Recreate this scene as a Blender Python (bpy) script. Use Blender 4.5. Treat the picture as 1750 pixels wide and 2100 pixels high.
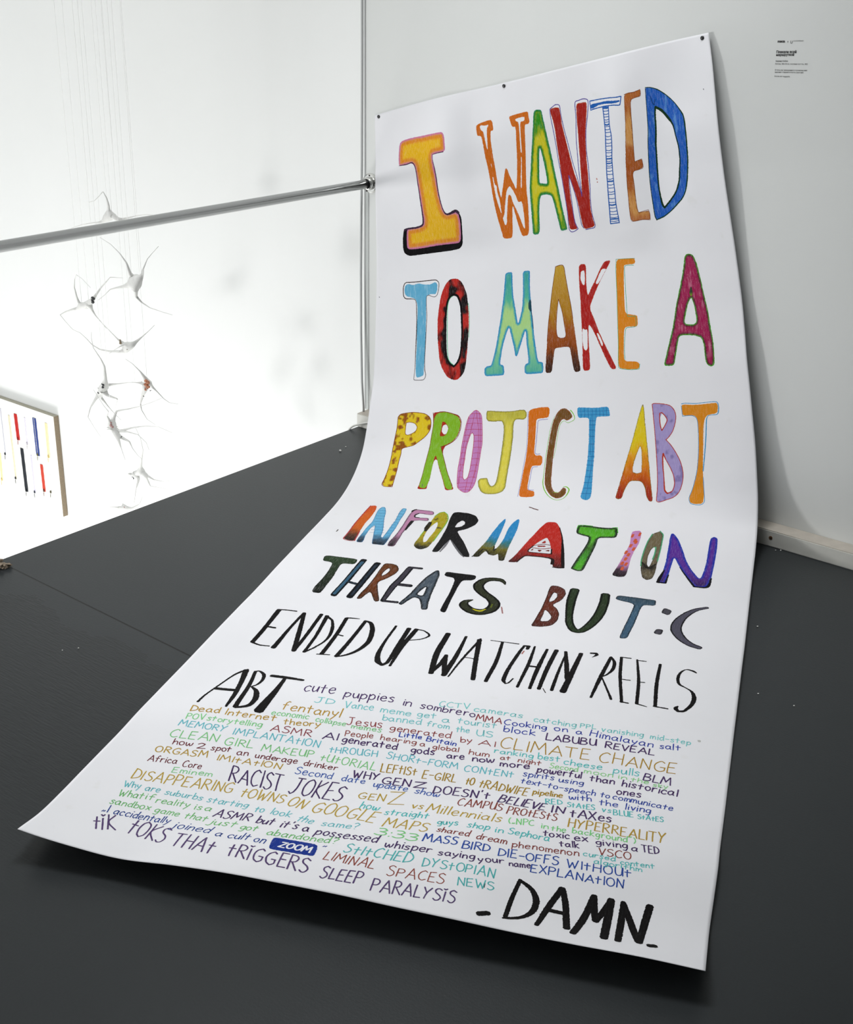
import bpy, bmesh, math, random
import numpy as np
from mathutils import Vector, Matrix
from mathutils.geometry import delaunay_2d_cdt

for o in list(bpy.data.objects): bpy.data.objects.remove(o)
S=bpy.context.scene
COL=S.collection

# ---------------------------------------------------------------- camera
cd=bpy.data.cameras.new('camera'); cam=bpy.data.objects.new('camera',cd); COL.objects.link(cam)
cd.sensor_fit='VERTICAL'; cd.sensor_height=36.0; cd.sensor_width=30.0
cd.lens=2673.38/2100*36.0
cd.clip_start=.05; cd.clip_end=100
RIGHT=Vector((0.7809538455622034,0.6243482089240294,0.017332198791922146))
UP=Vector((-0.2559466494445575,0.2945865122831416,0.9207117352455977))
FWD=Vector((-0.5697388908436136,0.7234694885025982,-0.38985830177909253))
m=Matrix((RIGHT,UP,-FWD)).transposed().to_4x4(); m.translation=(0,0,1.6); cam.matrix_world=m
S.camera=cam

# ---------------------------------------------------------------- light
S.view_settings.view_transform='Standard'; S.view_settings.look='None'
S.view_settings.gamma=1; S.view_settings.use_curve_mapping=False
S.view_settings.exposure=0.0
w=bpy.data.worlds.new('daylight'); S.world=w; w.use_nodes=True
bg=w.node_tree.nodes['Background']; bg.inputs[0].default_value=(.86,.93,1,1); bg.inputs[1].default_value=1.0
def area(name,loc,aim,sx,sy,power,col=(1,1,1),spread=180):
    l=bpy.data.lights.new(name,'AREA'); l.shape='RECTANGLE'; l.size=sx; l.size_y=sy; l.energy=power; l.color=col
    l.spread=math.radians(spread)
    o=bpy.data.objects.new(name,l); COL.objects.link(o); o.location=loc
    o.rotation_euler=(Vector(aim)-Vector(loc)).to_track_quat('-Z','Y').to_euler(); return o
bg.inputs[1].default_value=.1
# daylight entering by the big windows of the stairwell
area('window_daylight_left',(-8.5,-.1,.6),(-2.5,2.0,.3),5.2,4.6,16,(.93,.97,1))
area('window_daylight_front',(-5.95,-3.3,.5),(-3.6,3.5,.2),3.8,4.0,84,(.95,.98,1))
# flood lamps of the show: one low in the stairwell, one washing its wall from below, and a panel on the ceiling
area('stairwell_work_lamp',(-5.2,-1.0,.28),(-3.2,3.5,.85),.55,.55,66,(1,.995,.985))
area('lower_level_flood',(-5.1,2.3,-2.6),(-4.6,3.53,-1.0),2.2,.6,85,(1,.995,.985))
area('ceiling_panel',(-2.25,2.35,3.2),(-1.9,2.1,0),1.2,.8,24,(.97,.985,1),105)


# ---------------------------------------------------------------- materials
def lin(h):
    c=[int(h[i:i+2],16)/255 for i in (0,2,4)]
    return tuple(x/12.92 if x<=.04045 else ((x+.055)/1.055)**2.4 for x in c)
class NT:
    def __init__(s,name):
        s.m=bpy.data.materials.new(name); s.m.use_nodes=True; s.t=s.m.node_tree; s.b=s.t.nodes['Principled BSDF']
    def n(s,typ,**kw):
        x=s.t.nodes.new(typ)
        for k,v in kw.items():
            if k.startswith('i_'):
                key=k[2:]; x.inputs[int(key) if key.isdigit() else key].default_value=v
            else: setattr(x,k,v)
        return x
    def l(s,a,b): s.t.links.new(a,b)
    def math(s,op,a,b=None,c=None,clamp=False):
        x=s.n('ShaderNodeMath',operation=op); x.use_clamp=clamp
        for i,v in enumerate((a,b,c)):
            if v is None: continue
            if hasattr(v,'is_linked') or hasattr(v,'links'): s.l(v,x.inputs[i])
            else: x.inputs[i].default_value=v
        return x.outputs[0]
    def mix(s,f,a,b,blend='MIX'):
        x=s.n('ShaderNodeMix',data_type='RGBA',blend_type=blend)
        for i,v in ((0,f),(6,a),(7,b)):
            if hasattr(v,'links'): s.l(v,x.inputs[i])
            else: x.inputs[i].default_value=v if i==0 else (*v,1) if len(v)==3 else v
        return x.outputs[2]
    def noise(s,vec,scale,detail=3,rough=.55):
        x=s.n('ShaderNodeTexNoise'); x.inputs['Scale'].default_value=scale; x.inputs['Detail'].default_value=detail; x.inputs['Roughness'].default_value=rough
        if vec is not None: s.l(vec,x.inputs['Vector'])
        return x.outputs[0]
    def scaled(s,vec,sc,rot=(0,0,0)):
        x=s.n('ShaderNodeMapping'); x.inputs['Scale'].default_value=sc; x.inputs['Rotation'].default_value=rot; s.l(vec,x.inputs['Vector']); return x.outputs[0]
    def bump(s,h,strength,dist):
        x=s.n('ShaderNodeBump'); x.inputs['Strength'].default_value=strength; x.inputs['Distance'].default_value=dist
        s.l(h,x.inputs['Height']); s.l(x.outputs[0],s.b.inputs['Normal'])
    def ramp(s,f,stops):
        x=s.n('ShaderNodeValToRGB'); e=x.color_ramp.elements
        while len(e)<len(stops): e.new(.5)
        for k,(p,c) in enumerate(stops): e[k].position=p; e[k].color=(c,c,c,1) if not hasattr(c,'__len__') else (*c,1)
        s.l(f,x.inputs[0]); return x.outputs[0]
    def pos(s): return s.n('ShaderNodeNewGeometry').outputs['Position']
def simple(name,c,rough=.5,metal=0,var=.05,scale=30,bump=0):
    t=NT(name); p=t.n('ShaderNodeTexCoord').outputs['Object']
    f=t.noise(p,scale); 
    a=tuple(x*(1-var) for x in c); b=tuple(min(1,x*(1+var)) for x in c)
    t.l(t.mix(f,a,b),t.b.inputs['Base Color']); t.b.inputs['Roughness'].default_value=rough; t.b.inputs['Metallic'].default_value=metal
    if bump: t.bump(f,bump,.002)
    return t.m
def wall_mat(name,c,mott=.03):
    t=NT(name); p=t.pos()
    f=t.noise(p,1.6,4); g=t.noise(p,260,2)
    a=tuple(x*(1-mott) for x in c); b=tuple(min(1,x*(1+mott)) for x in c)
    t.l(t.mix(f,a,b),t.b.inputs['Base Color']); t.b.inputs['Roughness'].default_value=.62
    h=t.math('ADD',t.math('MULTIPLY',f,.6),t.math('MULTIPLY',g,.12)); t.bump(h,.25,.004)
    return t.m
M_WALL=wall_mat('wall_paint',(.70,.715,.70)); M_VOID=wall_mat('stairwell_wall_paint',(.84,.85,.84))
M_CEIL=wall_mat('ceiling_paint',(.75,.75,.73)); M_SIDE=wall_mat('room_wall_paint',(.45,.45,.44))

def floor_mat():
    t=NT('dark_grey_floor_paint'); p=t.pos()
    sep=t.n('ShaderNodeSeparateXYZ'); t.l(p,sep.inputs[0]); x,y=sep.outputs[0],sep.outputs[1]
    broad=t.noise(p,1.3,4); fine=t.noise(p,190,3,.7)
    streak=t.noise(t.scaled(p,(26,190,1),(0,0,math.radians(-4))),1,3,.6)
    wob=t.noise(p,6,4,.6)
    # board joint across the floor, and the second coat brushed up to a ragged edge beside it
    yl=t.math('MULTIPLY_ADD',x,-.0206,1.8231)
    d=t.math('SUBTRACT',y,yl)
    joint=t.math('LESS_THAN',t.math('ABSOLUTE',d),.0026)
    left=t.math('LESS_THAN',x,-2.0); joint=t.math('MULTIPLY',joint,left)
    edge=t.math('MULTIPLY_ADD',t.math('SUBTRACT',wob,.5),.22,-.085)
    patch=t.math('LESS_THAN',d,edge)
    fade=t.n('ShaderNodeMapRange'); fade.interpolation_type='SMOOTHSTEP'; t.l(y,fade.inputs[0]); fade.inputs[1].default_value=.95; fade.inputs[2].default_value=1.35
    fadx=t.n('ShaderNodeMapRange'); fadx.interpolation_type='SMOOTHSTEP'; t.l(x,fadx.inputs[0]); fadx.inputs[1].default_value=-1.5; fadx.inputs[2].default_value=-1.9
    patch=t.math('MULTIPLY',patch,t.math('MULTIPLY',fade.outputs[0],fadx.outputs[0]))
    base=t.mix(broad,(.026,.030,.0325),(.038,.0425,.0445))
    brushed=t.mix(streak,(.012,.0138,.015),(.034,.0375,.039))
    c=t.mix(t.math('MULTIPLY',patch,.75),base,brushed)
    c=t.mix(t.math('MULTIPLY',fine,.35),c,(.018,.019,.020))
    c=t.mix(joint,c,(.006,.006,.006))
    dust=t.ramp(t.noise(p,75,2,.5),[(0,0),(.80,0),(.83,1),(1,1)])
    c=t.mix(t.math('MULTIPLY',dust,.25),c,(.3,.3,.3))
    t.l(c,t.b.inputs['Base Color'])
    t.b.inputs['Specular IOR Level'].default_value=.16
    r=t.math('MULTIPLY_ADD',fine,.10,.27); t.l(r,t.b.inputs['Roughness'])
    h=t.math('ADD',t.math('MULTIPLY',streak,t.math('MULTIPLY_ADD',patch,.7,.12)),t.math('MULTIPLY',fine,.25))
    d2=t.math('ABSOLUTE',t.math('ADD',t.math('ADD',x,1.60),t.math('MULTIPLY',t.math('SUBTRACT',t.noise(p,9,2),.5),.012)))
    j2=t.math('MULTIPLY',t.math('LESS_THAN',d2,.0012),t.math('MULTIPLY',t.math('GREATER_THAN',y,.82),t.math('LESS_THAN',y,1.2)))
    h=t.math('SUBTRACT',h,t.math('MULTIPLY',t.math('MAXIMUM',joint,j2),2.0))
    t.bump(h,.42,.0022)
    return t.m
M_FLOOR=floor_mat()
def paper_mat():
    t=NT('white_drawing_paper'); uv=t.n('ShaderNodeUVMap').outputs[0]
    f=t.noise(uv,900,3,.7); g=t.noise(uv,5,4); st=t.noise(uv,14,3)
    c=t.mix(g,(.755,.755,.785),(.805,.805,.83))
    stain=t.ramp(st,[(0,0),(.66,0),(.74,1),(1,1)])
    c=t.mix(t.math('MULTIPLY',stain,.16),c,(.62,.62,.56))
    t.l(c,t.b.inputs['Base Color']); t.b.inputs['Roughness'].default_value=.58
    cr=t.noise(uv,9,2,.4)
    t.bump(t.math('ADD',t.math('MULTIPLY',f,.05),t.math('MULTIPLY',cr,.9)),.28,.006)
    return t.m
M_PAPER=paper_mat()
def pastel_mat():
    # oil pastel on paper: pigment held per vertex (rgb) with how broken the coverage is (alpha)
    t=NT('oil_pastel'); a=t.n('ShaderNodeAttribute',attribute_name='Pigment'); uv=t.n('ShaderNodeUVMap').outputs[0]
    gr=t.noise(uv,620,2,.6); st=t.noise(t.scaled(uv,(330,46,1),(0,0,math.radians(6))),1,3,.65)
    k=t.math('MULTIPLY_ADD',st,.5,t.math('MULTIPLY',gr,.5))
    m1=t.ramp(k,[(0,0),(.52,0),(.62,1),(1,1)])
    f=t.math('MULTIPLY',m1,t.math('MULTIPLY',a.outputs['Alpha'],.42))
    c=t.mix(f,a.outputs['Color'],(.74,.74,.74))
    m2=t.ramp(k,[(0,1),(.38,1),(.48,0),(1,0)])
    c=t.mix(t.math('MULTIPLY',m2,t.math('MULTIPLY',a.outputs['Alpha'],.75)),c,(.62,.58,.54),'MULTIPLY')
    t.l(c,t.b.inputs['Base Color']); t.b.inputs['Roughness'].default_value=.6
    t.b.inputs['Specular IOR Level'].default_value=.05
    return t.m
M_PASTEL=pastel_mat()
M_BLACK=simple('black_nail_head',(.01,.01,.011),.35)
M_STEEL=simple('polished_steel',(.56,.57,.57),.16,1,.04,14)
M_CHROME=simple('chrome',(.80,.80,.78),.16,1,.02,10)
M_BASEB=simple('white_painted_timber',(.66,.655,.61),.5,0,.10,22,.3)
M_BARE=simple('worn_timber_top',(.52,.475,.415),.55,0,.16,34,.3)
M_RUST=simple('rusty_screw_hole',(.16,.07,.02),.7,0,.5,300)
M_HOLE=simple('dark_screw_hole',(.015,.010,.008),.8)
M_GREY=simple('grey_trim_paint',(.50,.51,.51),.5)
M_PALE=simple('pale_trim_and_shade',(.52,.545,.53),.5)
M_CABLE=simple('white_cable',(.70,.70,.66),.4)
M_FELT=simple('white_papier_mache',(.74,.74,.72),.8,0,.14,60,.3)
M_DARKF=simple('dark_papier_mache',(.05,.052,.055),.8,0,.4,200)
M_RUSTF=simple('rust_red_beads',(.50,.20,.11),.6,0,.5,400)
M_PINKF=simple('pinkish_patch',(.42,.25,.24),.7,0,.4,300)
def thread_mat():
    t=NT('white_nylon_thread'); n=t.noise(t.pos(),40); c=t.mix(n,(.95,.95,.94),(1,1,1))
    d=t.n('ShaderNodeBsdfDiffuse'); q=t.n('ShaderNodeBsdfTranslucent'); x=t.n('ShaderNodeMixShader'); x.inputs[0].default_value=.42
    t.l(c,d.inputs[0]); t.l(c,q.inputs[0]); t.l(d.outputs[0],x.inputs[1]); t.l(q.outputs[0],x.inputs[2])
    t.l(x.outputs[0],t.t.nodes['Material Output'].inputs[0]); return t.m
M_THREAD=thread_mat()
M_CANVAS=simple('white_canvas',(.82,.82,.79),.8,0,.04,200,.2)
M_BURLAP=simple('brown_canvas_edge',(.26,.205,.14),.9,0,.35,260,.4)
M_INK=simple('black_vinyl',(.012,.012,.013),.5)
M_CHIP=simple('torn_hardboard',(.24,.19,.14),.9,0,.5,90,.5)
M_EDGE=simple('floor_edge_paint',(.45,.47,.50),.6)

# ---------------------------------------------------------------- helpers
def obj(name,bm,mat,parent=None,smooth=False):
    me=bpy.data.meshes.new(name); bm.normal_update(); bm.to_mesh(me); bm.free()
    for x in (mat if isinstance(mat,(list,tuple)) else [mat]): me.materials.append(x)
    if smooth:
        for p in me.polygons: p.use_smooth=True
    o=bpy.data.objects.new(name,me); COL.objects.link(o)
    if parent: o.parent=parent
    return o
def empty(name,loc=(0,0,0)):
    o=bpy.data.objects.new(name,None); COL.objects.link(o); o.location=loc; o.empty_display_size=.05; return o
def tag(o,label,cat,group=None):
    o['label']=label; o['category']=cat
    if group: o['group']=group
    return o
def struct(o): o['kind']='structure'; return o
def box(bm,a,b,bev=0):
    r=bmesh.ops.create_cube(bm,size=1); v=r['verts']
    for x in v: x.co=Vector([(a[i]+b[i])/2+x.co[i]*(b[i]-a[i]) for i in range(3)])
    if bev:
        e=list({e for x in v for e in x.link_edges}); bmesh.ops.bevel(bm,geom=e,offset=bev,segments=2,affect='EDGES')
    return bm
def Bx(a,b,bev=0): return box(bmesh.new(),a,b,bev)
def tube(bm,pts,rads,n=8,cap=True):
    pts=[Vector(p) for p in pts]; rads=list(rads) if hasattr(rads,'__len__') else [rads]*len(pts)
    rings=[]; up=None
    for i,p in enumerate(pts):
        d=(pts[min(i+1,len(pts)-1)]-pts[max(i-1,0)]).normalized()
        if up is None: up=d.orthogonal().normalized()
        up=(up-d*up.dot(d)).normalized(); s=d.cross(up)
        rings.append([bm.verts.new(p+(up*math.cos(2*math.pi*k/n)+s*math.sin(2*math.pi*k/n))*rads[i]) for k in range(n)])
    for a,b in zip(rings[:-1],rings[1:]):
        for k in range(n): bm.faces.new((a[k],a[(k+1)%n],b[(k+1)%n],b[k]))
    if cap: bm.faces.new(rings[0][::-1]); bm.faces.new(rings[-1])
    return bm
def cyl(bm,p0,p1,r,n=24,bev=0):
    p0=Vector(p0);p1=Vector(p1);d=(p1-p0).normalized()
    if bev: return tube(bm,[p0,p0+d*bev*.3,p0+d*bev,p1-d*bev,p1-d*bev*.3,p1],[r-bev,r-bev*.3,r,r,r-bev*.3,r-bev],n)
    return tube(bm,[p0,p1],[r,r],n)
def smooth3(P,step):
    P=[np.array(p,float) for p in P]
    if len(P)<3: Q=P
    else:
        E=[2*P[0]-P[1]]+P+[2*P[-1]-P[-2]]; Q=[]
        for i in range(1,len(E)-2):
            a,b,c,d=E[i-1:i+3]; n=max(1,int(np.linalg.norm(c-b)/step))
            for k in range(n):
                f=k/n; Q.append(.5*((2*b)+(c-a)*f+(2*a-5*b+4*c-d)*f*f+(3*b-a-3*c+d)*f**3))
        Q.append(P[-1])
    return Q

# ---------------------------------------------------------------- the room
XE=-3.039; YW=3.5003; XC=-3.0609; ZC=3.3; ZB=-2.9
struct(obj('floor',Bx((XE,-3.4,-.22),(2.8,YW,0)),M_FLOOR))
struct(obj('wall_back',Bx((XC,YW,-.22),(2.8,YW+.12,ZC)),M_WALL))
struct(obj('wall_stairwell',Bx((-8.6,YW+.03,ZB),(XC,YW+.12,ZC)),M_VOID))
struct(obj('wall_under_floor',Bx((XE,-3.4,ZB),(XE+.1,YW,-.22)),M_VOID))
struct(obj('floor_lower',Bx((-8.6,-3.4,ZB-.1),(XE+.1,YW+.12,ZB)),simple('lower_floor_screed',(.55,.55,.53),.6)))
struct(obj('ceiling',Bx((-8.6,-3.5,ZC),(2.8,YW+.12,ZC+.1)),M_CEIL))
struct(obj('wall_right',Bx((2.8,-3.5,-.22),(2.9,YW+.12,ZC)),M_SIDE))
struct(obj('wall_front',Bx((XE,-3.5,-.22),(2.8,-3.4,ZC)),M_SIDE))
b=bmesh.new()
for a,c in (((-8.7,-3.5,ZB),(-8.6,YW+.12,-1.9)),((-8.7,-3.5,2.9),(-8.6,YW+.12,ZC)),((-8.7,-3.5,-1.9),(-8.6,-2.8,2.9)),((-8.7,2.6,-1.9),(-8.6,YW+.12,2.9))): box(b,a,c)
struct(obj('wall_left',b,M_VOID))
b=bmesh.new()
for yy in (-2.8,-1.0,.8,2.6): box(b,(-8.66,yy-.04,-1.9),(-8.6,yy+.04,2.9))
for zz in (-1.9,.5,2.9): box(b,(-8.66,-2.8,zz-.04),(-8.6,2.6,zz+.04))
struct(obj('window_1',b,M_PALE))
b=bmesh.new()
for a,c in (((-8.6,-3.5,ZB),(XE,-3.4,-1.6)),((-8.6,-3.5,2.6),(XE,-3.4,ZC)),((-8.6,-3.5,-1.6),(-7.9,-3.4,2.6)),((-4.0,-3.5,-1.6),(XE,-3.4,2.6))): box(b,a,c)
struct(obj('wall_stairwell_front',b,M_VOID))
b=bmesh.new()
for xx in (-7.9,-5.95,-4.0): box(b,(xx-.04,-3.46,-1.6),(xx+.04,-3.4,2.6))
for zz in (-1.6,.5,2.6): box(b,(-7.9,-3.46,zz-.04),(-4.0,-3.4,zz+.04))
struct(obj('window_2',b,M_PALE))
# baseboard: a square timber with its bare worn top
bb=struct(obj('baseboard_back',Bx((-3.045,3.4375,.0),(2.8,YW-.0005,.0506),.0025),M_BASEB))
obj('worn_top',Bx((-3.043,3.4395,.0495),(2.8,YW-.0006,.0512)),M_BARE,bb)
b=bmesh.new(); cyl(b,(-1.3961,3.4367,.0282),(-1.3961,3.45,.0282),.0058,16); obj('screw_hole',b,M_RUST,bb)
b=bmesh.new(); cyl(b,(-1.3955,3.4364,.0275),(-1.3955,3.45,.0275),.0034,12); obj('screw_hole',b,M_HOLE,bb)
b=bmesh.new(); cyl(b,(-2.9885,3.4365,.0185),(-2.9885,3.45,.0185),.0042,12); obj('screw_hole',b,M_HOLE,bb)
# corner profile where the back wall ends, a greyer strip painting in the shaded wall band beside it and the slim rod in front
struct(obj('trim_1',Bx((XC+.001,YW-.003,.0506),(XC+.0075,YW+.02,ZC),.0008),M_GREY))
struct(obj('shade_strip',Bx((XC+.008,YW-.0022,.0506),(XC+.021,YW+.001,.85)),M_PALE))
b=bmesh.new(); tube(b,[(-3.0380,3.468,.0512),(-3.0500,3.473,.166),(-3.0600,3.48,.349),(-3.0662,3.487,.563),(-3.0685,3.493,.80),(-3.0680,3.495,.937),(-3.0655,3.495,1.32),(-3.064,3.495,ZC)],.0044,10)
struct(obj('trim_3',b,M_GREY,None,True))

# ---------------------------------------------------------------- handrail
rail=tag(empty('handrail',(-3.03,3.48,.8812)),'polished steel tube handrail along the open floor edge, fixed to the back wall','handrail')
def rel(o,root): o.parent=root; o.matrix_parent_inverse=Matrix.Translation(-root.location); return o
b=bmesh.new(); cyl(b,(-3.03,3.478,.8812),(-3.03,-3.3,.8812),.0158,40); rel(obj('rail_tube',b,M_STEEL,None,True),rail)
b=bmesh.new(); tube(b,[(-3.03,3.500,.8812),(-3.03,3.4985,.8812),(-3.03,3.494,.8812),(-3.03,3.492,.8812)],[.034,.0345,.033,.029],40)
fl=rel(obj('wall_flange',b,M_CHROME,None,False),rail)
b=bmesh.new(); tube(b,[(-3.03,3.493,.8812),(-3.03,3.480,.8812),(-3.03,3.476,.8812),(-3.03,3.476,.8812)],[.0225,.0215,.0185,.012],36); rel(obj('collar',b,M_CHROME,None,True),rail)
b=bmesh.new(); tube(b,[(-3.03,3.4775,.8812),(-3.03,3.4745,.8812)],[.0172,.0172],36); rel(obj('rubber_ring',b,M_BLACK,None,True),rail)
for dx,dz in ((-.012,-.0265),(.0,.027),(.026,.004),(-.028,.004)):
    b=bmesh.new(); cyl(b,(-3.03+dx,3.4955,.8812+dz),(-3.03+dx,3.4910,.8812+dz),.0028,10); rel(obj('screw',b,M_HOLE,None,True),rail)

# ---------------------------------------------------------------- white cable by the baseboard end
b=bmesh.new(); tube(b,smooth3([(-3.046,3.37,-.09),(-3.046,3.385,-.02),(-3.038,3.40,.008),(-3.010,3.412,.022),(-2.975,3.425,.0335),(-2.93,3.43,.040),(-2.86,3.431,.030),(-2.78,3.432,.006)],.01),.0036,10)
tag(obj('power_cable',b,M_CABLE,None,True),'white cable bent over the floor edge beside the baseboard end','cable')

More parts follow.
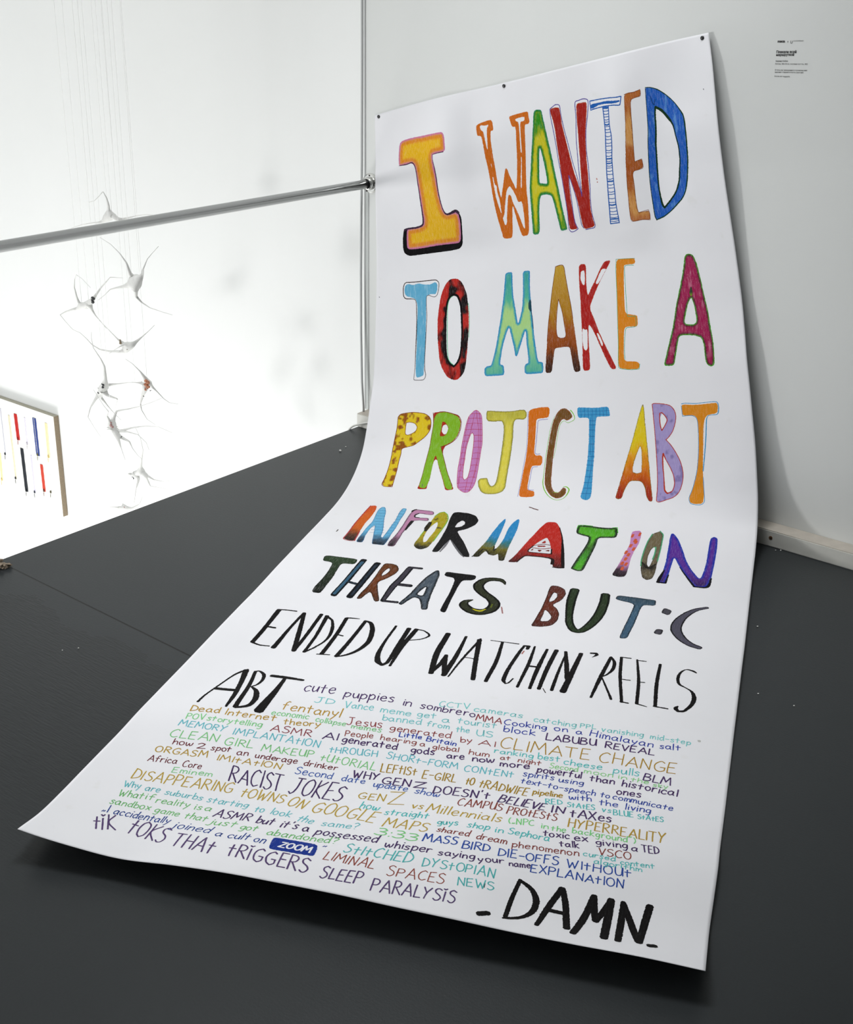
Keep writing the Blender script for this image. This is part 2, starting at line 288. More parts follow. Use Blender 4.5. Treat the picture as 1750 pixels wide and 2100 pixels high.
# ---------------------------------------------------------------- the poster sheet
GRID=[[[-30125,34988,11103],[-29119,34968,11390],[-28110,34975,11676],[-27095,34957,11943],[-26074,34984,12191],[-25054,34973,12436],[-24037,34974,12698],[-23007,34973,12971],[-21977,34977,13244],[-20947,34961,13515],[-19917,34974,13788],[-18885,34986,14051],[-17853,34886,14288]],[[-30090,34983,10257],[-29044,34976,10546],[-28002,34922,10839],[-26968,34786,11129],[-25929,34983,11368],[-24879,34983,11626],[-23832,34983,11895],[-22786,34983,12169],[-21741,34983,12444],[-20702,34860,12721],[-19662,34983,12991],[-18614,34973,13258],[-17583,34754,13515]],[[-29890,34758,9487],[-28844,34753,9769],[-27798,34738,10050],[-26753,34672,10331],[-25726,34923,10564],[-24675,34983,10824],[-23626,34983,11093],[-22579,34983,11366],[-21531,34954,11640],[-20492,34824,11916],[-19455,34983,12185],[-18407,34908,12455],[-17377,34699,12719]],[[-29683,34516,8724],[-28636,34503,9003],[-27588,34527,9270],[-26538,34580,9530],[-25514,34838,9766],[-24470,34964,10024],[-23421,34983,10292],[-22372,34961,10563],[-21325,34899,10837],[-20281,34803,11111],[-19245,34964,11380],[-18210,34797,11654],[-17171,34645,11922]],[[-29490,34320,7943],[-28442,34436,8197],[-27391,34478,8460],[-26341,34530,8721],[-25305,34727,8971],[-24267,34905,9224],[-23217,34920,9493],[-22169,34874,9764],[-21121,34832,10035],[-20072,34796,10306],[-19034,34947,10575],[-17999,34781,10850],[-16962,34627,11125]],[[-29279,34107,7168],[-28240,34323,7400],[-27192,34437,7656],[-26141,34498,7916],[-25101,34667,8169],[-24060,34838,8422],[-23011,34885,8690],[-21962,34847,8961],[-20913,34824,9231],[-19865,34811,9502],[-18823,34935,9773],[-17786,34783,10048],[-16749,34632,10322]],[[-29053,33861,6409],[-28025,34134,6621],[-26986,34337,6858],[-25942,34492,7110],[-24898,34630,7365],[-23852,34756,7623],[-22804,34843,7887],[-21755,34866,8157],[-20706,34859,8428],[-19657,34839,8698],[-18612,34923,8971],[-17570,34809,9247],[-16532,34664,9522]],[[-28826,33595,5657],[-27799,33871,5867],[-26764,34097,6095],[-25725,34289,6335],[-24683,34452,6584],[-23640,34610,6834],[-22595,34741,7090],[-21548,34824,7355],[-20499,34868,7624],[-19450,34888,7896],[-18401,34901,8168],[-17357,34821,8446],[-16316,34699,8722]],[[-28595,33300,4918],[-27573,33601,5115],[-26542,33850,5335],[-25506,34071,5565],[-24467,34263,5805],[-23426,34435,6051],[-22383,34589,6302],[-21338,34708,6560],[-20290,34787,6825],[-19241,34828,7095],[-18193,34845,7367],[-17146,34804,7643],[-16102,34718,7920]],[[-28366,33005,4178],[-27345,33313,4371],[-26316,33577,4584],[-25285,33824,4804],[-24249,34045,5035],[-23211,34243,5273],[-22170,34419,5518],[-21127,34567,5770],[-20081,34676,6030],[-19033,34745,6296],[-17984,34777,6567],[-16936,34766,6841],[-15890,34721,7118]],[[-28138,32699,3443],[-27116,33009,3633],[-26089,33286,3840],[-25060,33552,4053],[-24028,33799,4273],[-22993,34024,4503],[-21955,34227,4740],[-20914,34403,4984],[-19870,34545,5237],[-18824,34645,5499],[-17775,34698,5767],[-16727,34693,6041],[-15680,34658,6318]],[[-27910,32360,2721],[-26889,32684,2904],[-25864,32978,3103],[-24836,33260,3309],[-23806,33529,3521],[-22773,33781,3740],[-21737,34011,3968],[-20699,34216,4205],[-19658,34391,4450],[-18614,34526,4705],[-17567,34611,4969],[-16519,34619,5242],[-15472,34570,5519]],[[-27636,31890,2096],[-26628,32262,2238],[-25611,32591,2414],[-24591,32905,2600],[-23568,33205,2795],[-22542,33488,2999],[-21513,33752,3213],[-20480,33991,3436],[-19444,34203,3671],[-18403,34379,3916],[-17358,34507,4172],[-16309,34556,4441],[-15262,34531,4717]],[[-27382,31432,1455],[-26374,31806,1593],[-25360,32157,1753],[-24344,32498,1920],[-23326,32827,2096],[-22305,33142,2283],[-21281,33440,2479],[-20254,33717,2686],[-19223,33968,2905],[-18188,34188,3137],[-17148,34365,3381],[-16101,34469,3643],[-15053,34481,3916]],[[-27133,30930,844],[-26122,31313,975],[-25109,31681,1121],[-24095,32043,1272],[-23079,32398,1430],[-22061,32743,1597],[-21040,33075,1773],[-20020,33390,1960],[-18996,33683,2160],[-17967,33949,2373],[-16933,34179,2601],[-15892,34350,2848],[-14844,34431,3114]],[[-26825,30273,446],[-25822,30687,520],[-24816,31086,622],[-23809,31477,736],[-22800,31862,861],[-21790,32240,995],[-20779,32609,1138],[-19768,32965,1293],[-18754,33306,1460],[-17736,33626,1644],[-16712,33917,1845],[-15681,34162,2067],[-14640,34324,2317]],[[-26508,29555,186],[-25509,29983,211],[-24508,30403,265],[-23506,30818,334],[-22503,31228,415],[-21499,31633,509],[-20494,32032,613],[-19491,32425,727],[-18485,32809,852],[-17478,33183,990],[-16466,33541,1145],[-15450,33874,1322],[-14423,34157,1532]],[[-26178,28807,59],[-25181,29238,47],[-24183,29666,64],[-23185,30091,93],[-22186,30515,133],[-21187,30937,182],[-20187,31356,242],[-19187,31773,312],[-18186,32187,391],[-17185,32596,481],[-16182,33000,584],[-15177,33396,700],[-14169,33777,839]],[[-25840,28052,30],[-24845,28480,30],[-23849,28907,30],[-22853,29333,30],[-21857,29759,40],[-20861,30184,59],[-19864,30608,85],[-18864,31033,120],[-17865,31457,162],[-16865,31880,210],[-15865,32302,266],[-14865,32722,330],[-13864,33139,404]],[[-25516,27290,36],[-24520,27717,30],[-23524,28143,30],[-22528,28570,30],[-21532,28995,33],[-20535,29421,38],[-19538,29846,48],[-18539,30272,65],[-17541,30697,87],[-16542,31122,114],[-15543,31547,145],[-14544,31971,180],[-13546,32395,216]],[[-25193,26529,51],[-24195,26954,30],[-23198,27380,35],[-22202,27806,48],[-21206,28232,58],[-20209,28658,58],[-19212,29083,58],[-18214,29508,63],[-17216,29933,76],[-16218,30358,95],[-15219,30783,118],[-14221,31208,142],[-13223,31633,163]],[[-24864,25769,80],[-23869,26198,133],[-22873,26622,130],[-21876,27047,124],[-20880,27471,116],[-19884,27896,101],[-18887,28320,88],[-17889,28745,81],[-16891,29170,84],[-15893,29594,96],[-14895,30019,114],[-13897,30444,133],[-12899,30868,151]],[[-24539,25009,100],[-23545,25435,179],[-22549,25860,182],[-21552,26284,172],[-20555,26709,157],[-19559,27133,138],[-18562,27557,119],[-17564,27982,104],[-16566,28406,97],[-15568,28831,102],[-14570,29255,115],[-13573,29679,132],[-12575,30103,149]],[[-24215,24248,115],[-23221,24672,197],[-22224,25097,197],[-21227,25521,183],[-20230,25945,165],[-19234,26369,146],[-18237,26793,127],[-17239,27218,110],[-16242,27642,101],[-15244,28067,104],[-14246,28491,117],[-13248,28915,134],[-12250,29339,151]],[[-23891,23487,130],[-22895,23909,193],[-21898,24333,177],[-20902,24758,154],[-19906,25182,135],[-18909,25606,116],[-17913,26030,98],[-16915,26454,85],[-15917,26879,86],[-14919,27303,100],[-13921,27727,119],[-12922,28151,135],[-11924,28575,149]],[[-23570,22724,126],[-22571,23147,146],[-21576,23572,108],[-20579,23996,89],[-19582,24420,77],[-18586,24843,65],[-17589,25267,58],[-16590,25691,61],[-15592,26115,76],[-14594,26539,102],[-13596,26963,127],[-12598,27387,144],[-11599,27810,157]],[[-23250,21961,131],[-22253,22385,64],[-21256,22809,34],[-20258,23233,30],[-19260,23656,32],[-18262,24080,35],[-17264,24503,46],[-16267,24927,65],[-15269,25351,93],[-14272,25774,125],[-13275,26198,149],[-12277,26621,156],[-11279,27043,148]],[[-22921,21202,166],[-21924,21626,127],[-20929,22047,48],[-19932,22469,30],[-18935,22893,35],[-17937,23316,49],[-16941,23739,73],[-15944,24163,104],[-14947,24587,137],[-13950,25010,165],[-12953,25433,176],[-11955,25855,167],[-10958,26277,147]],[[-22597,20441,190],[-21600,20862,146],[-20605,21283,55],[-19608,21705,44],[-18611,22129,65],[-17615,22553,96],[-16618,22977,133],[-15622,23401,168],[-14625,23824,192],[-13627,24247,201],[-12629,24669,191],[-11632,25091,168],[-10635,25513,137]],[[-22275,19678,209],[-21280,20097,109],[-20282,20518,66],[-19285,20942,84],[-18289,21366,126],[-17293,21791,172],[-16297,22215,206],[-15300,22638,225],[-14302,23060,226],[-13304,23482,211],[-12307,23904,186],[-11309,24326,156],[-10312,24748,113]],[[-21952,18916,223],[-20957,19333,123],[-19959,19755,115],[-18963,20180,159],[-17968,20605,210],[-16972,21029,242],[-15974,21452,252],[-14976,21874,241],[-13979,22296,216],[-12982,22718,186],[-11985,23140,157],[-10987,23561,131],[-9991,23983,82]],[[-21632,18152,233],[-20635,18570,160],[-19638,18994,187],[-18643,19419,243],[-17646,19843,271],[-16648,20265,270],[-15651,20687,246],[-14654,21110,207],[-13657,21532,165],[-12660,21954,132],[-11663,22376,112],[-10665,22797,100],[-9667,23219,68]],[[-21312,17389,252],[-20312,17808,224],[-19317,18233,277],[-18320,18656,298],[-17322,19078,285],[-16325,19501,245],[-15329,19924,191],[-14333,20347,138],[-13336,20770,98],[-12339,21191,73],[-11340,21613,63],[-10342,22033,63],[-9344,22455,56]],[[-20989,16626,273],[-19992,17048,316],[-18993,17470,321],[-17996,17892,294],[-17000,18315,242],[-16005,18738,175],[-15010,19162,114],[-14013,19584,70],[-13015,20007,42],[-12016,20428,30],[-11018,20849,30],[-10019,21270,33],[-9020,21690,44]],[[-20667,15863,292],[-19668,16284,308],[-18671,16706,281],[-17675,17129,229],[-16680,17553,161],[-15685,17976,102],[-14688,18398,60],[-13691,18820,38],[-12693,19242,32],[-11695,19663,34],[-10697,20084,34],[-9698,20504,35],[-8700,20924,43]],[[-20347,15099,284],[-19350,15522,230],[-18352,15943,204],[-17356,16366,156],[-16360,16789,109],[-15362,17211,82],[-14364,17634,79],[-13368,18058,102],[-12373,18483,137],[-11378,18907,165],[-10379,19325,151],[-9381,19742,117],[-8382,20158,79]],[[-20021,14338,312],[-19027,14758,213],[-18030,15179,165],[-17033,15602,130],[-16035,16025,119],[-15038,16449,136],[-14043,16875,177],[-13050,17304,243],[-12056,17732,294],[-11057,18154,302],[-10056,18571,273],[-9056,18985,223],[-8055,19399,162]],[[-19699,13579,338],[-18703,13995,235],[-17707,14418,176],[-16709,14838,167],[-15712,15263,199],[-14718,15691,248],[-13725,16120,312],[-12734,16550,386],[-11737,16975,423],[-10738,17393,383],[-9739,17806,312],[-8740,18218,229],[-7742,18631,147]],[[-19378,12820,361],[-18380,13232,272],[-17384,13657,223],[-16387,14080,272],[-15397,14511,352],[-14403,14938,402],[-13410,15367,464],[-12415,15793,503],[-11416,16211,498],[-10423,16626,386],[-9426,17038,285],[-8428,17449,198],[-7431,17862,119]],[[-19057,12062,416],[-18056,12471,335],[-17061,12900,303],[-16072,13326,422],[-15081,13757,502],[-14087,14185,548],[-13090,14608,577],[-12093,15031,575],[-11094,15447,553],[-10102,15863,423],[-9104,16276,348],[-8105,16691,303],[-7109,17113,276]],[[-18732,11324,593],[-17732,11723,488],[-16739,12145,418],[-15748,12567,513],[-14756,12995,579],[-13762,13421,595],[-12766,13843,602],[-11770,14266,582],[-10771,14680,578],[-9778,15110,553],[-8784,15537,554],[-7793,15969,570],[-6798,16393,547]]]
G=np.array(GRID,float)/10000; NV,NU=G.shape[:2]; PW,PL=1.30,3.32
def padg(G):
    G=np.concatenate([2*G[:1]-G[1:2],G,2*G[-1:]-G[-2:-1]],0)
    return np.concatenate([2*G[:,:1]-G[:,1:2],G,2*G[:,-1:]-G[:,-2:-1]],1)
GP=padg(G)
def crw(t,n):
    i=np.clip(np.floor(t).astype(int),0,n-2); f=t-i
    return i,np.stack([-.5*f+f*f-.5*f**3,1-2.5*f*f+1.5*f**3,.5*f+2*f*f-1.5*f**3,-.5*f*f+.5*f**3],-1)
def surf(u,v):
    i,wu=crw(np.asarray(u,float)/PW*(NU-1),NU); j,wv=crw(np.asarray(v,float)/PL*(NV-1),NV); out=0
    for a in range(4):
        for c in range(4): out=out+(wv[...,a]*wu[...,c])[...,None]*GP[j+a,i+c]
    return out
CORNER=(.004,.0,.003)
def surfn(u,v,off=0.0):
    u=np.asarray(u,float);v=np.asarray(v,float);e=2e-3
    P=surf(u,v); du=surf(u+e,v)-surf(u-e,v); dv=surf(u,v+e)-surf(u,v-e)
    N=np.cross(dv,du); N/=np.linalg.norm(N,axis=-1)[...,None]+1e-12
    # the lower left corner curls up and over
    r=np.maximum(0,1-np.hypot(u,(PL-v))/.055)
    P=P+(r**2)[...,None]*np.array(CORNER)
    return P+N*off
poster=tag(empty('lettered_poster',tuple(surf(.65,2.0))),'tall white paper sheet with colourful hand lettering, hung crooked on wall and floor','poster')
def uvmesh(name,uv,faces,mat,off,pig=None,parent=poster,smooth=True):
    uv=np.asarray(uv,float); P=surfn(uv[:,0],uv[:,1],off)-np.array(poster.location)
    me=bpy.data.meshes.new(name); me.from_pydata(P.tolist(),[],faces)
    l=me.uv_layers.new(name='UVMap'); vi=np.empty(len(me.loops),int); me.loops.foreach_get('vertex_index',vi)
    l.data.foreach_set('uv',uv[vi].ravel())
    if pig is not None:
        a=me.color_attributes.new('Pigment','FLOAT_COLOR','POINT'); a.data.foreach_set('color',np.asarray(pig,float).ravel())
    me.polygons.foreach_set('use_smooth',[smooth]*len(me.polygons)); me.materials.append(mat); me.update()
    o=bpy.data.objects.new(name,me); COL.objects.link(o); o.parent=parent; return o
nu,nv=200,510
uu,vv=np.meshgrid(np.linspace(0,PW,nu),np.linspace(0,PL,nv))
fc=[(j*nu+i,(j+1)*nu+i,(j+1)*nu+i+1,j*nu+i+1) for j in range(nv-1) for i in range(nu-1)]
sheet=uvmesh('paper_sheet',np.stack([uu.ravel(),vv.ravel()],1),fc,M_PAPER,0)
so=sheet.modifiers.new('thickness','SOLIDIFY'); so.thickness=.0006; so.offset=-1

# ---------------------------------------------------------------- drawing on the sheet
OPS=[
["F","I",0,[[[110.5,397],[104.5,423.5],[102.5,460.5],[108,478.5],[126.5,489.5],[172.5,489],[279.5,489.5],[324.5,488],[339,472.5],[345.5,431],[349.5,389],[342.5,369],[329.5,359],[313,363.5],[288.5,381.5],[187.5,399],[123,395.5]]],{"base":[[0,"0c0a0c"]],"grain":0.05}],
["F","I",1,[[[124.5,104.5],[157.5,103],[212,104.5],[267,107],[310.5,109],[317,114.5],[321,127.5],[319.5,146],[319,166.5],[310.5,172.5],[260.5,171.5],[260.5,188.5],[265.5,218.5],[271.5,244.5],[272,270],[274,305.5],[279.5,342],[286.5,364],[296,369.5],[317.5,368.5],[330.5,367.5],[340.5,376.5],[343,398.5],[340,430],[334,459],[324,468.5],[283,467],[231,466.5],[174,468.5],[127.5,467.5],[119,460],[119.5,425.5],[122.5,404],[130.5,397.5],[166,397.5],[191,393],[196,380.5],[195,354.5],[193.5,316],[193,273.5],[189,230.5],[181.5,201.5],[170,187],[142,186.5],[113,188.5],[108,177],[108,142],[112.5,112]]],{"base":[[0,"dfae18"]],"edge":[[4.5,"c4709c"],[8,"d08858"],[17,"d6861c"],[21,"dca01c"]],"grain":0.5}],
["S","I",2,[[110,186],[142,187],[168.5,185.5],[181.5,200.5],[189,230.5],[193,273.5],[193.5,316],[194.5,348],[194,378],[188.5,392.5],[166,398],[124,398],[112,402.5]],[1.9,3.4,3.4,2.9,2.9,3.4,3.9,4.8,6.3,6.3,5.8,5.8,5.8],"382238",0,0.12,1],
["S","I",2,[[310.5,172.5],[287.5,172],[261.5,173],[260.5,188.5],[268,223],[271.5,253],[272,278],[274,312],[280,346.5],[287.5,365.5],[298.5,371],[317.5,367.5],[331,364.5],[341,372]],[2.4,2.4,1.9,1.9,3.3,3.8,3.8,3.8,3.3,4.7,6.1,8,9.4,9.4],"342034",0,0.12,1],
["F","WANTED",1,[[[439,109.5],[454,104.5],[486,100.5],[504,102.5],[504,135],[491.5,134],[487,165.5],[488,206.5],[491,252],[494.5,302],[501.5,350],[508.5,324.5],[521,281],[527,258.5],[534.5,257.5],[540.5,282],[552,308],[560,329.5],[567,298],[578,228.5],[583,189],[591,137],[577,136],[573,119],[571,102.5],[594.5,101],[627.5,99.5],[646,100],[645,117.5],[646.5,130],[640,137.5],[625.5,136],[618,186.5],[607.5,253.5],[598.5,333],[598.5,373.5],[593.5,434],[589,466.5],[582,475.5],[563.5,475.5],[556.5,454],[547.5,412],[539.5,369.5],[532.5,426],[529.5,457],[524.5,477],[493,475],[489,451.5],[478.5,394.5],[473,346],[469.5,294],[465,248],[459,210.5],[456.5,169],[454,144],[439.5,142],[438,125.5]],[[452,115.5],[458,110.5],[471.5,115],[488.5,113],[478.5,125.5],[476.5,137.5],[474.5,163.5],[471.5,192],[468,181],[466,156],[463.5,131.5],[455.5,127]],[[591.5,115],[610,112.5],[631,113],[626,126],[609.5,125.5],[604,172.5],[598.5,220],[594,218],[600,167.5],[604.5,126.5],[595.5,121]],[[477.5,275.5],[480.5,277],[483,302],[489.5,305],[489.5,324],[495.5,353.5],[496.5,374],[497,399],[490,375.5],[483,341.5],[480.5,312]],[[522.5,328.5],[536.5,312],[546.5,328],[556.5,347.5],[561,368.5],[576,366.5],[577.5,391],[578,422],[576,456.5],[568,441],[558,405],[541.5,366],[537.5,343],[528,339.5],[518.5,383.5],[511.5,429.5],[504.5,435],[498.5,409.5],[505.5,402],[514.5,362]],[[592.5,231],[595.5,231.5],[588,281],[581.5,326.5],[578,328],[581,300],[588.5,260.5]],[[476.5,232.5],[479.5,240],[479.5,248.5],[477,239.5]]],{"base":[[0,"c8660e"]],"grain":0.35}],
["F","WANTED",1,[[[671.5,100],[695.5,103.5],[697.5,126.5],[701.5,170.5],[706,222.5],[712.5,279],[722.5,343.5],[726.5,396],[731.5,449],[734.5,475.5],[708.5,477.5],[706.5,462],[702.5,429],[697,388],[692,365.5],[674,359],[653.5,358.5],[645.5,369.5],[637,406.5],[629,477],[602.5,476],[605,443.5],[607.5,392.5],[611,332],[621.5,283.5],[631.5,234.5],[648,177],[658.5,135.5],[664.5,110.5]],[[668,214.5],[670.5,220.5],[675.5,257.5],[681,302],[681.5,328],[666.5,324],[651.5,322],[656,278.5],[662,239.5]]],{"base":[[0,"2f8c14"],[0.14,"2f8c14"],[0.2,"c8c01c"],[0.88,"c8c01c"],[0.96,"4a9a18"]],"edge":[[2.4,"2c8a68"],[7,"267c1a"],[9.5,"7a9c18"]],"grain":0.4,"spots":["245014",9,0.93,3]}],
["F","WANTED",1,[[[727.5,108.5],[745,106.5],[761.5,109],[762.5,130],[763,165],[768.5,205],[774,245],[783.5,293],[797.5,342],[807,380.5],[811,340],[812.5,297.5],[813.5,247],[816,197.5],[819,148],[823,109.5],[841.5,110],[862,111],[856.5,145],[845.5,187],[839,239.5],[838,278],[838.5,328.5],[834.5,382.5],[830.5,417.5],[831.5,447.5],[835,471.5],[832.5,478.5],[798,482.5],[791.5,472.5],[790,428],[787,392],[779,351.5],[766.5,314],[763.5,339.5],[763.5,385],[764.5,433],[768,461.5],[772,478],[743,477.5],[742.5,456],[744.5,406.5],[742.5,360],[741,320.5],[737,286.5],[734.5,246.5],[733.5,207],[735,172],[731.5,138.5],[727.5,122]]],{"base":[[0,"a01e14"]],"edge":[[1.2,"b0441c"]],"grain":0.3,"spots":["7c1210",12,0.9,5]}],
["S","WANTED",2,[[728,107.5],[736,104],[751.5,99],[763.5,104.5],[764,134.5],[768.5,178],[775.5,221.5],[783.5,270],[797.5,324.5],[806.5,382.5]],[2.4],"54459a",0,0.12,1],
["S","WANTED",2,[[807,375],[806,324],[805.5,273],[807.5,211.5],[816.5,147.5],[820,106],[836,101.5],[855,101],[867,109],[860,145.5],[847,191],[840.5,247.5],[842.5,296],[840.5,354],[835,394.5],[833,441.5],[837,474],[832,481.5],[800,483.5]],[2.5],"54459a",0,0.12,1],
["S","WANTED",2,[[727,108.5],[725.5,131.5],[728,171],[730,214.5],[732,262],[739,314],[743,374],[743.5,426],[740,474],[746.5,484],[759,483.5],[773,478],[766,459],[765,429],[766,385],[766,337.5],[766.5,314],[772,330.5],[782.5,375.5],[786.5,419.5],[788.5,468],[794,478.5]],[2.4],"54459a",0,0.12,1],
["S","WANTED",2,[[873.5,111],[873,137.5],[887,136],[920.5,135.5],[943.5,136.5],[962.5,138.5],[981.5,141.5],[985.5,134],[990,118.5],[972.5,118],[937,114],[899,112],[873.5,111]],[3],"1d5cac",0,0.12,0],
["F","WANTED",1,[[[874.5,120.5],[900,121.5],[936,121.5],[964.5,126.5],[983.5,128],[984,133],[963,133.5],[934.5,129.5],[906.5,128],[885,133],[873.5,134.5]]],{"base":[[0,"1d5cac"]],"grain":0.2}],
["S","WANTED",2,[[920.5,137.5],[920,178.5],[918.5,212],[914,249.5],[911,287],[907,324.5],[904,362.5],[900.5,401],[897,440],[893,477]],[3.6],"1d5cac",0,0.12,1],
["S","WANTED",2,[[942,137.5],[940,159.5],[937.5,189],[939.5,223],[937,253],[932,286],[929.5,318],[927.5,350.5],[926,385],[923.5,423.5],[924.5,459],[924.5,478.5]],[3.2],"1d5cac",0,0.12,1],
["S","WANTED",2,[[892.5,477],[924.5,477.5]],[3],"1d5cac",0,0.12,1],
["F","WANTED",1,[[[920.5,136.5],[942,138],[942,145],[921,143]]],{"base":[[0,"1d5cac"]]}],
["S","WANTED",2,[[920,148.5],[930.5,150],[940.5,150.5]],[2.2],"1d5cac",0,0.12,1],
["S","WANTED",2,[[920,157],[930,159.5],[940,158.5]],[2.2],"1d5cac",0,0.12,1],
["S","WANTED",2,[[920,165.5],[929.5,166.5],[939,167]],[2.2],"1d5cac",0,0.12,1],
["S","WANTED",2,[[920,173],[929,175.5],[938.5,174.5]],[2.2],"1d5cac",0,0.12,1],
["S","WANTED",2,[[920,180.5],[929,181.5],[938,182]],[2.2],"1d5cac",0,0.12,1],
["S","WANTED",2,[[919.5,187],[928.5,189.5],[937.5,188.5]],[4.3],"1d5cac",0,0.12,1],
["S","WANTED",2,[[919.5,193.5],[929,194.5],[938,195]],[2.2],"1d5cac",0,0.12,1],
["S","WANTED",2,[[919,201],[928.5,203.5],[938.5,202.5]],[2.2],"1d5cac",0,0.12,1],
["S","WANTED",2,[[918.5,210.5],[929,211.5],[939,212]],[2.1],"1d5cac",0,0.12,1],
["S","WANTED",2,[[917.5,220.5],[928,223.5],[939.5,222.5]],[2.1],"1d5cac",0,0.12,1],
["S","WANTED",2,[[916.5,230.5],[927.5,232],[938.5,232.5]],[2.1],"1d5cac",0,0.12,1],
["S","WANTED",2,[[915,240],[926.5,243],[938,242]],[2.1],"1d5cac",0,0.12,1],
["S","WANTED",2,[[914,249.5],[925.5,250.5],[937.5,251.5]],[2.1],"1d5cac",0,0.12,1],
["S","WANTED",2,[[913,260.5],[924,263.5],[935.5,262.5]],[2.1],"1d5cac",0,0.12,1],
["S","WANTED",2,[[912.5,268],[923.5,269.5],[934.5,270]],[2.1],"1d5cac",0,0.12,1],
["S","WANTED",2,[[911.5,277.5],[922,280],[933,279]],[2.1],"1d5cac",0,0.12,1],
["S","WANTED",2,[[911,286],[921.5,287],[931.5,287.5]],[4.3],"1d5cac",0,0.12,1],
["S","WANTED",2,[[910.5,292.5],[920.5,295],[931,294]],[2.1],"1d5cac",0,0.12,1],
["S","WANTED",2,[[909.5,299],[920,300.5],[931,300.5]],[4.2],"1d5cac",0,0.12,1],
["S","WANTED",2,[[909,305.5],[919.5,308.5],[930.5,307.5]],[2.1],"1d5cac",0,0.12,1],
["S","WANTED",2,[[908,312.5],[919,313.5],[929.5,314]],[2.1],"1d5cac",0,0.12,1],
["S","WANTED",2,[[907,321],[918,323.5],[929,322.5]],[2.1],"1d5cac",0,0.12,1],
["S","WANTED",2,[[906,331],[917.5,332.5],[928.5,333]],[2.1],"1d5cac",0,0.12,1],
["S","WANTED",2,[[905.5,343.5],[916.5,346.5],[928,345]],[2.1],"1d5cac",0,0.12,1],
["S","WANTED",2,[[905,351],[916,352.5],[927.5,353]],[4.2],"1d5cac",0,0.12,1],
["S","WANTED",2,[[904,361],[915.5,363.5],[927,362.5]],[2.1],"1d5cac",0,0.12,1],
["S","WANTED",2,[[903.5,371.5],[915,372.5],[926.5,373]],[2.1],"1d5cac",0,0.12,1],
["S","WANTED",2,[[902.5,382],[914,384.5],[926,383.5]],[2.1],"1d5cac",0,0.12,1],
["S","WANTED",2,[[901.5,389.5],[913.5,391],[926,391]],[2.1],"1d5cac",0,0.12,1],
["S","WANTED",2,[[900.5,401],[912.5,404],[925,403]],[2.1],"1d5cac",0,0.12,1],
["S","WANTED",2,[[899.5,413.5],[912,415],[924,415.5]],[2.1],"1d5cac",0,0.12,1],
["S","WANTED",2,[[898.5,420.5],[911,423],[924,422]],[4.2],"1d5cac",0,0.12,1],
["S","WANTED",2,[[898,430],[911,431.5],[924,432]],[2.1],"1d5cac",0,0.12,1],
["S","WANTED",2,[[897,440],[910,442.5],[924.5,441.5]],[2.1],"1d5cac",0,0.12,1],
["S","WANTED",2,[[895.5,449.5],[910,451],[925,451.5]],[2.1],"1d5cac",0,0.12,1],
["S","WANTED",2,[[895,457.5],[909.5,460.5],[925,459.5]],[2.1],"1d5cac",0,0.12,1],
["S","WANTED",2,[[894,463],[909.5,464.5],[925,465.5]],[4.3],"1d5cac",0,0.12,1],
["S","WANTED",2,[[893.5,469],[908.5,472],[924.5,471]],[2.1],"1d5cac",0,0.12,1],
["F","WANTED",1,[[[1000,115.5],[1013.5,113.5],[1029.5,114],[1044,112],[1050,110.5],[1051,117],[1048.5,128.5],[1033.5,130.5],[1021,133.5],[1017,142],[1014.5,172.5],[1012.5,209.5],[1010,246],[1007.5,283.5],[1006,309.5],[1014,307],[1028.5,304.5],[1029.5,317],[1028.5,330],[1014.5,333.5],[999.5,335.5],[995,345.5],[994.5,376],[993,410],[993,443],[995,456.5],[1012,455.5],[1028.5,456],[1030.5,469.5],[1028.5,483],[1004,479],[982,480],[969,478.5],[966,466],[967,435.5],[969,410.5],[970.5,383.5],[974,344],[977,306.5],[984,260.5],[991.5,205.5],[995.5,169],[998,136.5]]],{"base":[[0,"b4682c"],[0.12,"a85c28"],[0.22,"cc9450"],[0.36,"c89050"],[0.42,"a8602a"],[0.6,"a05018"],[0.72,"a85e24"],[0.82,"c88c48"],[0.9,"cc9450"],[1,"b06a38"]],"edge":[[1,"8a4a1c"]],"grain":0.45}],
["S","WANTED",2,[[1000,115.5],[1013.5,113.5],[1029.5,114],[1044,112],[1050,110.5],[1051,117],[1048.5,128.5],[1033.5,130.5],[1021,133.5],[1017,142],[1014.5,172.5],[1012.5,209.5],[1010,246],[1007.5,283.5],[1006,309.5],[1014,307],[1028.5,304.5],[1029.5,317],[1028.5,330],[1014.5,333.5],[999.5,335.5],[995,345.5],[994.5,376],[993,410],[993,443],[995,456.5],[1012,454.5],[1027,452.5],[1030,465.5],[1028.5,483],[1004,479],[982,480],[969,478.5],[966,466],[967,435.5],[969,410.5],[970.5,383.5],[974,344]],[1.2],"7c3a1a",0,0.12,1],
["F","WANTED",1,[[[1067,108.5],[1083,111.5],[1104,121],[1125,136.5],[1146,156],[1163,176],[1182,204.5],[1187,226.5],[1188.5,257.5],[1187,294.5],[1183,333],[1173.5,381],[1163,411.5],[1149,432],[1128.5,447.5],[1100.5,466],[1074.5,479],[1048.5,486],[1045,473],[1044,440],[1043.5,399],[1044.5,362.5],[1048.5,313],[1053.5,263.5],[1059,225],[1062.5,176],[1065,137.5]],[[1092.5,170],[1109.5,182.5],[1128.5,205.5],[1143.5,227.5],[1150,259.5],[1155.5,289.5],[1154,329],[1146.5,357.5],[1142,383],[1127,411],[1106,432.5],[1081,451.5],[1075,444.5],[1070.5,399],[1072.5,353],[1076,307.5],[1079.5,268],[1085,229.5],[1088.5,190.5]]],{"base":[[0,"1a58b4"]],"grain":0.5,"streak":"6fa8d8"}],
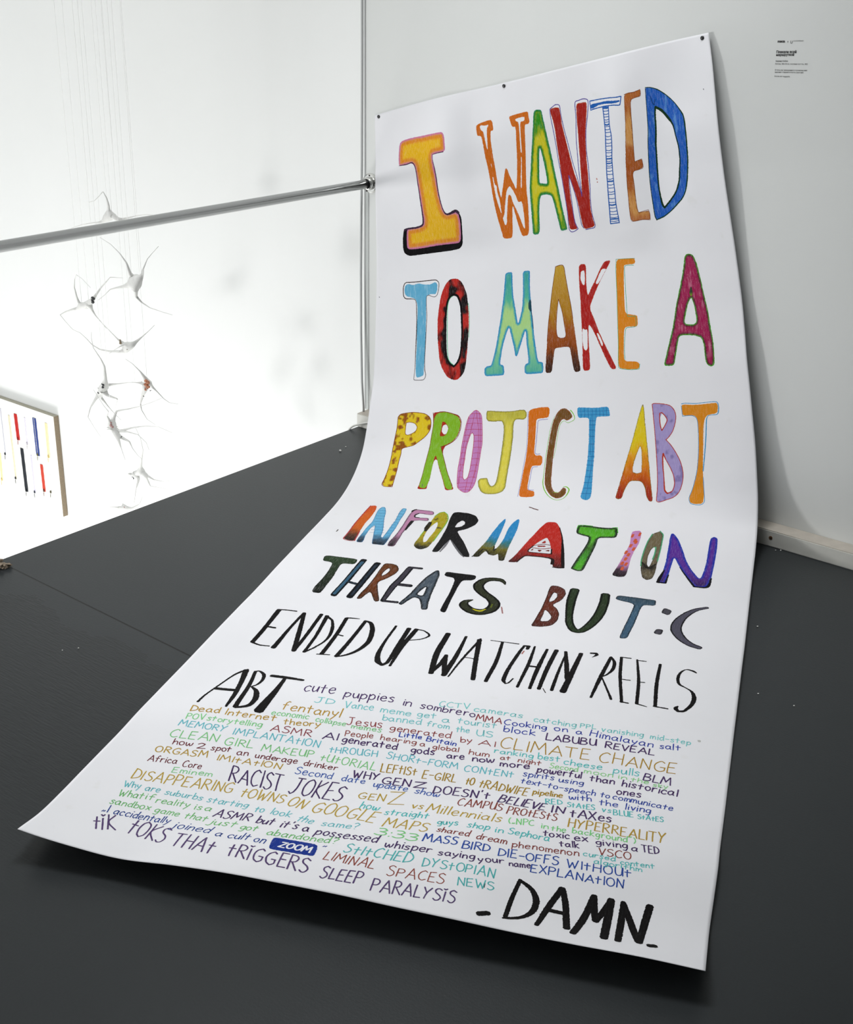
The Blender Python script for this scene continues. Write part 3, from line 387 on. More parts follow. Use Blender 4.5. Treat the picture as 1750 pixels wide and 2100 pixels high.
["S","WANTED",2,[[1090.5,167.5],[1110,180.5],[1130,204.5],[1145,227.5],[1151.5,259.5],[1157,290],[1155.5,329],[1149,358],[1143.5,383],[1128.5,411],[1107,432.5],[1079.5,454.5],[1074,444.5],[1069.5,399],[1071.5,353],[1075,307],[1078,268],[1084,229.5],[1087,190.5],[1090.5,167.5]],[6.7,7.5,7.5,4.4,3.5,4,4,4.9,5.3,5.3,5.3,5.3,6.7,4.4,4.9,5.3,5.8,5.8,5.3,5.8],"10301a",0,0.12,1],
["S","WANTED",2,[[1067,108.5],[1083,111.5],[1104,121],[1125,136.5],[1146,156],[1163,176],[1182,204.5],[1187,226.5],[1188.5,257.5],[1187,294.5],[1183,333],[1173.5,381],[1163,411.5],[1149,432],[1128.5,447.5],[1100.5,466],[1074.5,479],[1048.5,486],[1045,473],[1044,440],[1043.5,399],[1044.5,362.5],[1048.5,313],[1053.5,263.5],[1059,225],[1062.5,176],[1065,137.5],[1067,108.5]],[1.8,2.2,2.7,2.7,2.2,2.7,4,4.5,4.5,4.5,4.5,4.5,4,3.6,3.6,3.1,3.1,3.1,2.7,2.5,2.2,2.2,2.2,2.2,2,1.8,1.8,1.8],"12381e",0,0.12,1],
["S","WANTED",2,[[1079.5,136],[1083.5,154.5],[1088,161],[1092.5,146.5]],[1.9],"10305a",0,0.12,1],
["F","TO",1,[[[110,589],[120.5,583],[141,590],[161.5,585],[186,592.5],[206.5,593.5],[225,586.5],[233.5,593.5],[233,615],[226.5,629],[210.5,625.5],[194,629.5],[190,634.5],[190.5,698],[189.5,770.5],[188,824.5],[187,879],[186,901],[174.5,904],[161.5,907],[157,895.5],[155.5,841],[157.5,804.5],[156.5,731.5],[158,686],[156.5,651.5],[149,636.5],[133,630.5],[118.5,626.5],[109.5,618.5],[107,603.5]]],{"base":[[0,"5fa9cc"]],"grain":0.4,"streak":"a8cfe0"}],
["S","TO",2,[[114.5,578],[141,579.5],[182,579.5],[223.5,580],[232.5,583],[239.5,592.5],[238,612],[232,631],[222.5,636.5],[210.5,633.5],[200.5,629],[192,633],[191,661.5],[193.5,698],[192,734],[190.5,770.5],[189.5,806.5],[188.5,843],[190,879],[194,897.5],[192.5,908.5],[185,915.5],[153,914],[151,906.5],[152.5,886],[153.5,866],[153.5,831.5],[154,795],[155.5,731.5],[154.5,686],[152.5,651],[147,639],[131,635.5],[112.5,633],[104.5,623.5],[103,596],[108,581.5],[114.5,578]],[2.7,2.9,2.7,2.5,1.9,1.7,1.7,1.7,1.7,1.7,2.3,2.1,2.1,2.1,1.9,1.7,1.7,1.9,2.7,3,2.3,1.9,3,2.7,3,2.3],"33211a",0,0.12,1],
["F","TO",1,[[[293,582.5],[311,584.5],[325,595.5],[334.5,612.5],[344,636],[348,668.5],[350.5,711],[350,746.5],[347.5,790.5],[344,834.5],[340.5,873.5],[334.5,898],[323.5,912],[310,922],[294.5,921],[275,911],[262.5,894],[250,871.5],[242.5,846],[238.5,810],[234.5,773.5],[234,719.5],[237.5,683.5],[242.5,652],[251,624],[264,600],[278.5,585.5]],[[299.5,638],[309.5,645.5],[317,665.5],[321.5,694.5],[322.5,726.5],[323.5,762],[322,797.5],[318.5,833],[310,859],[297,873.5],[283,863],[272.5,844.5],[268,812],[266.5,775.5],[267,731],[269,686.5],[275,656.5],[285.5,641.5]]],{"base":[[0,"b42820"]],"grain":0.3,"spots":["160a0c",24,0.52,11,0.4]}],
["S","TO",2,[[299.5,635.5],[310.5,643.5],[319,665.5],[323.5,694.5],[324.5,726.5],[325.5,762],[324,797.5],[320.5,833],[311,861],[297,876.5],[282,865.5],[269.5,844],[265.5,811.5],[264,775.5],[264,730.5],[265.5,686],[272,656],[284.5,639.5],[299.5,635.5]],[7.5,7.8,7.5,7.5,7.1,6.4,6,6,6.4,6.4,6.4,7.1,6.7,6.7,6.4,6.4,7.1,6.7,7.5],"120c0e",0,0.12,1],
["S","TO",2,[[292.5,639.5],[280,648],[272,672],[270.5,722],[270.5,776],[272.5,821],[276.5,850],[285.5,863],[297,872.5]],[2.1],"58c088",0,0.12,1],
["S","TO",2,[[349,668.5],[352.5,702.5],[352.5,746.5],[350,782]],[1.7],"58c088",0,0.12,1],
["F","MAKE",1,[[[490.5,587],[500.5,584],[517,584],[515.5,615.5],[516,660],[522,702],[529.5,756],[538.5,731],[547.5,701],[552.5,653.5],[553.5,619.5],[555.5,585.5],[577.5,586],[581.5,590],[578,630.5],[578.5,673],[580.5,707.5],[582.5,750.5],[585.5,785],[590.5,828],[598,880],[614,881],[616.5,898.5],[615,917],[581.5,917.5],[557.5,917],[551,911.5],[550,894],[554,884],[565,881.5],[562,843],[558.5,817],[557,772],[546,799],[535.5,827.5],[524,858],[518,855.5],[514,829.5],[505.5,794],[498,759],[488.5,777],[476.5,811],[468.5,845.5],[463,880],[476.5,882.5],[479.5,905.5],[476.5,916],[446.5,916],[411,915.5],[408,901],[408.5,889],[417,882.5],[432.5,881.5],[440,855.5],[449.5,818],[460,766],[468.5,723.5],[478.5,672],[486.5,621]]],{"base":[[0,"3a9a96"],[0.3,"50b090"],[0.38,"a8d084"],[0.65,"a4d088"],[0.85,"70bc94"],[1,"50a894"]],"edge":[[4,"2888bc"],[7.5,"4aa6a4"]],"grain":0.4}],
["F","MAKE",2,[[[574.5,679.5],[579.5,678.5],[580.5,700.5],[580.5,716],[575.5,717],[569,706.5],[570,689.5]]],{"base":[[0,"1e4656"]]}],
["S","MAKE",2,[[578.5,716],[581.5,733],[583.5,759],[584,772.5]],[2.2],"1e4656",0,0.12,1],
["F","MAKE",1,[[[674.5,584.5],[686.5,582],[700,582.5],[705,591],[708,620],[713.5,662.5],[721,713.5],[725,752],[729.5,791],[734,834],[738.5,878.5],[745.5,917.5],[735,921],[724.5,920],[720.5,910],[715,875],[710,839.5],[687,839],[658,840.5],[654,859],[649,890],[645,918],[622,917.5],[626,874.5],[631.5,816],[638.5,758],[647,710.5],[654,672],[663,630.5],[670.5,600.5]],[[678,687],[682.5,704],[689.5,733.5],[694,768.5],[698,800],[694.5,809.5],[677,810],[668,803.5],[665.5,780],[668.5,741.5],[673.5,709]]],{"base":[[0,"c0982c"],[0.2,"b4882a"],[0.45,"a8761a"],[0.6,"984e12"],[0.75,"8c4412"],[0.85,"5c2c0e"],[1,"301a0e"]],"grain":0.45}],
["S","MAKE",2,[[674.5,584.5],[686.5,582],[700,582.5],[705,591],[708,620],[713.5,662.5],[721,713.5],[725,752]],[1.8],"6c2414",0,0.12,1],
["S","MAKE",2,[[674.5,584.5],[670.5,600.5],[663,630.5],[654,672],[647,710.5],[638.5,758],[631.5,816]],[1.6],"6c2414",0,0.12,1],
["S","MAKE",2,[[678,687],[682.5,704],[689.5,733.5],[694,768.5],[698,800],[694.5,809.5],[677,810],[668,803.5],[665.5,780],[668.5,741.5],[673.5,709],[678,687]],[1.6],"742a14",0,0.12,1],
["F","MAKE",1,[[[757.5,587],[785,587],[779.5,642.5],[781.5,688.5],[794,667],[813.5,638.5],[831.5,610.5],[850,587],[874,586.5],[855.5,611],[828,647.5],[808,679.5],[785,723],[798,756.5],[812,798],[828.5,837],[849,880.5],[867,920],[848.5,920.5],[828.5,879],[813.5,843.5],[799,806.5],[779,770],[776,818],[776.5,867.5],[778,919],[752.5,919],[753,874],[754,835.5],[754.5,787.5],[754,739.5],[755.5,701],[754.5,653.5]],[[764,608.5],[777.5,606.5],[774.5,653.5],[766,650.5],[760,631]],[[838.5,609],[855.5,610],[843,626.5],[821,654.5],[811.5,651.5],[825.5,628.5]],[[756.5,783.5],[765.5,792],[773.5,789],[773,817.5],[771,852],[764.5,857],[757.5,849],[754.5,825.5]],[[804.5,804],[810.5,805.5],[819,823],[825.5,841],[820.5,848],[811.5,824.5]]],{"base":[[0,"a81c18"]],"edge":[[1.2,"b4361c"]],"grain":0.35}],
["F","MAKE",1,[[[892.5,586],[921.5,588],[957.5,590],[956.5,607],[919,605],[916,614],[911,660],[907.5,715.5],[907.5,753],[933.5,759],[949,762.5],[946,795.5],[934.5,794.5],[911.5,793],[900.5,797.5],[896.5,827.5],[892,893],[902,899.5],[935,902],[944.5,910],[941.5,925],[909,924.5],[878.5,919.5],[873.5,909],[875,863.5],[879,807],[880,750.5],[884,694.5],[886.5,638.5]]],{"base":[[0,"d88418"]],"grain":0.35}],
["S","MAKE",2,[[892.5,585.5],[887.5,620],[883.5,694.5],[879.5,769.5],[876.5,844.5],[873,901.5],[876.5,918.5],[913,925.5],[941.5,925.5],[945,910]],[1.6],"36a878",0,0.12,1],
["S","MAKE",2,[[951,610],[925,608],[918,614],[915.5,669.5],[913.5,744],[915,762],[941.5,763.5],[942.5,778.5],[938.5,795],[909,796.5],[903,809],[896.5,855.5],[896,893.5]],[1.6],"36a878",0,0.12,1],
["S","MAKE",2,[[892.5,586],[921.5,587.5],[957.5,590]],[1.2],"4a8a3a",0,0.12,1],
["F","A",1,[[[1131,598],[1139,596],[1153,599.5],[1160,611],[1166.5,632],[1173.5,680.5],[1178.5,722],[1186.5,770.5],[1190,816.5],[1195,860],[1194,903],[1192,928.5],[1180,934],[1165.5,925.5],[1162.5,901],[1162.5,866.5],[1156,845],[1131.5,836.5],[1083.5,833],[1075,860.5],[1066,894.5],[1060,917],[1052,923.5],[1023.5,922],[1033.5,892.5],[1048.5,849.5],[1064.5,807],[1080,747.5],[1094.5,705.5],[1108.5,667.5],[1122,622.5],[1125,606]],[[1134.5,723],[1141,744],[1145,779],[1145,798],[1135,805],[1108,802],[1105,791],[1113,767.5],[1121.5,742.5]]],{"base":[[0,"9c1c50"]],"edge":[[2.4,"46a428"],[4,"3c3a24"],[7.5,"621e34"]],"grain":0.45,"streak":"d890a8"}],
["F","A",2,[[[1137.5,689],[1142.5,712],[1134.5,723],[1129,710.5]]],{"base":[[0,"34402c"],[0.6,"34402c"],[1,"7c9c28"]]}],
["F","PROJECT",1,[[[107.5,1044.5],[114.5,1035],[128.5,1031.5],[159,1028.5],[186.5,1031.5],[205,1036],[220.5,1047],[227.5,1061.5],[229,1086],[222.5,1103.5],[212,1117.5],[191.5,1135],[177,1146],[157,1152],[138.5,1159],[139,1178],[138,1208.5],[140,1246.5],[141.5,1285.5],[144.5,1325],[118.5,1325.5],[107.5,1316],[108,1288.5],[109,1239.5],[108,1198.5],[106.5,1159],[107,1120],[109,1086]],[[140,1065],[154.5,1063.5],[171.5,1069],[181,1082],[177,1096],[160.5,1106.5],[150,1109],[142,1104.5],[140,1085]]],{"base":[[0,"d8bc1e"]],"grain":0.3,"spots":["8c4e0e",15,0.62,21]}],
["S","PROJECT",2,[[107.5,1044.5],[114.5,1035],[128.5,1031.5],[159,1028.5],[186.5,1031.5],[205,1036],[220.5,1047],[227.5,1061.5],[229,1086],[222.5,1103.5],[212,1117.5],[191.5,1135],[177,1146],[157,1152],[138.5,1159],[139,1178],[138,1208.5],[140,1246.5],[141.5,1285.5],[144.5,1325],[118.5,1325.5],[107.5,1316],[108,1288.5],[109,1239.5],[108,1198.5],[106.5,1159],[107,1120],[109,1086],[107.5,1044.5]],[2.2],"80381a",0,0.12,1],
["S","PROJECT",2,[[140,1065],[154.5,1063.5],[171.5,1069],[181,1082],[177,1096],[160.5,1106.5],[150,1109],[142,1104.5],[140,1085],[140,1065]],[1.8],"80381a",0,0.12,1],
["F","PROJECT",0,[[[232.5,1031.5],[254.5,1029.5],[276,1030],[305.5,1038],[323.5,1044.5],[334.5,1064],[334.5,1090],[327.5,1115.5],[313.5,1134.5],[290,1148.5],[285,1161],[285,1178],[299.5,1213.5],[315.5,1252.5],[341,1301.5],[349.5,1319.5],[323,1325],[316,1307.5],[301.5,1274],[280.5,1229.5],[270,1201.5],[264.5,1198.5],[259.5,1204.5],[257,1234],[260.5,1280],[258.5,1307],[261,1324.5],[228,1327],[231.5,1304.5],[231.5,1268.5],[231,1226.5],[233,1183.5],[235.5,1146.5],[236,1114.5],[237.5,1083],[236.5,1061.5]],[[277,1074],[286,1075],[293,1089],[288,1106.5],[279.5,1109.5],[269.5,1097.5],[271,1080]]],{"base":[[0,"a02a16"]],"grain":0.2}],
["F","PROJECT",1,[[[238.5,1047.5],[249.5,1033],[276,1030.5],[303.5,1039],[323,1048],[332.5,1064],[332.5,1090],[326,1115.5],[312.5,1133],[289.5,1146],[274.5,1150],[283,1176],[298,1213.5],[314,1252.5],[340,1303.5],[344.5,1319],[329.5,1320],[318.5,1309.5],[303,1273.5],[282,1229.5],[262,1181.5],[258.5,1191],[258,1234],[259.5,1280],[257,1314],[253,1321.5],[235,1318.5],[231.5,1304.5],[232,1268.5],[231.5,1226.5],[234,1183.5],[236.5,1146.5],[237,1114.5],[238.5,1083],[238.5,1061.5]],[[268,1064],[280,1068],[293,1087.5],[288,1108],[280,1114],[265.5,1114.5],[267,1092]]],{"base":[[0,"7cae22"]],"grain":0.4}],
["F","PROJECT",2,[[[268,1062.5],[280,1067],[292.5,1084],[293.5,1091],[285.5,1075],[277,1074],[268.5,1081.5]]],{"base":[[0,"a82c16"]]}],
["F","PROJECT",2,[[[267.5,1095.5],[272,1104.5],[279.5,1109.5],[287.5,1108],[280.5,1115],[264.5,1115]]],{"base":[[0,"a02a16"]]}],
["S","PROJECT",2,[[232.5,1031.5],[236.5,1061.5],[237.5,1083],[236,1114.5],[235.5,1146.5],[233,1183.5],[231,1226.5],[231.5,1268.5],[231.5,1304.5]],[1.6],"702414",0,0.12,1],
["S","PROJECT",2,[[254.5,1029.5],[276,1030],[305.5,1038],[324,1045.5],[335,1064],[335.5,1090],[328,1117.5],[313.5,1134.5],[290,1148.5],[274.5,1151],[284,1176],[299,1213.5],[315,1252.5],[340.5,1301.5]],[1.8],"702414",0,0.12,1],
["F","PROJECT",1,[[[377.5,1030],[385.5,1028],[398,1037],[405.5,1050],[410,1082.5],[415.5,1139],[414.5,1172],[414,1214.5],[414.5,1256],[414,1287.5],[409,1309],[400,1326],[388.5,1330],[372.5,1321.5],[360,1308],[352.5,1280.5],[346.5,1233.5],[346.5,1192.5],[346.5,1146],[349,1113.5],[353.5,1076],[360.5,1049]],[[378.5,1104.5],[384,1114],[386.5,1146.5],[386.5,1180.5],[387,1215],[386.5,1251],[384,1269.5],[376,1277.5],[369,1266.5],[364.5,1233],[363.5,1197.5],[363.5,1155],[368.5,1125],[373,1109]]],{"base":[[0,"bc7cb6"]],"grain":0.35}],
["S","PROJECT",2,[[367.5,1040.5],[383.5,1039],[400,1041]],[1.3],"b03048",0,0.12,1],
["S","PROJECT",2,[[361.5,1055.5],[383.5,1054.5],[406,1056.5]],[1.3],"b03048",0,0.12,1],
["S","PROJECT",2,[[355.5,1073],[382,1072],[408.5,1074]],[1.3],"b03048",0,0.12,1],
["S","PROJECT",2,[[351.5,1093.5],[381.5,1092.5],[411.5,1094.5]],[1.3],"b03048",0,0.12,1],
["S","PROJECT",2,[[350,1113.5],[360,1112],[370.5,1113.5]],[1.3],"b03048",0,0.12,1],
["S","PROJECT",2,[[383.5,1114],[398,1113],[413,1114.5]],[1.3],"b03048",0,0.12,1],
["S","PROJECT",2,[[348,1134],[357,1132.5],[366,1134]],[1.3],"b03048",0,0.12,1],
["S","PROJECT",2,[[385.5,1134.5],[400,1133],[414.5,1134.5]],[1.3],"b03048",0,0.12,1],
["S","PROJECT",2,[[347.5,1155.5],[355,1154],[363,1155.5]],[1.3],"b03048",0,0.12,1],
["S","PROJECT",2,[[386,1156],[400,1154.5],[414.5,1156]],[1.3],"b03048",0,0.12,1],
["S","PROJECT",2,[[347,1175.5],[355,1173.5],[364,1175]],[1.3],"b03048",0,0.12,1],
["S","PROJECT",2,[[387,1176.5],[400,1174.5],[413.5,1176]],[1.3],"b03048",0,0.12,1],
["S","PROJECT",2,[[348.5,1197],[356.5,1195],[365,1196.5]],[1.3],"b03048",0,0.12,1],
["S","PROJECT",2,[[386.5,1197],[399.5,1195],[413,1196.5]],[1.3],"b03048",0,0.12,1],
["S","PROJECT",2,[[348.5,1220],[355.5,1218],[363,1219.5]],[1.4],"b03048",0,0.12,1],
["S","PROJECT",2,[[388,1220.5],[399.5,1218.5],[412,1220]],[1.3],"b03048",0,0.12,1],
["S","PROJECT",2,[[349.5,1243.5],[356.5,1241.5],[364.5,1243]],[1.4],"b03048",0,0.12,1],
["S","PROJECT",2,[[387,1243],[398.5,1241],[411,1242]],[1.4],"b03048",0,0.12,1],
["S","PROJECT",2,[[352.5,1268],[359.5,1266],[367.5,1267]],[1.4],"b03048",0,0.12,1],
["S","PROJECT",2,[[386.5,1267],[398.5,1264.5],[411.5,1266]],[1.4],"b03048",0,0.12,1],
["S","PROJECT",2,[[355.5,1292],[384,1289],[413,1289]],[1.4],"b03048",0,0.12,1],
["S","PROJECT",2,[[362,1309],[385.5,1305.5],[410,1306]],[1.4],"b03048",0,0.12,1],
["S","PROJECT",2,[[370.5,1320],[387,1316.5],[404.5,1317.5]],[1.4],"b03048",0,0.12,1],
["S","PROJECT",2,[[385.5,1028.5],[390.5,1058],[398,1093.5],[404.5,1155],[405,1197.5],[404,1250.5],[403,1288],[400.5,1325]],[1.2],"b03048",0,0.12,1],
["S","PROJECT",2,[[379,1039.5],[375,1078.5],[372,1099.5],[362.5,1131.5],[360,1163],[359.5,1215],[356.5,1242.5]],[1.1],"b03048",0,0.12,1],
["S","PROJECT",2,[[396.5,1038.5],[403,1077.5],[409,1139],[410,1180.5],[407.5,1223.5],[406,1269]],[1.2],"b03048",0,0.12,1],
["S","PROJECT",2,[[361,1050.5],[354.5,1105.5],[353,1146.5],[351,1180.5],[353,1224],[361,1290]],[1.2],"b03048",0,0.12,1],
["S","PROJECT",2,[[371,1089.5],[374.5,1073.5]],[1.1],"b03048",0,0.12,1],
["S","PROJECT",2,[[385.5,1269.5],[387,1294.5],[389,1329]],[1.2],"b03048",0,0.12,1],
["S","PROJECT",2,[[362,1308],[355.5,1270.5]],[1.2],"b03048",0,0.12,1],
["S","PROJECT",2,[[377.5,1030],[385.5,1028],[398,1037],[405.5,1050],[410,1082.5],[415.5,1139],[414.5,1172],[414,1214.5],[414.5,1256],[414,1287.5],[409,1309],[400,1326],[388.5,1330],[372.5,1321.5],[360,1308],[352.5,1280.5],[346.5,1233.5],[346.5,1192.5],[346.5,1146],[349,1113.5],[353.5,1076],[360.5,1049],[377.5,1030]],[1.4],"b83c54",0,0.12,1],
["S","PROJECT",2,[[378.5,1104.5],[384,1114],[386.5,1146.5],[386.5,1180.5],[387,1215],[386.5,1251],[384,1269.5],[376,1277.5],[369,1266.5],[364.5,1233],[363.5,1197.5],[363.5,1155],[368.5,1125],[373,1109],[378.5,1104.5]],[1.7],"b03448",0,0.12,1],
["F","PROJECT",1,[[[421,1036.5],[424,1031],[445.5,1032.5],[478.5,1036],[511.5,1036],[536,1033],[553.5,1033],[560,1041.5],[561.5,1055.5],[553.5,1065.5],[526,1063],[519,1071.5],[517.5,1085.5],[519,1125],[517.5,1165],[516,1206],[514.5,1240],[515,1275],[516.5,1302],[509,1319.5],[491,1329.5],[460.5,1332.5],[442,1325.5],[428.5,1304],[421.5,1281.5],[426.5,1270],[438.5,1268],[450.5,1267],[457.5,1284],[468,1298.5],[477,1296.5],[482,1281.5],[482.5,1249],[483.5,1211],[484,1176],[485,1143.5],[486,1108.5],[484,1081.5],[477.5,1068.5],[467.5,1067.5],[448,1069],[428.5,1067],[422,1057]]],{"base":[[0,"b0a838"],[0.12,"c4bc44"],[0.22,"d8cc4a"],[0.85,"d8cc4a"],[1,"c8bc40"]],"edge":[[1,"6e6a2c"],[4,"a49c34"],[7,"c4ba42"]],"grain":0.45}],
["F","PROJECT",1,[[[568,1038],[577.5,1032.5],[597.5,1028.5],[633.5,1026.5],[638.5,1035],[638,1050.5],[634.5,1061.5],[599,1064],[594,1069.5],[594.5,1096.5],[594,1134.5],[594,1176],[599,1186],[614.5,1185],[622.5,1190],[624.5,1210],[619.5,1220],[593,1220.5],[589,1230],[587.5,1255],[586.5,1287],[589,1309],[611.5,1312.5],[615.5,1333],[589.5,1338],[565.5,1335.5],[564,1298.5],[565,1244.5],[569,1195.5],[570,1144],[569,1086],[567.5,1051.5]]],{"base":[[0,"d06c12"]],"grain":0.35}],
["S","PROJECT",2,[[633.5,1067],[603,1070],[600,1087],[598.5,1135],[597.5,1176],[602.5,1181],[614,1180.5]],[2.5],"a8a4cc",0,0.12,1],
["S","PROJECT",2,[[610.5,1224],[594,1228],[591.5,1265.5],[591,1304.5],[595.5,1308.5],[609,1308.5]],[2.5],"a8a4cc",0,0.12,1],
["S","PROJECT",2,[[565,1039.5],[567,1105],[567.5,1163.5],[564,1219.5],[562.5,1283.5],[562.5,1336]],[2],"a8a4cc",0,0.12,1],
["F","PROJECT",1,[[[658,1058.5],[665.5,1046],[679,1035],[691,1034],[707,1044],[717,1061],[709.5,1070],[696,1074.5],[688,1067.5],[680,1071],[672.5,1084],[667.5,1104.5],[663,1134.5],[659.5,1169],[658,1200],[658.5,1234],[660.5,1275],[665.5,1296],[675,1313],[687,1317],[695,1308],[702.5,1295],[713,1301],[713.5,1318],[704,1331.5],[686.5,1339],[666.5,1328.5],[650,1307],[640,1281.5],[637,1244],[636.5,1204],[638.5,1161],[643,1122.5],[649,1085]]],{"base":[[0,"6e4a1c"]],"edge":[[1,"985638"]],"grain":0.5}],
["S","PROJECT",2,[[709,1041],[719,1053.5],[723,1070.5],[704,1081],[698,1080],[690,1075],[680.5,1078.5],[673,1093.5],[667.5,1127],[664,1165.5],[660,1194.5]],[3.1,2.7,1.9,1.5,1.2,1.2,1.5,1.3,1.3,1.2,1],"80c434",0,0.12,1],
["S","PROJECT",2,[[656,1058.5],[647,1085],[640.5,1118.5],[636,1165],[633.5,1204],[633.5,1244],[635,1281.5],[643.5,1307],[663,1332],[687.5,1344],[708.5,1336],[719,1318],[721.5,1303],[712,1294],[702.5,1294]],[1,1.2,1.4,1.6,1.6,1.6,2.8,2.8,2,1.6,1.8,3.2,4,2.8,1.6],"80c434",0,0.12,1],
["S","PROJECT",2,[[674,1316],[683,1314.5],[688.5,1315.5]],[1.6],"80c434",0,0.12,1],
["F","PROJECT",1,[[[731.5,1033],[756,1035],[795,1038],[835.5,1035],[840.5,1059.5],[839.5,1066.5],[799,1065.5],[795,1072],[792.5,1103.5],[791.5,1149.5],[792.5,1187],[791,1225],[792.5,1273.5],[794,1314],[792.5,1333],[782.5,1341],[765.5,1337],[760.5,1325.5],[763,1314.5],[766.5,1284],[769.5,1234.5],[771.5,1186.5],[772,1139.5],[772,1093],[771.5,1067],[736.5,1067.5],[732.5,1054.5]]],{"base":[[0,"3c96c8"]],"grain":0.35}],
["S","PROJECT",2,[[772,1077.5],[782.5,1078.5],[793.5,1078.5]],[1.5],"1c5c9c",0,0.12,1],
["S","PROJECT",2,[[772,1090.5],[782.5,1091.5],[793.5,1091.5]],[1.5],"1c5c9c",0,0.12,1],
["S","PROJECT",2,[[772.5,1106],[782.5,1107.5],[792,1107.5]],[1.5],"1c5c9c",0,0.12,1],
["S","PROJECT",2,[[772.5,1126.5],[782,1127.5],[791.5,1127.5]],[1.5],"1c5c9c",0,0.12,1],
["S","PROJECT",2,[[772.5,1151],[782,1152],[791.5,1152]],[1.5],"1c5c9c",0,0.12,1],
["S","PROJECT",2,[[772,1175.5],[781.5,1176.5],[791.5,1176]],[1.5],"1c5c9c",0,0.12,1],
["S","PROJECT",2,[[771.5,1191],[781.5,1192],[792,1191.5]],[1.5],"1c5c9c",0,0.12,1],
["S","PROJECT",2,[[771,1205],[781.5,1206],[791.5,1206]],[1.5],"1c5c9c",0,0.12,1],
["S","PROJECT",2,[[769.5,1219.5],[780.5,1220],[791,1220]],[1.5],"1c5c9c",0,0.12,1],
["S","PROJECT",2,[[769.5,1237.5],[780.5,1238],[791,1238]],[1.5],"1c5c9c",0,0.12,1],
["S","PROJECT",2,[[767.5,1258],[780,1259],[792,1258.5]],[1.5],"1c5c9c",0,0.12,1],
["S","PROJECT",2,[[766,1278],[779,1278.5],[792,1278]],[1.5],"1c5c9c",0,0.12,1],
["S","PROJECT",2,[[765.5,1297],[779.5,1297.5],[793,1297]],[1.5],"1c5c9c",0,0.12,1],
["S","PROJECT",2,[[761,1316],[777.5,1316],[794,1315.5]],[1.6],"1c5c9c",0,0.12,1],
["S","PROJECT",2,[[783.5,1067.5],[785.5,1131],[786,1187],[783.5,1244.5],[779,1294],[778,1340]],[1.1],"1c5c9c",0,0.12,1],
["S","PROJECT",2,[[777.5,1067.5],[778.5,1130.5],[779,1187]],[1.1],"1c5c9c",0,0.12,1],
["S","PROJECT",2,[[733.5,1046],[765.5,1046.5],[804.5,1048.5],[839.5,1048]],[1.1],"1c5c9c",0,0.12,1],
["S","PROJECT",2,[[733.5,1057],[766,1058.5],[804.5,1058.5],[839.5,1061]],[1.1],"1c5c9c",0,0.12,1],
["S","PROJECT",2,[[744,1034.5],[745.5,1067]],[1.1],"1c5c9c",0,0.12,1],
["S","PROJECT",2,[[756,1035],[757,1067.5]],[1.1],"1c5c9c",0,0.12,1],
["S","PROJECT",2,[[767.5,1036],[769,1067.5]],[1.1],"1c5c9c",0,0.12,1],
["S","PROJECT",2,[[781.5,1037],[781.5,1066.5]],[1.1],"1c5c9c",0,0.12,1],
["S","PROJECT",2,[[795,1038],[794,1066]],[1.1],"1c5c9c",0,0.12,1],
["S","PROJECT",2,[[806.5,1037.5],[807.5,1066]],[1.1],"1c5c9c",0,0.12,1],
["S","PROJECT",2,[[818,1036.5],[819,1066]],[1.1],"1c5c9c",0,0.12,1],
["S","PROJECT",2,[[829,1036],[830,1066]],[1.1],"1c5c9c",0,0.12,1],
["F","ABT",1,[[[946.5,1036],[950,1034],[952.5,1053],[955.5,1096.5],[960,1148],[966,1202],[973.5,1262],[980.5,1303],[986.5,1340],[974.5,1339],[966.5,1326],[959.5,1297],[950.5,1278.5],[940,1273],[912,1272],[901.5,1288.5],[895,1307.5],[889.5,1332],[877.5,1334.5],[870,1330],[874.5,1303.5],[883,1261.5],[894.5,1210],[907,1166.5],[921.5,1115],[934.5,1070]],[[939,1161.5],[943,1177.5],[945,1201.5],[945,1231.5],[945.5,1245.5],[932.5,1248.5],[916.5,1244],[919,1216.5],[930,1183]]],{"base":[[0,"d8c41a"],[0.38,"dcc01a"],[0.5,"dc9c1c"],[0.62,"d07a14"],[0.74,"c05a10"],[0.85,"a43812"],[1,"981e12"]],"edge":[[0.7,"7a6414"]],"grain":0.35}],
["F","ABT",1,[[[979,1036.5],[985.5,1034],[1010,1036.5],[1035,1042.5],[1048.5,1056],[1054,1074],[1051,1097],[1042,1122],[1029.5,1139],[1020.5,1146.5],[1035.5,1163],[1051.5,1187],[1065.5,1214.5],[1073,1240],[1075,1264],[1071,1289.5],[1062.5,1311],[1047.5,1325.5],[1026.5,1334],[1006,1341.5],[997.5,1336.5],[997.5,1303],[996,1262.5],[991.5,1202.5],[987,1143.5],[983.5,1094],[980.5,1054.5]],[[1009,1064],[1017,1072],[1025,1086],[1018,1101.5],[1008.5,1116.5],[1005,1104.5],[1002.5,1081]],[[1012,1191.5],[1021.5,1209.5],[1034,1231.5],[1044.5,1257.5],[1048.5,1285],[1042.5,1305],[1029,1311],[1021,1301],[1017,1263],[1012,1229],[1010.5,1203]]],{"base":[[0,"a294c6"]],"grain":0.4,"spots":["8478ac",16,0.66,31]}],
["S","ABT",2,[[979,1036.5],[985.5,1034],[1010,1036.5],[1035,1042.5],[1048.5,1056],[1054,1074],[1051,1097],[1042,1122],[1029.5,1139],[1020.5,1146.5],[1035.5,1163],[1051.5,1187],[1065.5,1214.5],[1073,1240],[1075,1264],[1071,1289.5],[1062.5,1311],[1047.5,1325.5],[1026.5,1334],[1006,1341.5],[997.5,1336.5],[997.5,1303],[996,1262.5],[991.5,1202.5],[987,1143.5],[983.5,1094],[980.5,1054.5],[979,1036.5]],[2.2],"b4341a",0,0.12,1],
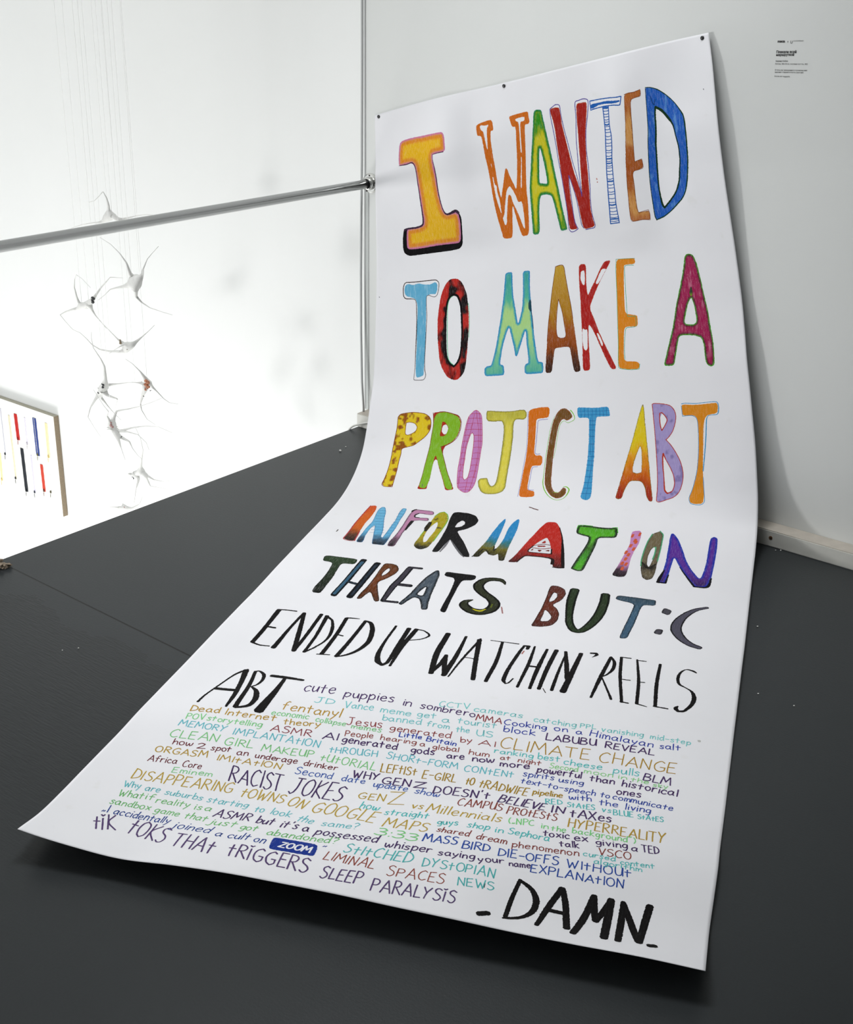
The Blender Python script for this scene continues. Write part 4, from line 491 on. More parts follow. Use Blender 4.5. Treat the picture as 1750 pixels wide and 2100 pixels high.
["S","ABT",2,[[1009,1063],[1018,1072],[1026,1086],[1019,1101.5],[1008,1118],[1004,1104.5],[1002,1081],[1003,1065.5],[1009,1063]],[2.8],"b4341a",0,0.12,1],
["S","ABT",2,[[1012,1188.5],[1021.5,1209.5],[1034,1231.5],[1045.5,1257.5],[1049.5,1285],[1043,1306],[1028.5,1313],[1020,1301],[1016,1263],[1012,1229],[1010.5,1203],[1012,1188.5]],[4.4,2.4,2.2,2.2,2.4,2.4,4,4.8,2.8,3.6,4,4.4],"b4341a",0,0.12,1],
["F","ABT",1,[[[1074,1041.5],[1107,1044.5],[1138,1045],[1188,1041.5],[1190.5,1051.5],[1187.5,1073.5],[1156.5,1076.5],[1145.5,1088],[1140,1116.5],[1136.5,1178],[1135,1236],[1137,1275],[1140.5,1313.5],[1138,1345.5],[1114,1347],[1098.5,1342],[1096,1325.5],[1104.5,1299.5],[1115.5,1251],[1121,1197],[1124.5,1139],[1123.5,1096.5],[1117.5,1079],[1105.5,1076],[1076.5,1076],[1074.5,1059]]],{"base":[[0,"d8881a"]],"grain":0.35}],
["S","ABT",2,[[1074,1040],[1087,1038.5],[1117.5,1041],[1149,1039.5],[1180,1038.5],[1190,1041.5],[1193,1055],[1190,1072.5],[1185.5,1077],[1158.5,1079.5],[1151.5,1092],[1147,1140],[1141,1197.5],[1136,1246]],[2.2,2,1.8,1.8,1.8,2.2,2.8,2.8,2,1.8,3,3.2,3,2.6],"3c94c4",0,0.12,1],
["S","ABT",2,[[1073,1045.5],[1075.5,1077],[1105.5,1077],[1119,1084.5],[1123,1104],[1122.5,1177.5],[1117,1245.5],[1104.5,1299.5],[1095.5,1327.5],[1100.5,1344],[1114.5,1348.5],[1133.5,1348],[1142,1337.5],[1139.5,1304],[1136.5,1265]],[1.8],"3c94c4",0,0.12,1],
["F","INFORMATION",1,[[[110.5,1450.5],[129,1445],[135.5,1476],[138.5,1540],[136,1583.5],[138.5,1651],[153.5,1747],[142,1752],[119,1744.5],[113.5,1708],[107.5,1632.5],[107,1572],[108,1506.5]]],{"base":[[0,"c84c18"],[0.3,"cc5e14"],[0.6,"c05a14"],[0.78,"5a2e10"],[1,"1c120c"]],"grain":0.3}],
["S","INFORMATION",2,[[110.5,1450.5],[108,1506.5],[107,1572],[107.5,1632.5],[113.5,1708],[119,1744.5],[142.5,1753.5],[154,1748.5],[138.5,1651]],[3.5],"a83038",0,0.12,1],
["F","INFORMATION",1,[[[147.5,1450],[159,1450],[173,1493],[182,1540],[205,1623],[212.5,1672.5],[221,1687],[219,1654],[218.5,1599],[218,1543],[211.5,1474],[213.5,1442],[227.5,1441.5],[231,1482.5],[231,1531],[236.5,1586.5],[236.5,1641],[245.5,1723],[246.5,1752.5],[225,1753],[210,1755.5],[197.5,1707.5],[181.5,1644],[169.5,1593.5],[163,1615.5],[165,1673.5],[177,1727.5],[180,1753.5],[161,1756.5],[154.5,1708.5],[149,1633],[154,1570.5],[145.5,1509],[143,1473.5]]],{"base":[[0,"6ab0d4"],[0.66,"5ea8d0"],[0.82,"30506a"],[1,"0c141c"]],"edge":[[1.2,"2a6c9c"]],"grain":0.4}],
["S","INFORMATION",2,[[148,1479.5],[166,1476.5]],[1.7],"2a6898",0,0.12,1],
["S","INFORMATION",2,[[210.5,1466],[228,1463.5]],[1.7],"2a6898",0,0.12,1],
["S","INFORMATION",2,[[150.5,1501.5],[171.5,1498]],[1.7],"2a6898",0,0.12,1],
["S","INFORMATION",2,[[211.5,1488.5],[228.5,1486]],[1.7],"2a6898",0,0.12,1],
["S","INFORMATION",2,[[153.5,1523.5],[177.5,1518.5]],[1.7],"2a6898",0,0.12,1],
["S","INFORMATION",2,[[212.5,1510.5],[228.5,1508]],[1.7],"2a6898",0,0.12,1],
["S","INFORMATION",2,[[156.5,1545.5],[183.5,1539.5]],[1.7],"2a6898",0,0.12,1],
["S","INFORMATION",2,[[213.5,1533],[229,1530.5]],[1.7],"2a6898",0,0.12,1],
["S","INFORMATION",2,[[160,1567.5],[189.5,1560.5]],[1.7],"2a6898",0,0.12,1],
["S","INFORMATION",2,[[215,1555.5],[230,1553]],[1.7],"2a6898",0,0.12,1],
["S","INFORMATION",2,[[162.5,1589],[195.5,1581.5]],[1.7],"2a6898",0,0.12,1],
["S","INFORMATION",2,[[216,1577.5],[230.5,1575.5]],[1.7],"2a6898",0,0.12,1],
["S","INFORMATION",2,[[165.5,1609.5],[201,1601.5]],[1.6],"2a6898",0,0.12,1],
["S","INFORMATION",2,[[217,1599],[231,1597.5]],[1.6],"2a6898",0,0.12,1],
["S","INFORMATION",2,[[168,1630],[206.5,1621]],[1.6],"2a6898",0,0.12,1],
["S","INFORMATION",2,[[218,1620.5],[231.5,1619]],[1.6],"2a6898",0,0.12,1],
["S","INFORMATION",2,[[171,1651.5],[212.5,1641.5]],[1.7],"2a6898",0,0.12,1],
["S","INFORMATION",2,[[219.5,1642],[232.5,1641]],[1.7],"2a6898",0,0.12,1],
["F","INFORMATION",1,[[[249,1446],[258.5,1440],[314.5,1439.5],[321,1463],[311,1469],[274,1466],[266,1478.5],[269,1498],[282.5,1497],[313,1491.5],[316.5,1514],[288,1516],[269.5,1529],[269.5,1576],[267,1624.5],[271.5,1684.5],[278,1751],[256.5,1756],[250,1702.5],[251.5,1636.5],[250.5,1568],[246.5,1498],[248,1463]]],{"base":[[0,"b880a4"],[0.62,"b480a0"],[0.8,"4a3844"],[1,"120e12"]],"edge":[[2,"3c2834"],[3.5,"8c6480"]],"grain":0.3}],
["S","INFORMATION",2,[[269.5,1529],[268.5,1558.5],[269,1603.5]],[11,10.2,4.2],"1a1418",0,0.12,1],
["S","INFORMATION",2,[[274,1466],[266,1482],[269,1496.5],[283,1498]],[5],"221a20",0,0.12,1],
["S","INFORMATION",2,[[248.5,1459.5],[252,1447],[259,1441.5]],[6.7],"1c1418",0,0.12,1],
["F","INFORMATION",1,[[[336,1446.5],[348,1438],[361.5,1453],[372,1488.5],[373.5,1556],[372.5,1612.5],[372.5,1663.5],[372,1720.5],[358,1745.5],[341,1741],[326.5,1714.5],[324,1681],[324.5,1635],[325,1579],[325,1529],[326.5,1474.5]],[[344.5,1509],[352.5,1534],[356,1583],[353.5,1633],[354,1674],[346.5,1681],[337,1645.5],[333,1597],[335.5,1547]]],{"base":[[0,"a89c18"],[0.6,"a89818"],[0.8,"8a7c14"],[0.92,"2c280c"],[1,"14140a"]],"grain":0.4,"spots":["544c10",14,0.72,8]}],
["S","INFORMATION",2,[[326.5,1474.5],[336,1445.5],[347.5,1437],[362,1453],[372.5,1488],[374,1555.5],[373,1612.5],[373,1663.5]],[2.8],"6cae3c",0,0.12,1],
["S","INFORMATION",2,[[324.5,1635],[325,1579],[325,1529]],[2.5],"6cae3c",0,0.12,1],
["S","INFORMATION",2,[[325.5,1521.5],[326.5,1564],[328.5,1591.5]],[11,14.4,8.5],"241e0c",0,0.12,1],
["F","INFORMATION",1,[[[379,1434.5],[393,1429],[427,1431],[452,1442.5],[467,1471],[463.5,1502],[443,1541],[421,1562],[432.5,1586],[462.5,1640.5],[508,1748],[490.5,1755],[469,1720],[434.5,1657.5],[416.5,1627],[412,1672.5],[410.5,1747],[391,1751.5],[389.5,1697],[387,1608],[384,1545.5],[377,1487],[376,1449.5]],[[417,1480],[427.5,1489.5],[431,1504.5],[423,1526.5],[407,1538],[406.5,1504.5]]],{"base":[[0,"121214"]],"grain":0.1}],
["S","INFORMATION",0,[[419.5,1633],[446.5,1683],[474.5,1732.5],[489.5,1755.5]],[4.2,8.3,9.1,4.2],"5c5c60",0,0.12,1],
["S","INFORMATION",0,[[414.5,1631],[416,1687],[414.5,1742]],[6.1,7,4.3],"707074",0,0.12,1],
["F","INFORMATION",1,[[[544,1440.5],[548.5,1453],[550,1505.5],[552.5,1578.5],[554,1620.5],[556,1648.5],[561,1676],[566,1638],[569.5,1580],[566,1501.5],[573.5,1459.5],[585.5,1436.5],[590.5,1446],[595,1507],[595,1572.5],[596.5,1642],[601.5,1697.5],[605,1742.5],[589.5,1745],[578,1691.5],[569.5,1713.5],[555.5,1711.5],[538.5,1684],[533.5,1708.5],[530,1739.5],[511,1743.5],[514,1693.5],[523,1616],[525.5,1545],[533,1479]]],{"base":[[0,"2284c0"],[0.42,"2484bc"],[0.56,"2a7078"],[0.7,"6a6416"],[0.85,"3c380e"],[1,"16160a"]],"grain":0.4}],
["S","INFORMATION",2,[[554.5,1642],[560.5,1676],[563.5,1657]],[3.8],"1a1a0a",0,0.12,1],
["S","INFORMATION",2,[[511,1743.5],[521.5,1713.5],[528,1673],[538,1677],[553.5,1708.5]],[4.3],"1c1a0a",0,0.12,1],
["F","INFORMATION",1,[[[674.5,1441],[704.5,1439.5],[719,1466.5],[736,1523],[752.5,1606.5],[776,1732],[762.5,1736.5],[746.5,1735.5],[735,1678.5],[709,1673.5],[658,1680.5],[649,1701.5],[641,1739.5],[616,1745.5],[626.5,1695.5],[634,1629.5],[645,1551.5],[659,1482.5]]],{"base":[[0,"b8241a"],[0.55,"b4241a"],[0.8,"7c1814"],[1,"3c100e"]],"grain":0.3}],
["S","INFORMATION",2,[[719,1466.5],[736.5,1523],[753,1606.5],[766.5,1682],[776,1732],[762.5,1738],[747,1736.5]],[2.4,4,8.9,10.5,8.9,5.7,5.7],"140a0a",0,0.12,1],
["S","INFORMATION",2,[[742,1717],[735.5,1682],[709.5,1675],[658,1682],[649,1702.5],[642,1737.5]],[10.8,10,6.7,5.8,5,3.3],"1a0c0a",0,0.12,1],
["F","INFORMATION",2,[[[692,1533],[703,1556],[712.5,1585.5],[721,1616],[726,1644.5],[696,1647.5],[659.5,1650],[657,1637],[665.5,1599],[675.5,1566.5]]],{"base":[[0,"dadade"]]}],
["F","INFORMATION",3,[[[692,1553.5],[697,1574],[682.5,1578]]],{"base":[[0,"9c2018"]]}],
["S","INFORMATION",3,[[664.5,1600.5],[679.5,1589.5],[694.5,1582.5],[711.5,1584.5]],[3.7],"6c1814",0,0.12,1],
["S","INFORMATION",3,[[663.5,1616.5],[685,1617.5],[700.5,1614],[717,1603.5]],[4.1],"7c1a14",0,0.12,1],
["S","INFORMATION",3,[[679.5,1601.5],[697,1596]],[9],"8c2018",0,0.12,1],
["S","INFORMATION",3,[[687,1598],[689,1598.5]],[6.6],"3a0c0a",0,0.12,1],
["F","INFORMATION",3,[[[661,1638],[669.5,1619.5],[669,1637.5]]],{"base":[[0,"6c1814"]]}],
["F","INFORMATION",3,[[[680.5,1627],[696,1625],[690,1642.5]]],{"base":[[0,"6c1814"]]}],
["F","INFORMATION",3,[[[703,1628],[715.5,1616],[717.5,1630.5]]],{"base":[[0,"6c1814"]]}],
["S","INFORMATION",3,[[658,1649.5],[656.5,1636],[664.5,1600.5]],[3.8],"1a0a0a",0,0.12,1],
["S","INFORMATION",3,[[660,1652],[696.5,1649],[726.5,1646.5],[720.5,1609.5]],[4.1],"1a0a0a",0,0.12,1],
["F","INFORMATION",1,[[[773,1447],[789,1445],[816.5,1446],[844,1449.5],[876,1448],[890.5,1444.5],[896,1474.5],[894,1495.5],[868,1500],[842,1504.5],[842.5,1558.5],[839.5,1608.5],[837,1673.5],[834,1735.5],[820,1743.5],[797.5,1731.5],[799,1711],[803,1657.5],[810.5,1591],[815.5,1540.5],[815,1504],[795.5,1500],[773.5,1490.5],[771,1468.5]]],{"base":[[0,"4a9e20"],[0.25,"56b020"],[0.4,"34601a"],[0.6,"3a8c1c"],[0.85,"4aa820"],[1,"4a9c24"]],"edge":[[3.5,"10180c"],[7.5,"24441a"]],"grain":0.45}],
["S","INFORMATION",2,[[771.5,1463.5],[773,1446],[789,1444],[816,1445]],[2.4],"42b020",0,0.12,1],
["S","INFORMATION",2,[[876,1447],[890.5,1443.5],[896,1469.5]],[2.3],"42b020",0,0.12,1],
["F","INFORMATION",1,[[[938.5,1455.5],[963,1450.5],[966.5,1475],[964,1520.5],[956.5,1569],[954,1613.5],[955.5,1666],[955.5,1738.5],[937,1747.5],[916,1740.5],[923,1688.5],[927.5,1640.5],[933,1580.5],[939.5,1525],[936,1479]]],{"base":[[0,"c084b8"],[0.68,"bc82b2"],[0.84,"3c2836"],[1,"0c0a0c"]],"grain":0.3}],
["S","INFORMATION",2,[[942.5,1471.5],[940,1485]],[7.3],"c85834",0,0.12,1],
["S","INFORMATION",2,[[962.5,1462],[960,1475.5]],[7.2],"c85834",0,0.12,1],
["S","INFORMATION",2,[[953,1494],[950,1508.5]],[7.6],"c85834",0,0.12,1],
["S","INFORMATION",2,[[956.5,1502.5],[954,1517.5]],[7.7],"c85834",0,0.12,1],
["S","INFORMATION",2,[[944.5,1524.5],[942,1541]],[8],"c85834",0,0.12,1],
["S","INFORMATION",2,[[955,1542.5],[953,1560]],[8.1],"c85834",0,0.12,1],
["S","INFORMATION",2,[[936.5,1568],[934.5,1585.5]],[8.2],"c85834",0,0.12,1],
["S","INFORMATION",2,[[945,1581.5],[943,1599.5]],[8.3],"c85834",0,0.12,1],
["S","INFORMATION",2,[[941,1611],[939,1630]],[8.4],"c85834",0,0.12,1],
["S","INFORMATION",2,[[935.5,1642.5],[933.5,1661.5]],[8.3],"c85834",0,0.12,1],
["S","INFORMATION",2,[[947,1646],[945,1665]],[8.3],"c85834",0,0.12,1],
["S","INFORMATION",2,[[940,1677.5],[938.5,1697]],[8.3],"c85834",0,0.12,1],
["F","INFORMATION",1,[[[998.5,1462.5],[1019,1447.5],[1029.5,1463.5],[1030,1494.5],[1031,1547],[1031,1620],[1033,1684],[1030,1730],[1016.5,1747],[1001,1732],[991,1682.5],[984.5,1618.5],[985,1556.5],[989,1500.5]],[[1009.5,1529],[1016,1527.5],[1017,1567.5],[1016,1617],[1011.5,1661],[1003.5,1640],[1000,1589.5],[1003.5,1547]]],{"base":[[0,"6e6248"],[0.55,"685c44"],[0.72,"2c261c"],[0.85,"6a5f46"],[1,"3a3426"]],"grain":0.5,"edge":[[1.5,"3a3426"]]}],
["S","INFORMATION",2,[[998.5,1462.5],[989,1500.5],[985,1556.5],[985,1618.5],[988.5,1657.5]],[3.2],"46a070",0,0.12,1],
["S","INFORMATION",2,[[1019,1447.5],[1030,1463.5],[1030.5,1494.5],[1031,1547],[1030.5,1613.5]],[3.2],"46a070",0,0.12,1],
["S","INFORMATION",2,[[1009.5,1529],[1016,1527.5],[1017.5,1567.5],[1015.5,1604.5]],[3.6],"46a070",0,0.12,1],
["S","INFORMATION",2,[[989,1631],[1006,1662],[1015,1666.5],[1027,1634]],[5.7,10.7,9.8,4.9],"1c1812",0,0.12,1],
["F","INFORMATION",1,[[[1052,1455],[1062,1456],[1079,1484],[1094.5,1530],[1108.5,1583],[1130,1646],[1159,1704],[1165,1649.5],[1167.5,1582],[1166.5,1514],[1168,1467],[1178,1458.5],[1189.5,1463.5],[1191,1511],[1190.5,1605.5],[1189,1686.5],[1182,1747.5],[1147.5,1754],[1115,1681],[1094,1629.5],[1074.5,1572.5],[1072.5,1628.5],[1071,1693],[1068,1751.5],[1045.5,1751],[1052.5,1691.5],[1054.5,1614],[1052,1526.5],[1051,1483]]],{"base":[[0,"5a2c94"],[0.72,"54288c"],[1,"301850"]],"edge":[[4.5,"1430a0"],[7,"3a2c98"]],"grain":0.4}],
["S","INFORMATION",2,[[1096,1635.5],[1116.5,1684],[1147.5,1753],[1182,1745.5],[1189,1686.5]],[2.4,4.7,7.1,8.7,4.7],"0c0a10",0,0.12,1],
["S","INFORMATION",2,[[1056,1665],[1050,1718],[1047,1751],[1068,1751.5],[1071,1693]],[4,9.6,9.6,6.4,3.2],"0e0a12",0,0.12,1],
["F","THREATS",1,[[[114,1881.5],[147,1881.5],[206.5,1879],[211.5,1898.5],[208.5,1915.5],[173,1920.5],[175,1962],[178.5,2007.5],[176,2042],[175,2074.5],[172.5,2099.5],[148.5,2100.5],[147,2070.5],[152.5,2031],[154,1980],[148.5,1923],[116.5,1920.5],[111,1895]]],{"base":[[0,"263c20"],[0.5,"1e2c1a"],[1,"141814"]],"edge":[[2.5,"0e120e"]],"grain":0.4}],
["S","THREATS",1,[[226.5,1878.5],[221.5,1998.5],[210.5,2096]],[18.5],"0c0e12",0,0.12,1],
["S","THREATS",1,[[270.5,1887],[264.5,1994.5],[255,2093]],[19.1],"0c0e12",0,0.12,1],
["S","THREATS",1,[[221,2018],[254.5,2024]],[10.8],"0c0e12",0,0.12,1],
["S","THREATS",2,[[226.5,1893.5],[220.5,1998.5],[210.5,2089.5]],[9.9,8.6,9.9],"30566e",0,0.12,1],
["S","THREATS",2,[[270.5,1898.5],[264.5,1994.5],[257.5,2082]],[8.6,7.2,7.2],"1c2836",0,0.12,1],
["S","THREATS",2,[[223.5,2018],[252,2023.5]],[3.8],"223444",0,0.12,1],
["F","THREATS",1,[[[288.5,1880.5],[310.5,1876],[327,1881.5],[339.5,1906],[338,1934],[324,1967.5],[304,1996.5],[320,2043],[340,2091.5],[326.5,2097.5],[301,2048.5],[293.5,2069],[287.5,2093.5],[275.5,2096.5],[276,2074],[284.5,2026],[288,1977],[287.5,1929.5]],[[310,1906],[316.5,1919.5],[313.5,1942],[303.5,1961.5],[302.5,1930]]],{"base":[[0,"5c3210"],[0.5,"6a3410"],[1,"4c280e"]],"edge":[[2.5,"140c0a"]],"grain":0.4}],
["S","THREATS",1,[[367,1882.5],[360,1958],[351.5,2010],[347,2087]],[18.6,19.9,19.3,14.1],"0c0e12",0,0.12,1],
["S","THREATS",1,[[364.5,1883],[398,1879]],[12.2],"0c0e12",0,0.12,1],
["S","THREATS",1,[[362.5,1991.5],[398,1988.5]],[15.1],"0c0e12",0,0.12,1],
["S","THREATS",1,[[347,2087],[388,2083]],[10.7],"0c0e12",0,0.12,1],
["S","THREATS",2,[[365,1888.5],[360,1958],[351.5,2010],[348,2080]],[10.9,12.2,11.6,7.7],"37333e",0,0.12,1],
["S","THREATS",2,[[367.5,1884],[396.5,1879]],[5],"37333e",0,0.12,1],
["S","THREATS",2,[[363,1992],[395.5,1989]],[6.6],"2c2a34",0,0.12,1],
["S","THREATS",2,[[349.5,2087.5],[385.5,2083.5]],[4.4],"37333e",0,0.12,1],
["F","THREATS",1,[[[439,1877],[448,1873.5],[457.5,1904.5],[461.5,1960.5],[464,2013],[468.5,2062.5],[476,2097],[459,2102],[451.5,2076.5],[439,2048.5],[423.5,2044],[413,2065],[403,2093.5],[391,2090],[397,2065.5],[407.5,2030.5],[414.5,1980.5],[423.5,1926.5]],[[440,1977.5],[443,2005.5],[443.5,2031],[426.5,2029.5],[431,2004.5]]],{"base":[[0,"46525e"]],"edge":[[3.5,"0c1014"],[6,"28323c"]],"grain":0.5}],
["F","THREATS",1,[[[468,1875],[503,1874],[555,1869.5],[557.5,1894],[549.5,1905],[525,1913.5],[523,1953],[523,2006.5],[523.5,2052.5],[525.5,2100.5],[508,2094],[508,2048],[509.5,1991.5],[504.5,1907],[469.5,1903]]],{"base":[[0,"0e0e10"]],"grain":0.1}],
["S","THREATS",1,[[643.5,1899],[636.5,1885],[624,1876],[600.5,1879.5],[583,1895],[575,1923],[581,1946.5],[600.5,1970],[623.5,1989],[640,2014.5],[638.5,2043],[625,2062.5],[606,2070],[584.5,2066],[564,2047],[563,2027],[579,2011.5]],[4.5,12.9,20.7,22.6,25.9,29.7,31,29.7,29.1,32.3,32.3,29.7,31.7,31,28.4,19.4,4.5],"0c0c0a",0,0.12,1],
["S","THREATS",2,[[643.5,1899],[636.5,1885],[624,1876],[600.5,1879.5],[583,1895],[575,1923],[581,1946.5],[600.5,1970],[623.5,1989],[640,2014.5],[638.5,2043],[625,2062.5],[606,2070],[584.5,2066],[564,2047],[563,2027],[579,2011.5]],[1.3,5.8,11.6,13.6,15.5,18.1,19.4,18.1,17.5,20,19.4,17.5,18.7,18.1,17.5,11,1.9],"2a2e1c",0,0.12,1],
["S","THREATS",3,[[589.5,2058],[602,2063],[613.5,2062],[624,2049.5]],[2.5,6.3,6.3,2.5],"bcb41c",0,0.12,1],
["S","THREATS",3,[[635,2037],[635,2018.5]],[4.4],"5a6420",0,0.12,1],
["F","BUT",1,[[[764,1862],[785.5,1858.5],[806.5,1873.5],[815,1903],[809.5,1942],[789.5,1974.5],[806.5,1992],[818,2021],[819,2059],[809.5,2087.5],[785.5,2102],[757,2105.5],[760,2075.5],[765,2011],[766.5,1939]],[[780.5,1900],[791,1907.5],[794.5,1926.5],[789.5,1948.5],[777,1962]],[[776,2004.5],[791,2022],[801,2041.5],[796.5,2065],[775.5,2072.5],[776.5,2039]]],{"base":[[0,"54241a"],[0.5,"642814"],[1,"4c2018"]],"edge":[[2,"150c0a"]],"grain":0.45}],
["S","BUT",1,[[833.5,1866.5],[835,1937.5],[843,2013.5],[852.5,2062],[869.5,2096.5],[887,2097],[904.5,2060.5],[918.5,1998.5],[922,1924.5],[918.5,1870.5]],[26.5,26.5,21.4,22.2,23.1,22.2,25.6,28.2,27.4,25.6],"0e120c",0,0.12,1],
["S","BUT",2,[[833.5,1866.5],[835,1937.5],[843,2013.5],[852.5,2062],[869.5,2096.5],[887,2097],[904.5,2060.5],[918.5,1998.5],[922,1924.5],[918.5,1870.5]],[17.1,14.5,11.1,12,12.8,12.8,15.4,17.9,16.2,12.8],"24341c",0,0.12,1],
["F","BUT",1,[[[950,1865.5],[992.5,1864.5],[1038,1865.5],[1056,1867],[1057,1901.5],[1024.5,1904],[1020,1943],[1017,2010.5],[1012,2064],[1008,2109.5],[990,2112.5],[988.5,2100],[992,2043.5],[998,1976],[1002,1914.5],[994.5,1902.5],[947.5,1892.5]]],{"base":[[0,"304654"],[0.4,"3a5c74"],[1,"34526a"]],"edge":[[2.6,"0e1216"]],"grain":0.4}],
["F",":C",1,[[[1081,1905],[1104.5,1917.5],[1097.5,1948],[1075.5,1937]]],{"base":[[0,"48464e"]],"edge":[[3,"121214"]]}],
["F",":C",1,[[[1074.5,2033.5],[1093,2033.5],[1091,2065],[1069,2061]]],{"base":[[0,"48464e"]],"edge":[[3,"121214"]]}],
["S",":C",1,[[1193,1873],[1163,1896.5],[1137.5,1939.5],[1124.5,1986.5],[1124.5,2026],[1140.5,2066.5],[1165.5,2096],[1191.5,2109.5]],[11.1,16.2,23,28.9,29.8,26.4,22.1,17.9],"121214",0,0.12,1],
["S",":C",2,[[1193,1873],[1163,1896.5],[1137.5,1939.5],[1124.5,1986.5],[1124.5,2026],[1140.5,2066.5],[1165.5,2096],[1191.5,2109.5]],[5.1,9.4,15.3,21.3,22.1,18.7,14.5,10.2],"4c4a58",0,0.12,1],
["S","ENDED UP",2,[[105,2227.5],[108.5,2329.5],[105,2412]],[13.6,12,12],"100e0e",0,0.12,1],
["S","ENDED UP",2,[[104.5,2226],[127,2218.5],[149,2214.5]],[6.5],"100e0e",0,0.12,1],
["S","ENDED UP",2,[[111.5,2328.5],[133,2326]],[7.2],"100e0e",0,0.12,1],
["S","ENDED UP",2,[[105,2412],[127,2417.5],[152,2413.5]],[7.9,5.9,4.7],"100e0e",0,0.12,1],
["S","ENDED UP",2,[[164,2418],[166.5,2320.5],[170,2216.5]],[13.7,8.9,7.2],"100e0e",0,0.12,1],
["S","ENDED UP",2,[[171,2214.5],[191.5,2301.5],[217.5,2413.5]],[9.8,12.3,13.1],"100e0e",0,0.12,1],
["S","ENDED UP",2,[[217.5,2417],[218,2328],[215,2203]],[10.6,9.8,10.6],"100e0e",0,0.12,1],
["S","ENDED UP",2,[[244.5,2414],[242,2319],[232,2206.5]],[9.1,9.1,11.6],"100e0e",0,0.12,1],
["S","ENDED UP",2,[[233,2210],[254,2229.5],[271,2282.5],[274,2333.5],[261,2379.5],[244.5,2414]],[9.2,7.5,10,6.7,5.8,7.5],"100e0e",0,0.12,1],
["S","ENDED UP",2,[[284.5,2202],[289,2289.5],[290,2410]],[10.9,10.9,11.7],"100e0e",0,0.12,1],
["S","ENDED UP",2,[[284.5,2200.5],[300,2197],[318,2195.5]],[6.9,5.6,3.5],"100e0e",0,0.12,1],
["S","ENDED UP",2,[[291.5,2296.5],[307.5,2299.5]],[5.9],"100e0e",0,0.12,1],
["S","ENDED UP",2,[[279,2415.5],[310.5,2409.5]],[5.1],"100e0e",0,0.12,1],
["S","ENDED UP",2,[[329.5,2414],[333.5,2314],[337,2201.5]],[12.6,10.9,10.1],"100e0e",0,0.12,1],
["S","ENDED UP",2,[[337,2201.5],[353.5,2209.5],[369,2244],[379.5,2309.5],[370.5,2362.5],[352.5,2396.5],[329,2417]],[7.6,11,13.6,13.6,11,9.3,5.9],"100e0e",0,0.12,1],
["S","ENDED UP",2,[[421.5,2204.5],[419.5,2294.5],[424.5,2367.5],[437,2413],[454,2433],[462,2413],[458.5,2316.5],[457.5,2208.5]],[6.9,7.8,12.1,15.5,11.2,10.3,12.1,12.9],"100e0e",0,0.12,1],
["S","ENDED UP",2,[[474.5,2434],[469,2313],[477,2207.5]],[6.9,12.9,12.9],"100e0e",0,0.12,1],
["S","ENDED UP",2,[[477,2207.5],[498.5,2210.5],[518,2231],[505.5,2256],[475.5,2274]],[5.1,5.1,6,4.7,4.3],"100e0e",0,0.12,1],
["S","WATCHIN'",2,[[562,2207],[564,2322.5],[581.5,2446.5]],[14.7,16.1,13.2],"100e0e",0,0.12,1],
["S","WATCHIN'",2,[[580.5,2444],[589,2387.5],[590,2332.5]],[8.7,12.3,9.4],"100e0e",0,0.12,1],
["S","WATCHIN'",2,[[589.5,2330],[600.5,2389.5],[614,2450]],[9.4,12.3,9.4],"100e0e",0,0.12,1],
["S","WATCHIN'",2,[[613.5,2447.5],[614.5,2337.5],[610.5,2209.5]],[14.7,12.5,7.3],"100e0e",0,0.12,1],
["S","WATCHIN'",2,[[626,2451.5],[634.5,2331.5],[649.5,2212]],[4,6.6,6.6],"100e0e",0,0.12,1],
["S","WATCHIN'",2,[[647.5,2218.5],[665,2328],[686,2448]],[13.1,12.4,12.4],"100e0e",0,0.12,1],
["S","WATCHIN'",2,[[635.5,2331],[660,2332.5]],[4],"100e0e",0,0.12,1],
["S","WATCHIN'",2,[[676,2214],[712,2214],[749,2215]],[3.7,3.7,5.1],"100e0e",0,0.12,1],
["S","WATCHIN'",2,[[707,2215.5],[717,2336],[717,2447.5]],[7.9,10.8,10.1],"100e0e",0,0.12,1],
["S","WATCHIN'",2,[[775.5,2239],[776,2221.5],[764.5,2221],[760,2267.5],[754.5,2370],[756,2427.5],[763.5,2443],[770,2437.5],[776.5,2413]],[8.4,10.5,7,9.1,9.8,10.5,4.9,4.2,4.2],"100e0e",0,0.12,1],
["S","WATCHIN'",2,[[791,2217.5],[796,2329],[794.5,2450.5]],[5.6,9.2,7],"100e0e",0,0.12,1],
["S","WATCHIN'",2,[[824,2225.5],[822.5,2332],[823.5,2447.5]],[7.7,11.1,8.4],"100e0e",0,0.12,1],
["S","WATCHIN'",2,[[795,2335],[823,2334.5]],[8.4],"100e0e",0,0.12,1],
["S","WATCHIN'",2,[[847.5,2224],[844.5,2336],[844.5,2443]],[11.7,11.7,9.7],"100e0e",0,0.12,1],
["S","WATCHIN'",2,[[874.5,2439.5],[873.5,2342.5],[873.5,2248]],[8.8,7.5,4.8],"100e0e",0,0.12,1],
["S","WATCHIN'",2,[[871,2226],[886,2301],[900,2374.5]],[8.4,11.9,11.9],"100e0e",0,0.12,1],
["S","WATCHIN'",2,[[901,2437],[905,2363],[910,2226]],[16.5,14.5,11.2],"100e0e",0,0.12,1],
["S","WATCHIN'",2,[[932.5,2217.5],[945.5,2215.5],[948.5,2224],[939.5,2240]],[7.8,9.3,8.5,1.8],"100e0e",0,0.12,1],
["S","REELS",2,[[968,2440],[975.5,2336.5],[984.5,2226]],[6.6,10.5,8.5],"100e0e",0,0.12,1],
["S","REELS",2,[[984.5,2223.5],[996.5,2252],[998,2288.5],[989,2320],[977.5,2337]],[6.1,8.8,8.8,5.4,4.1],"100e0e",0,0.12,1],
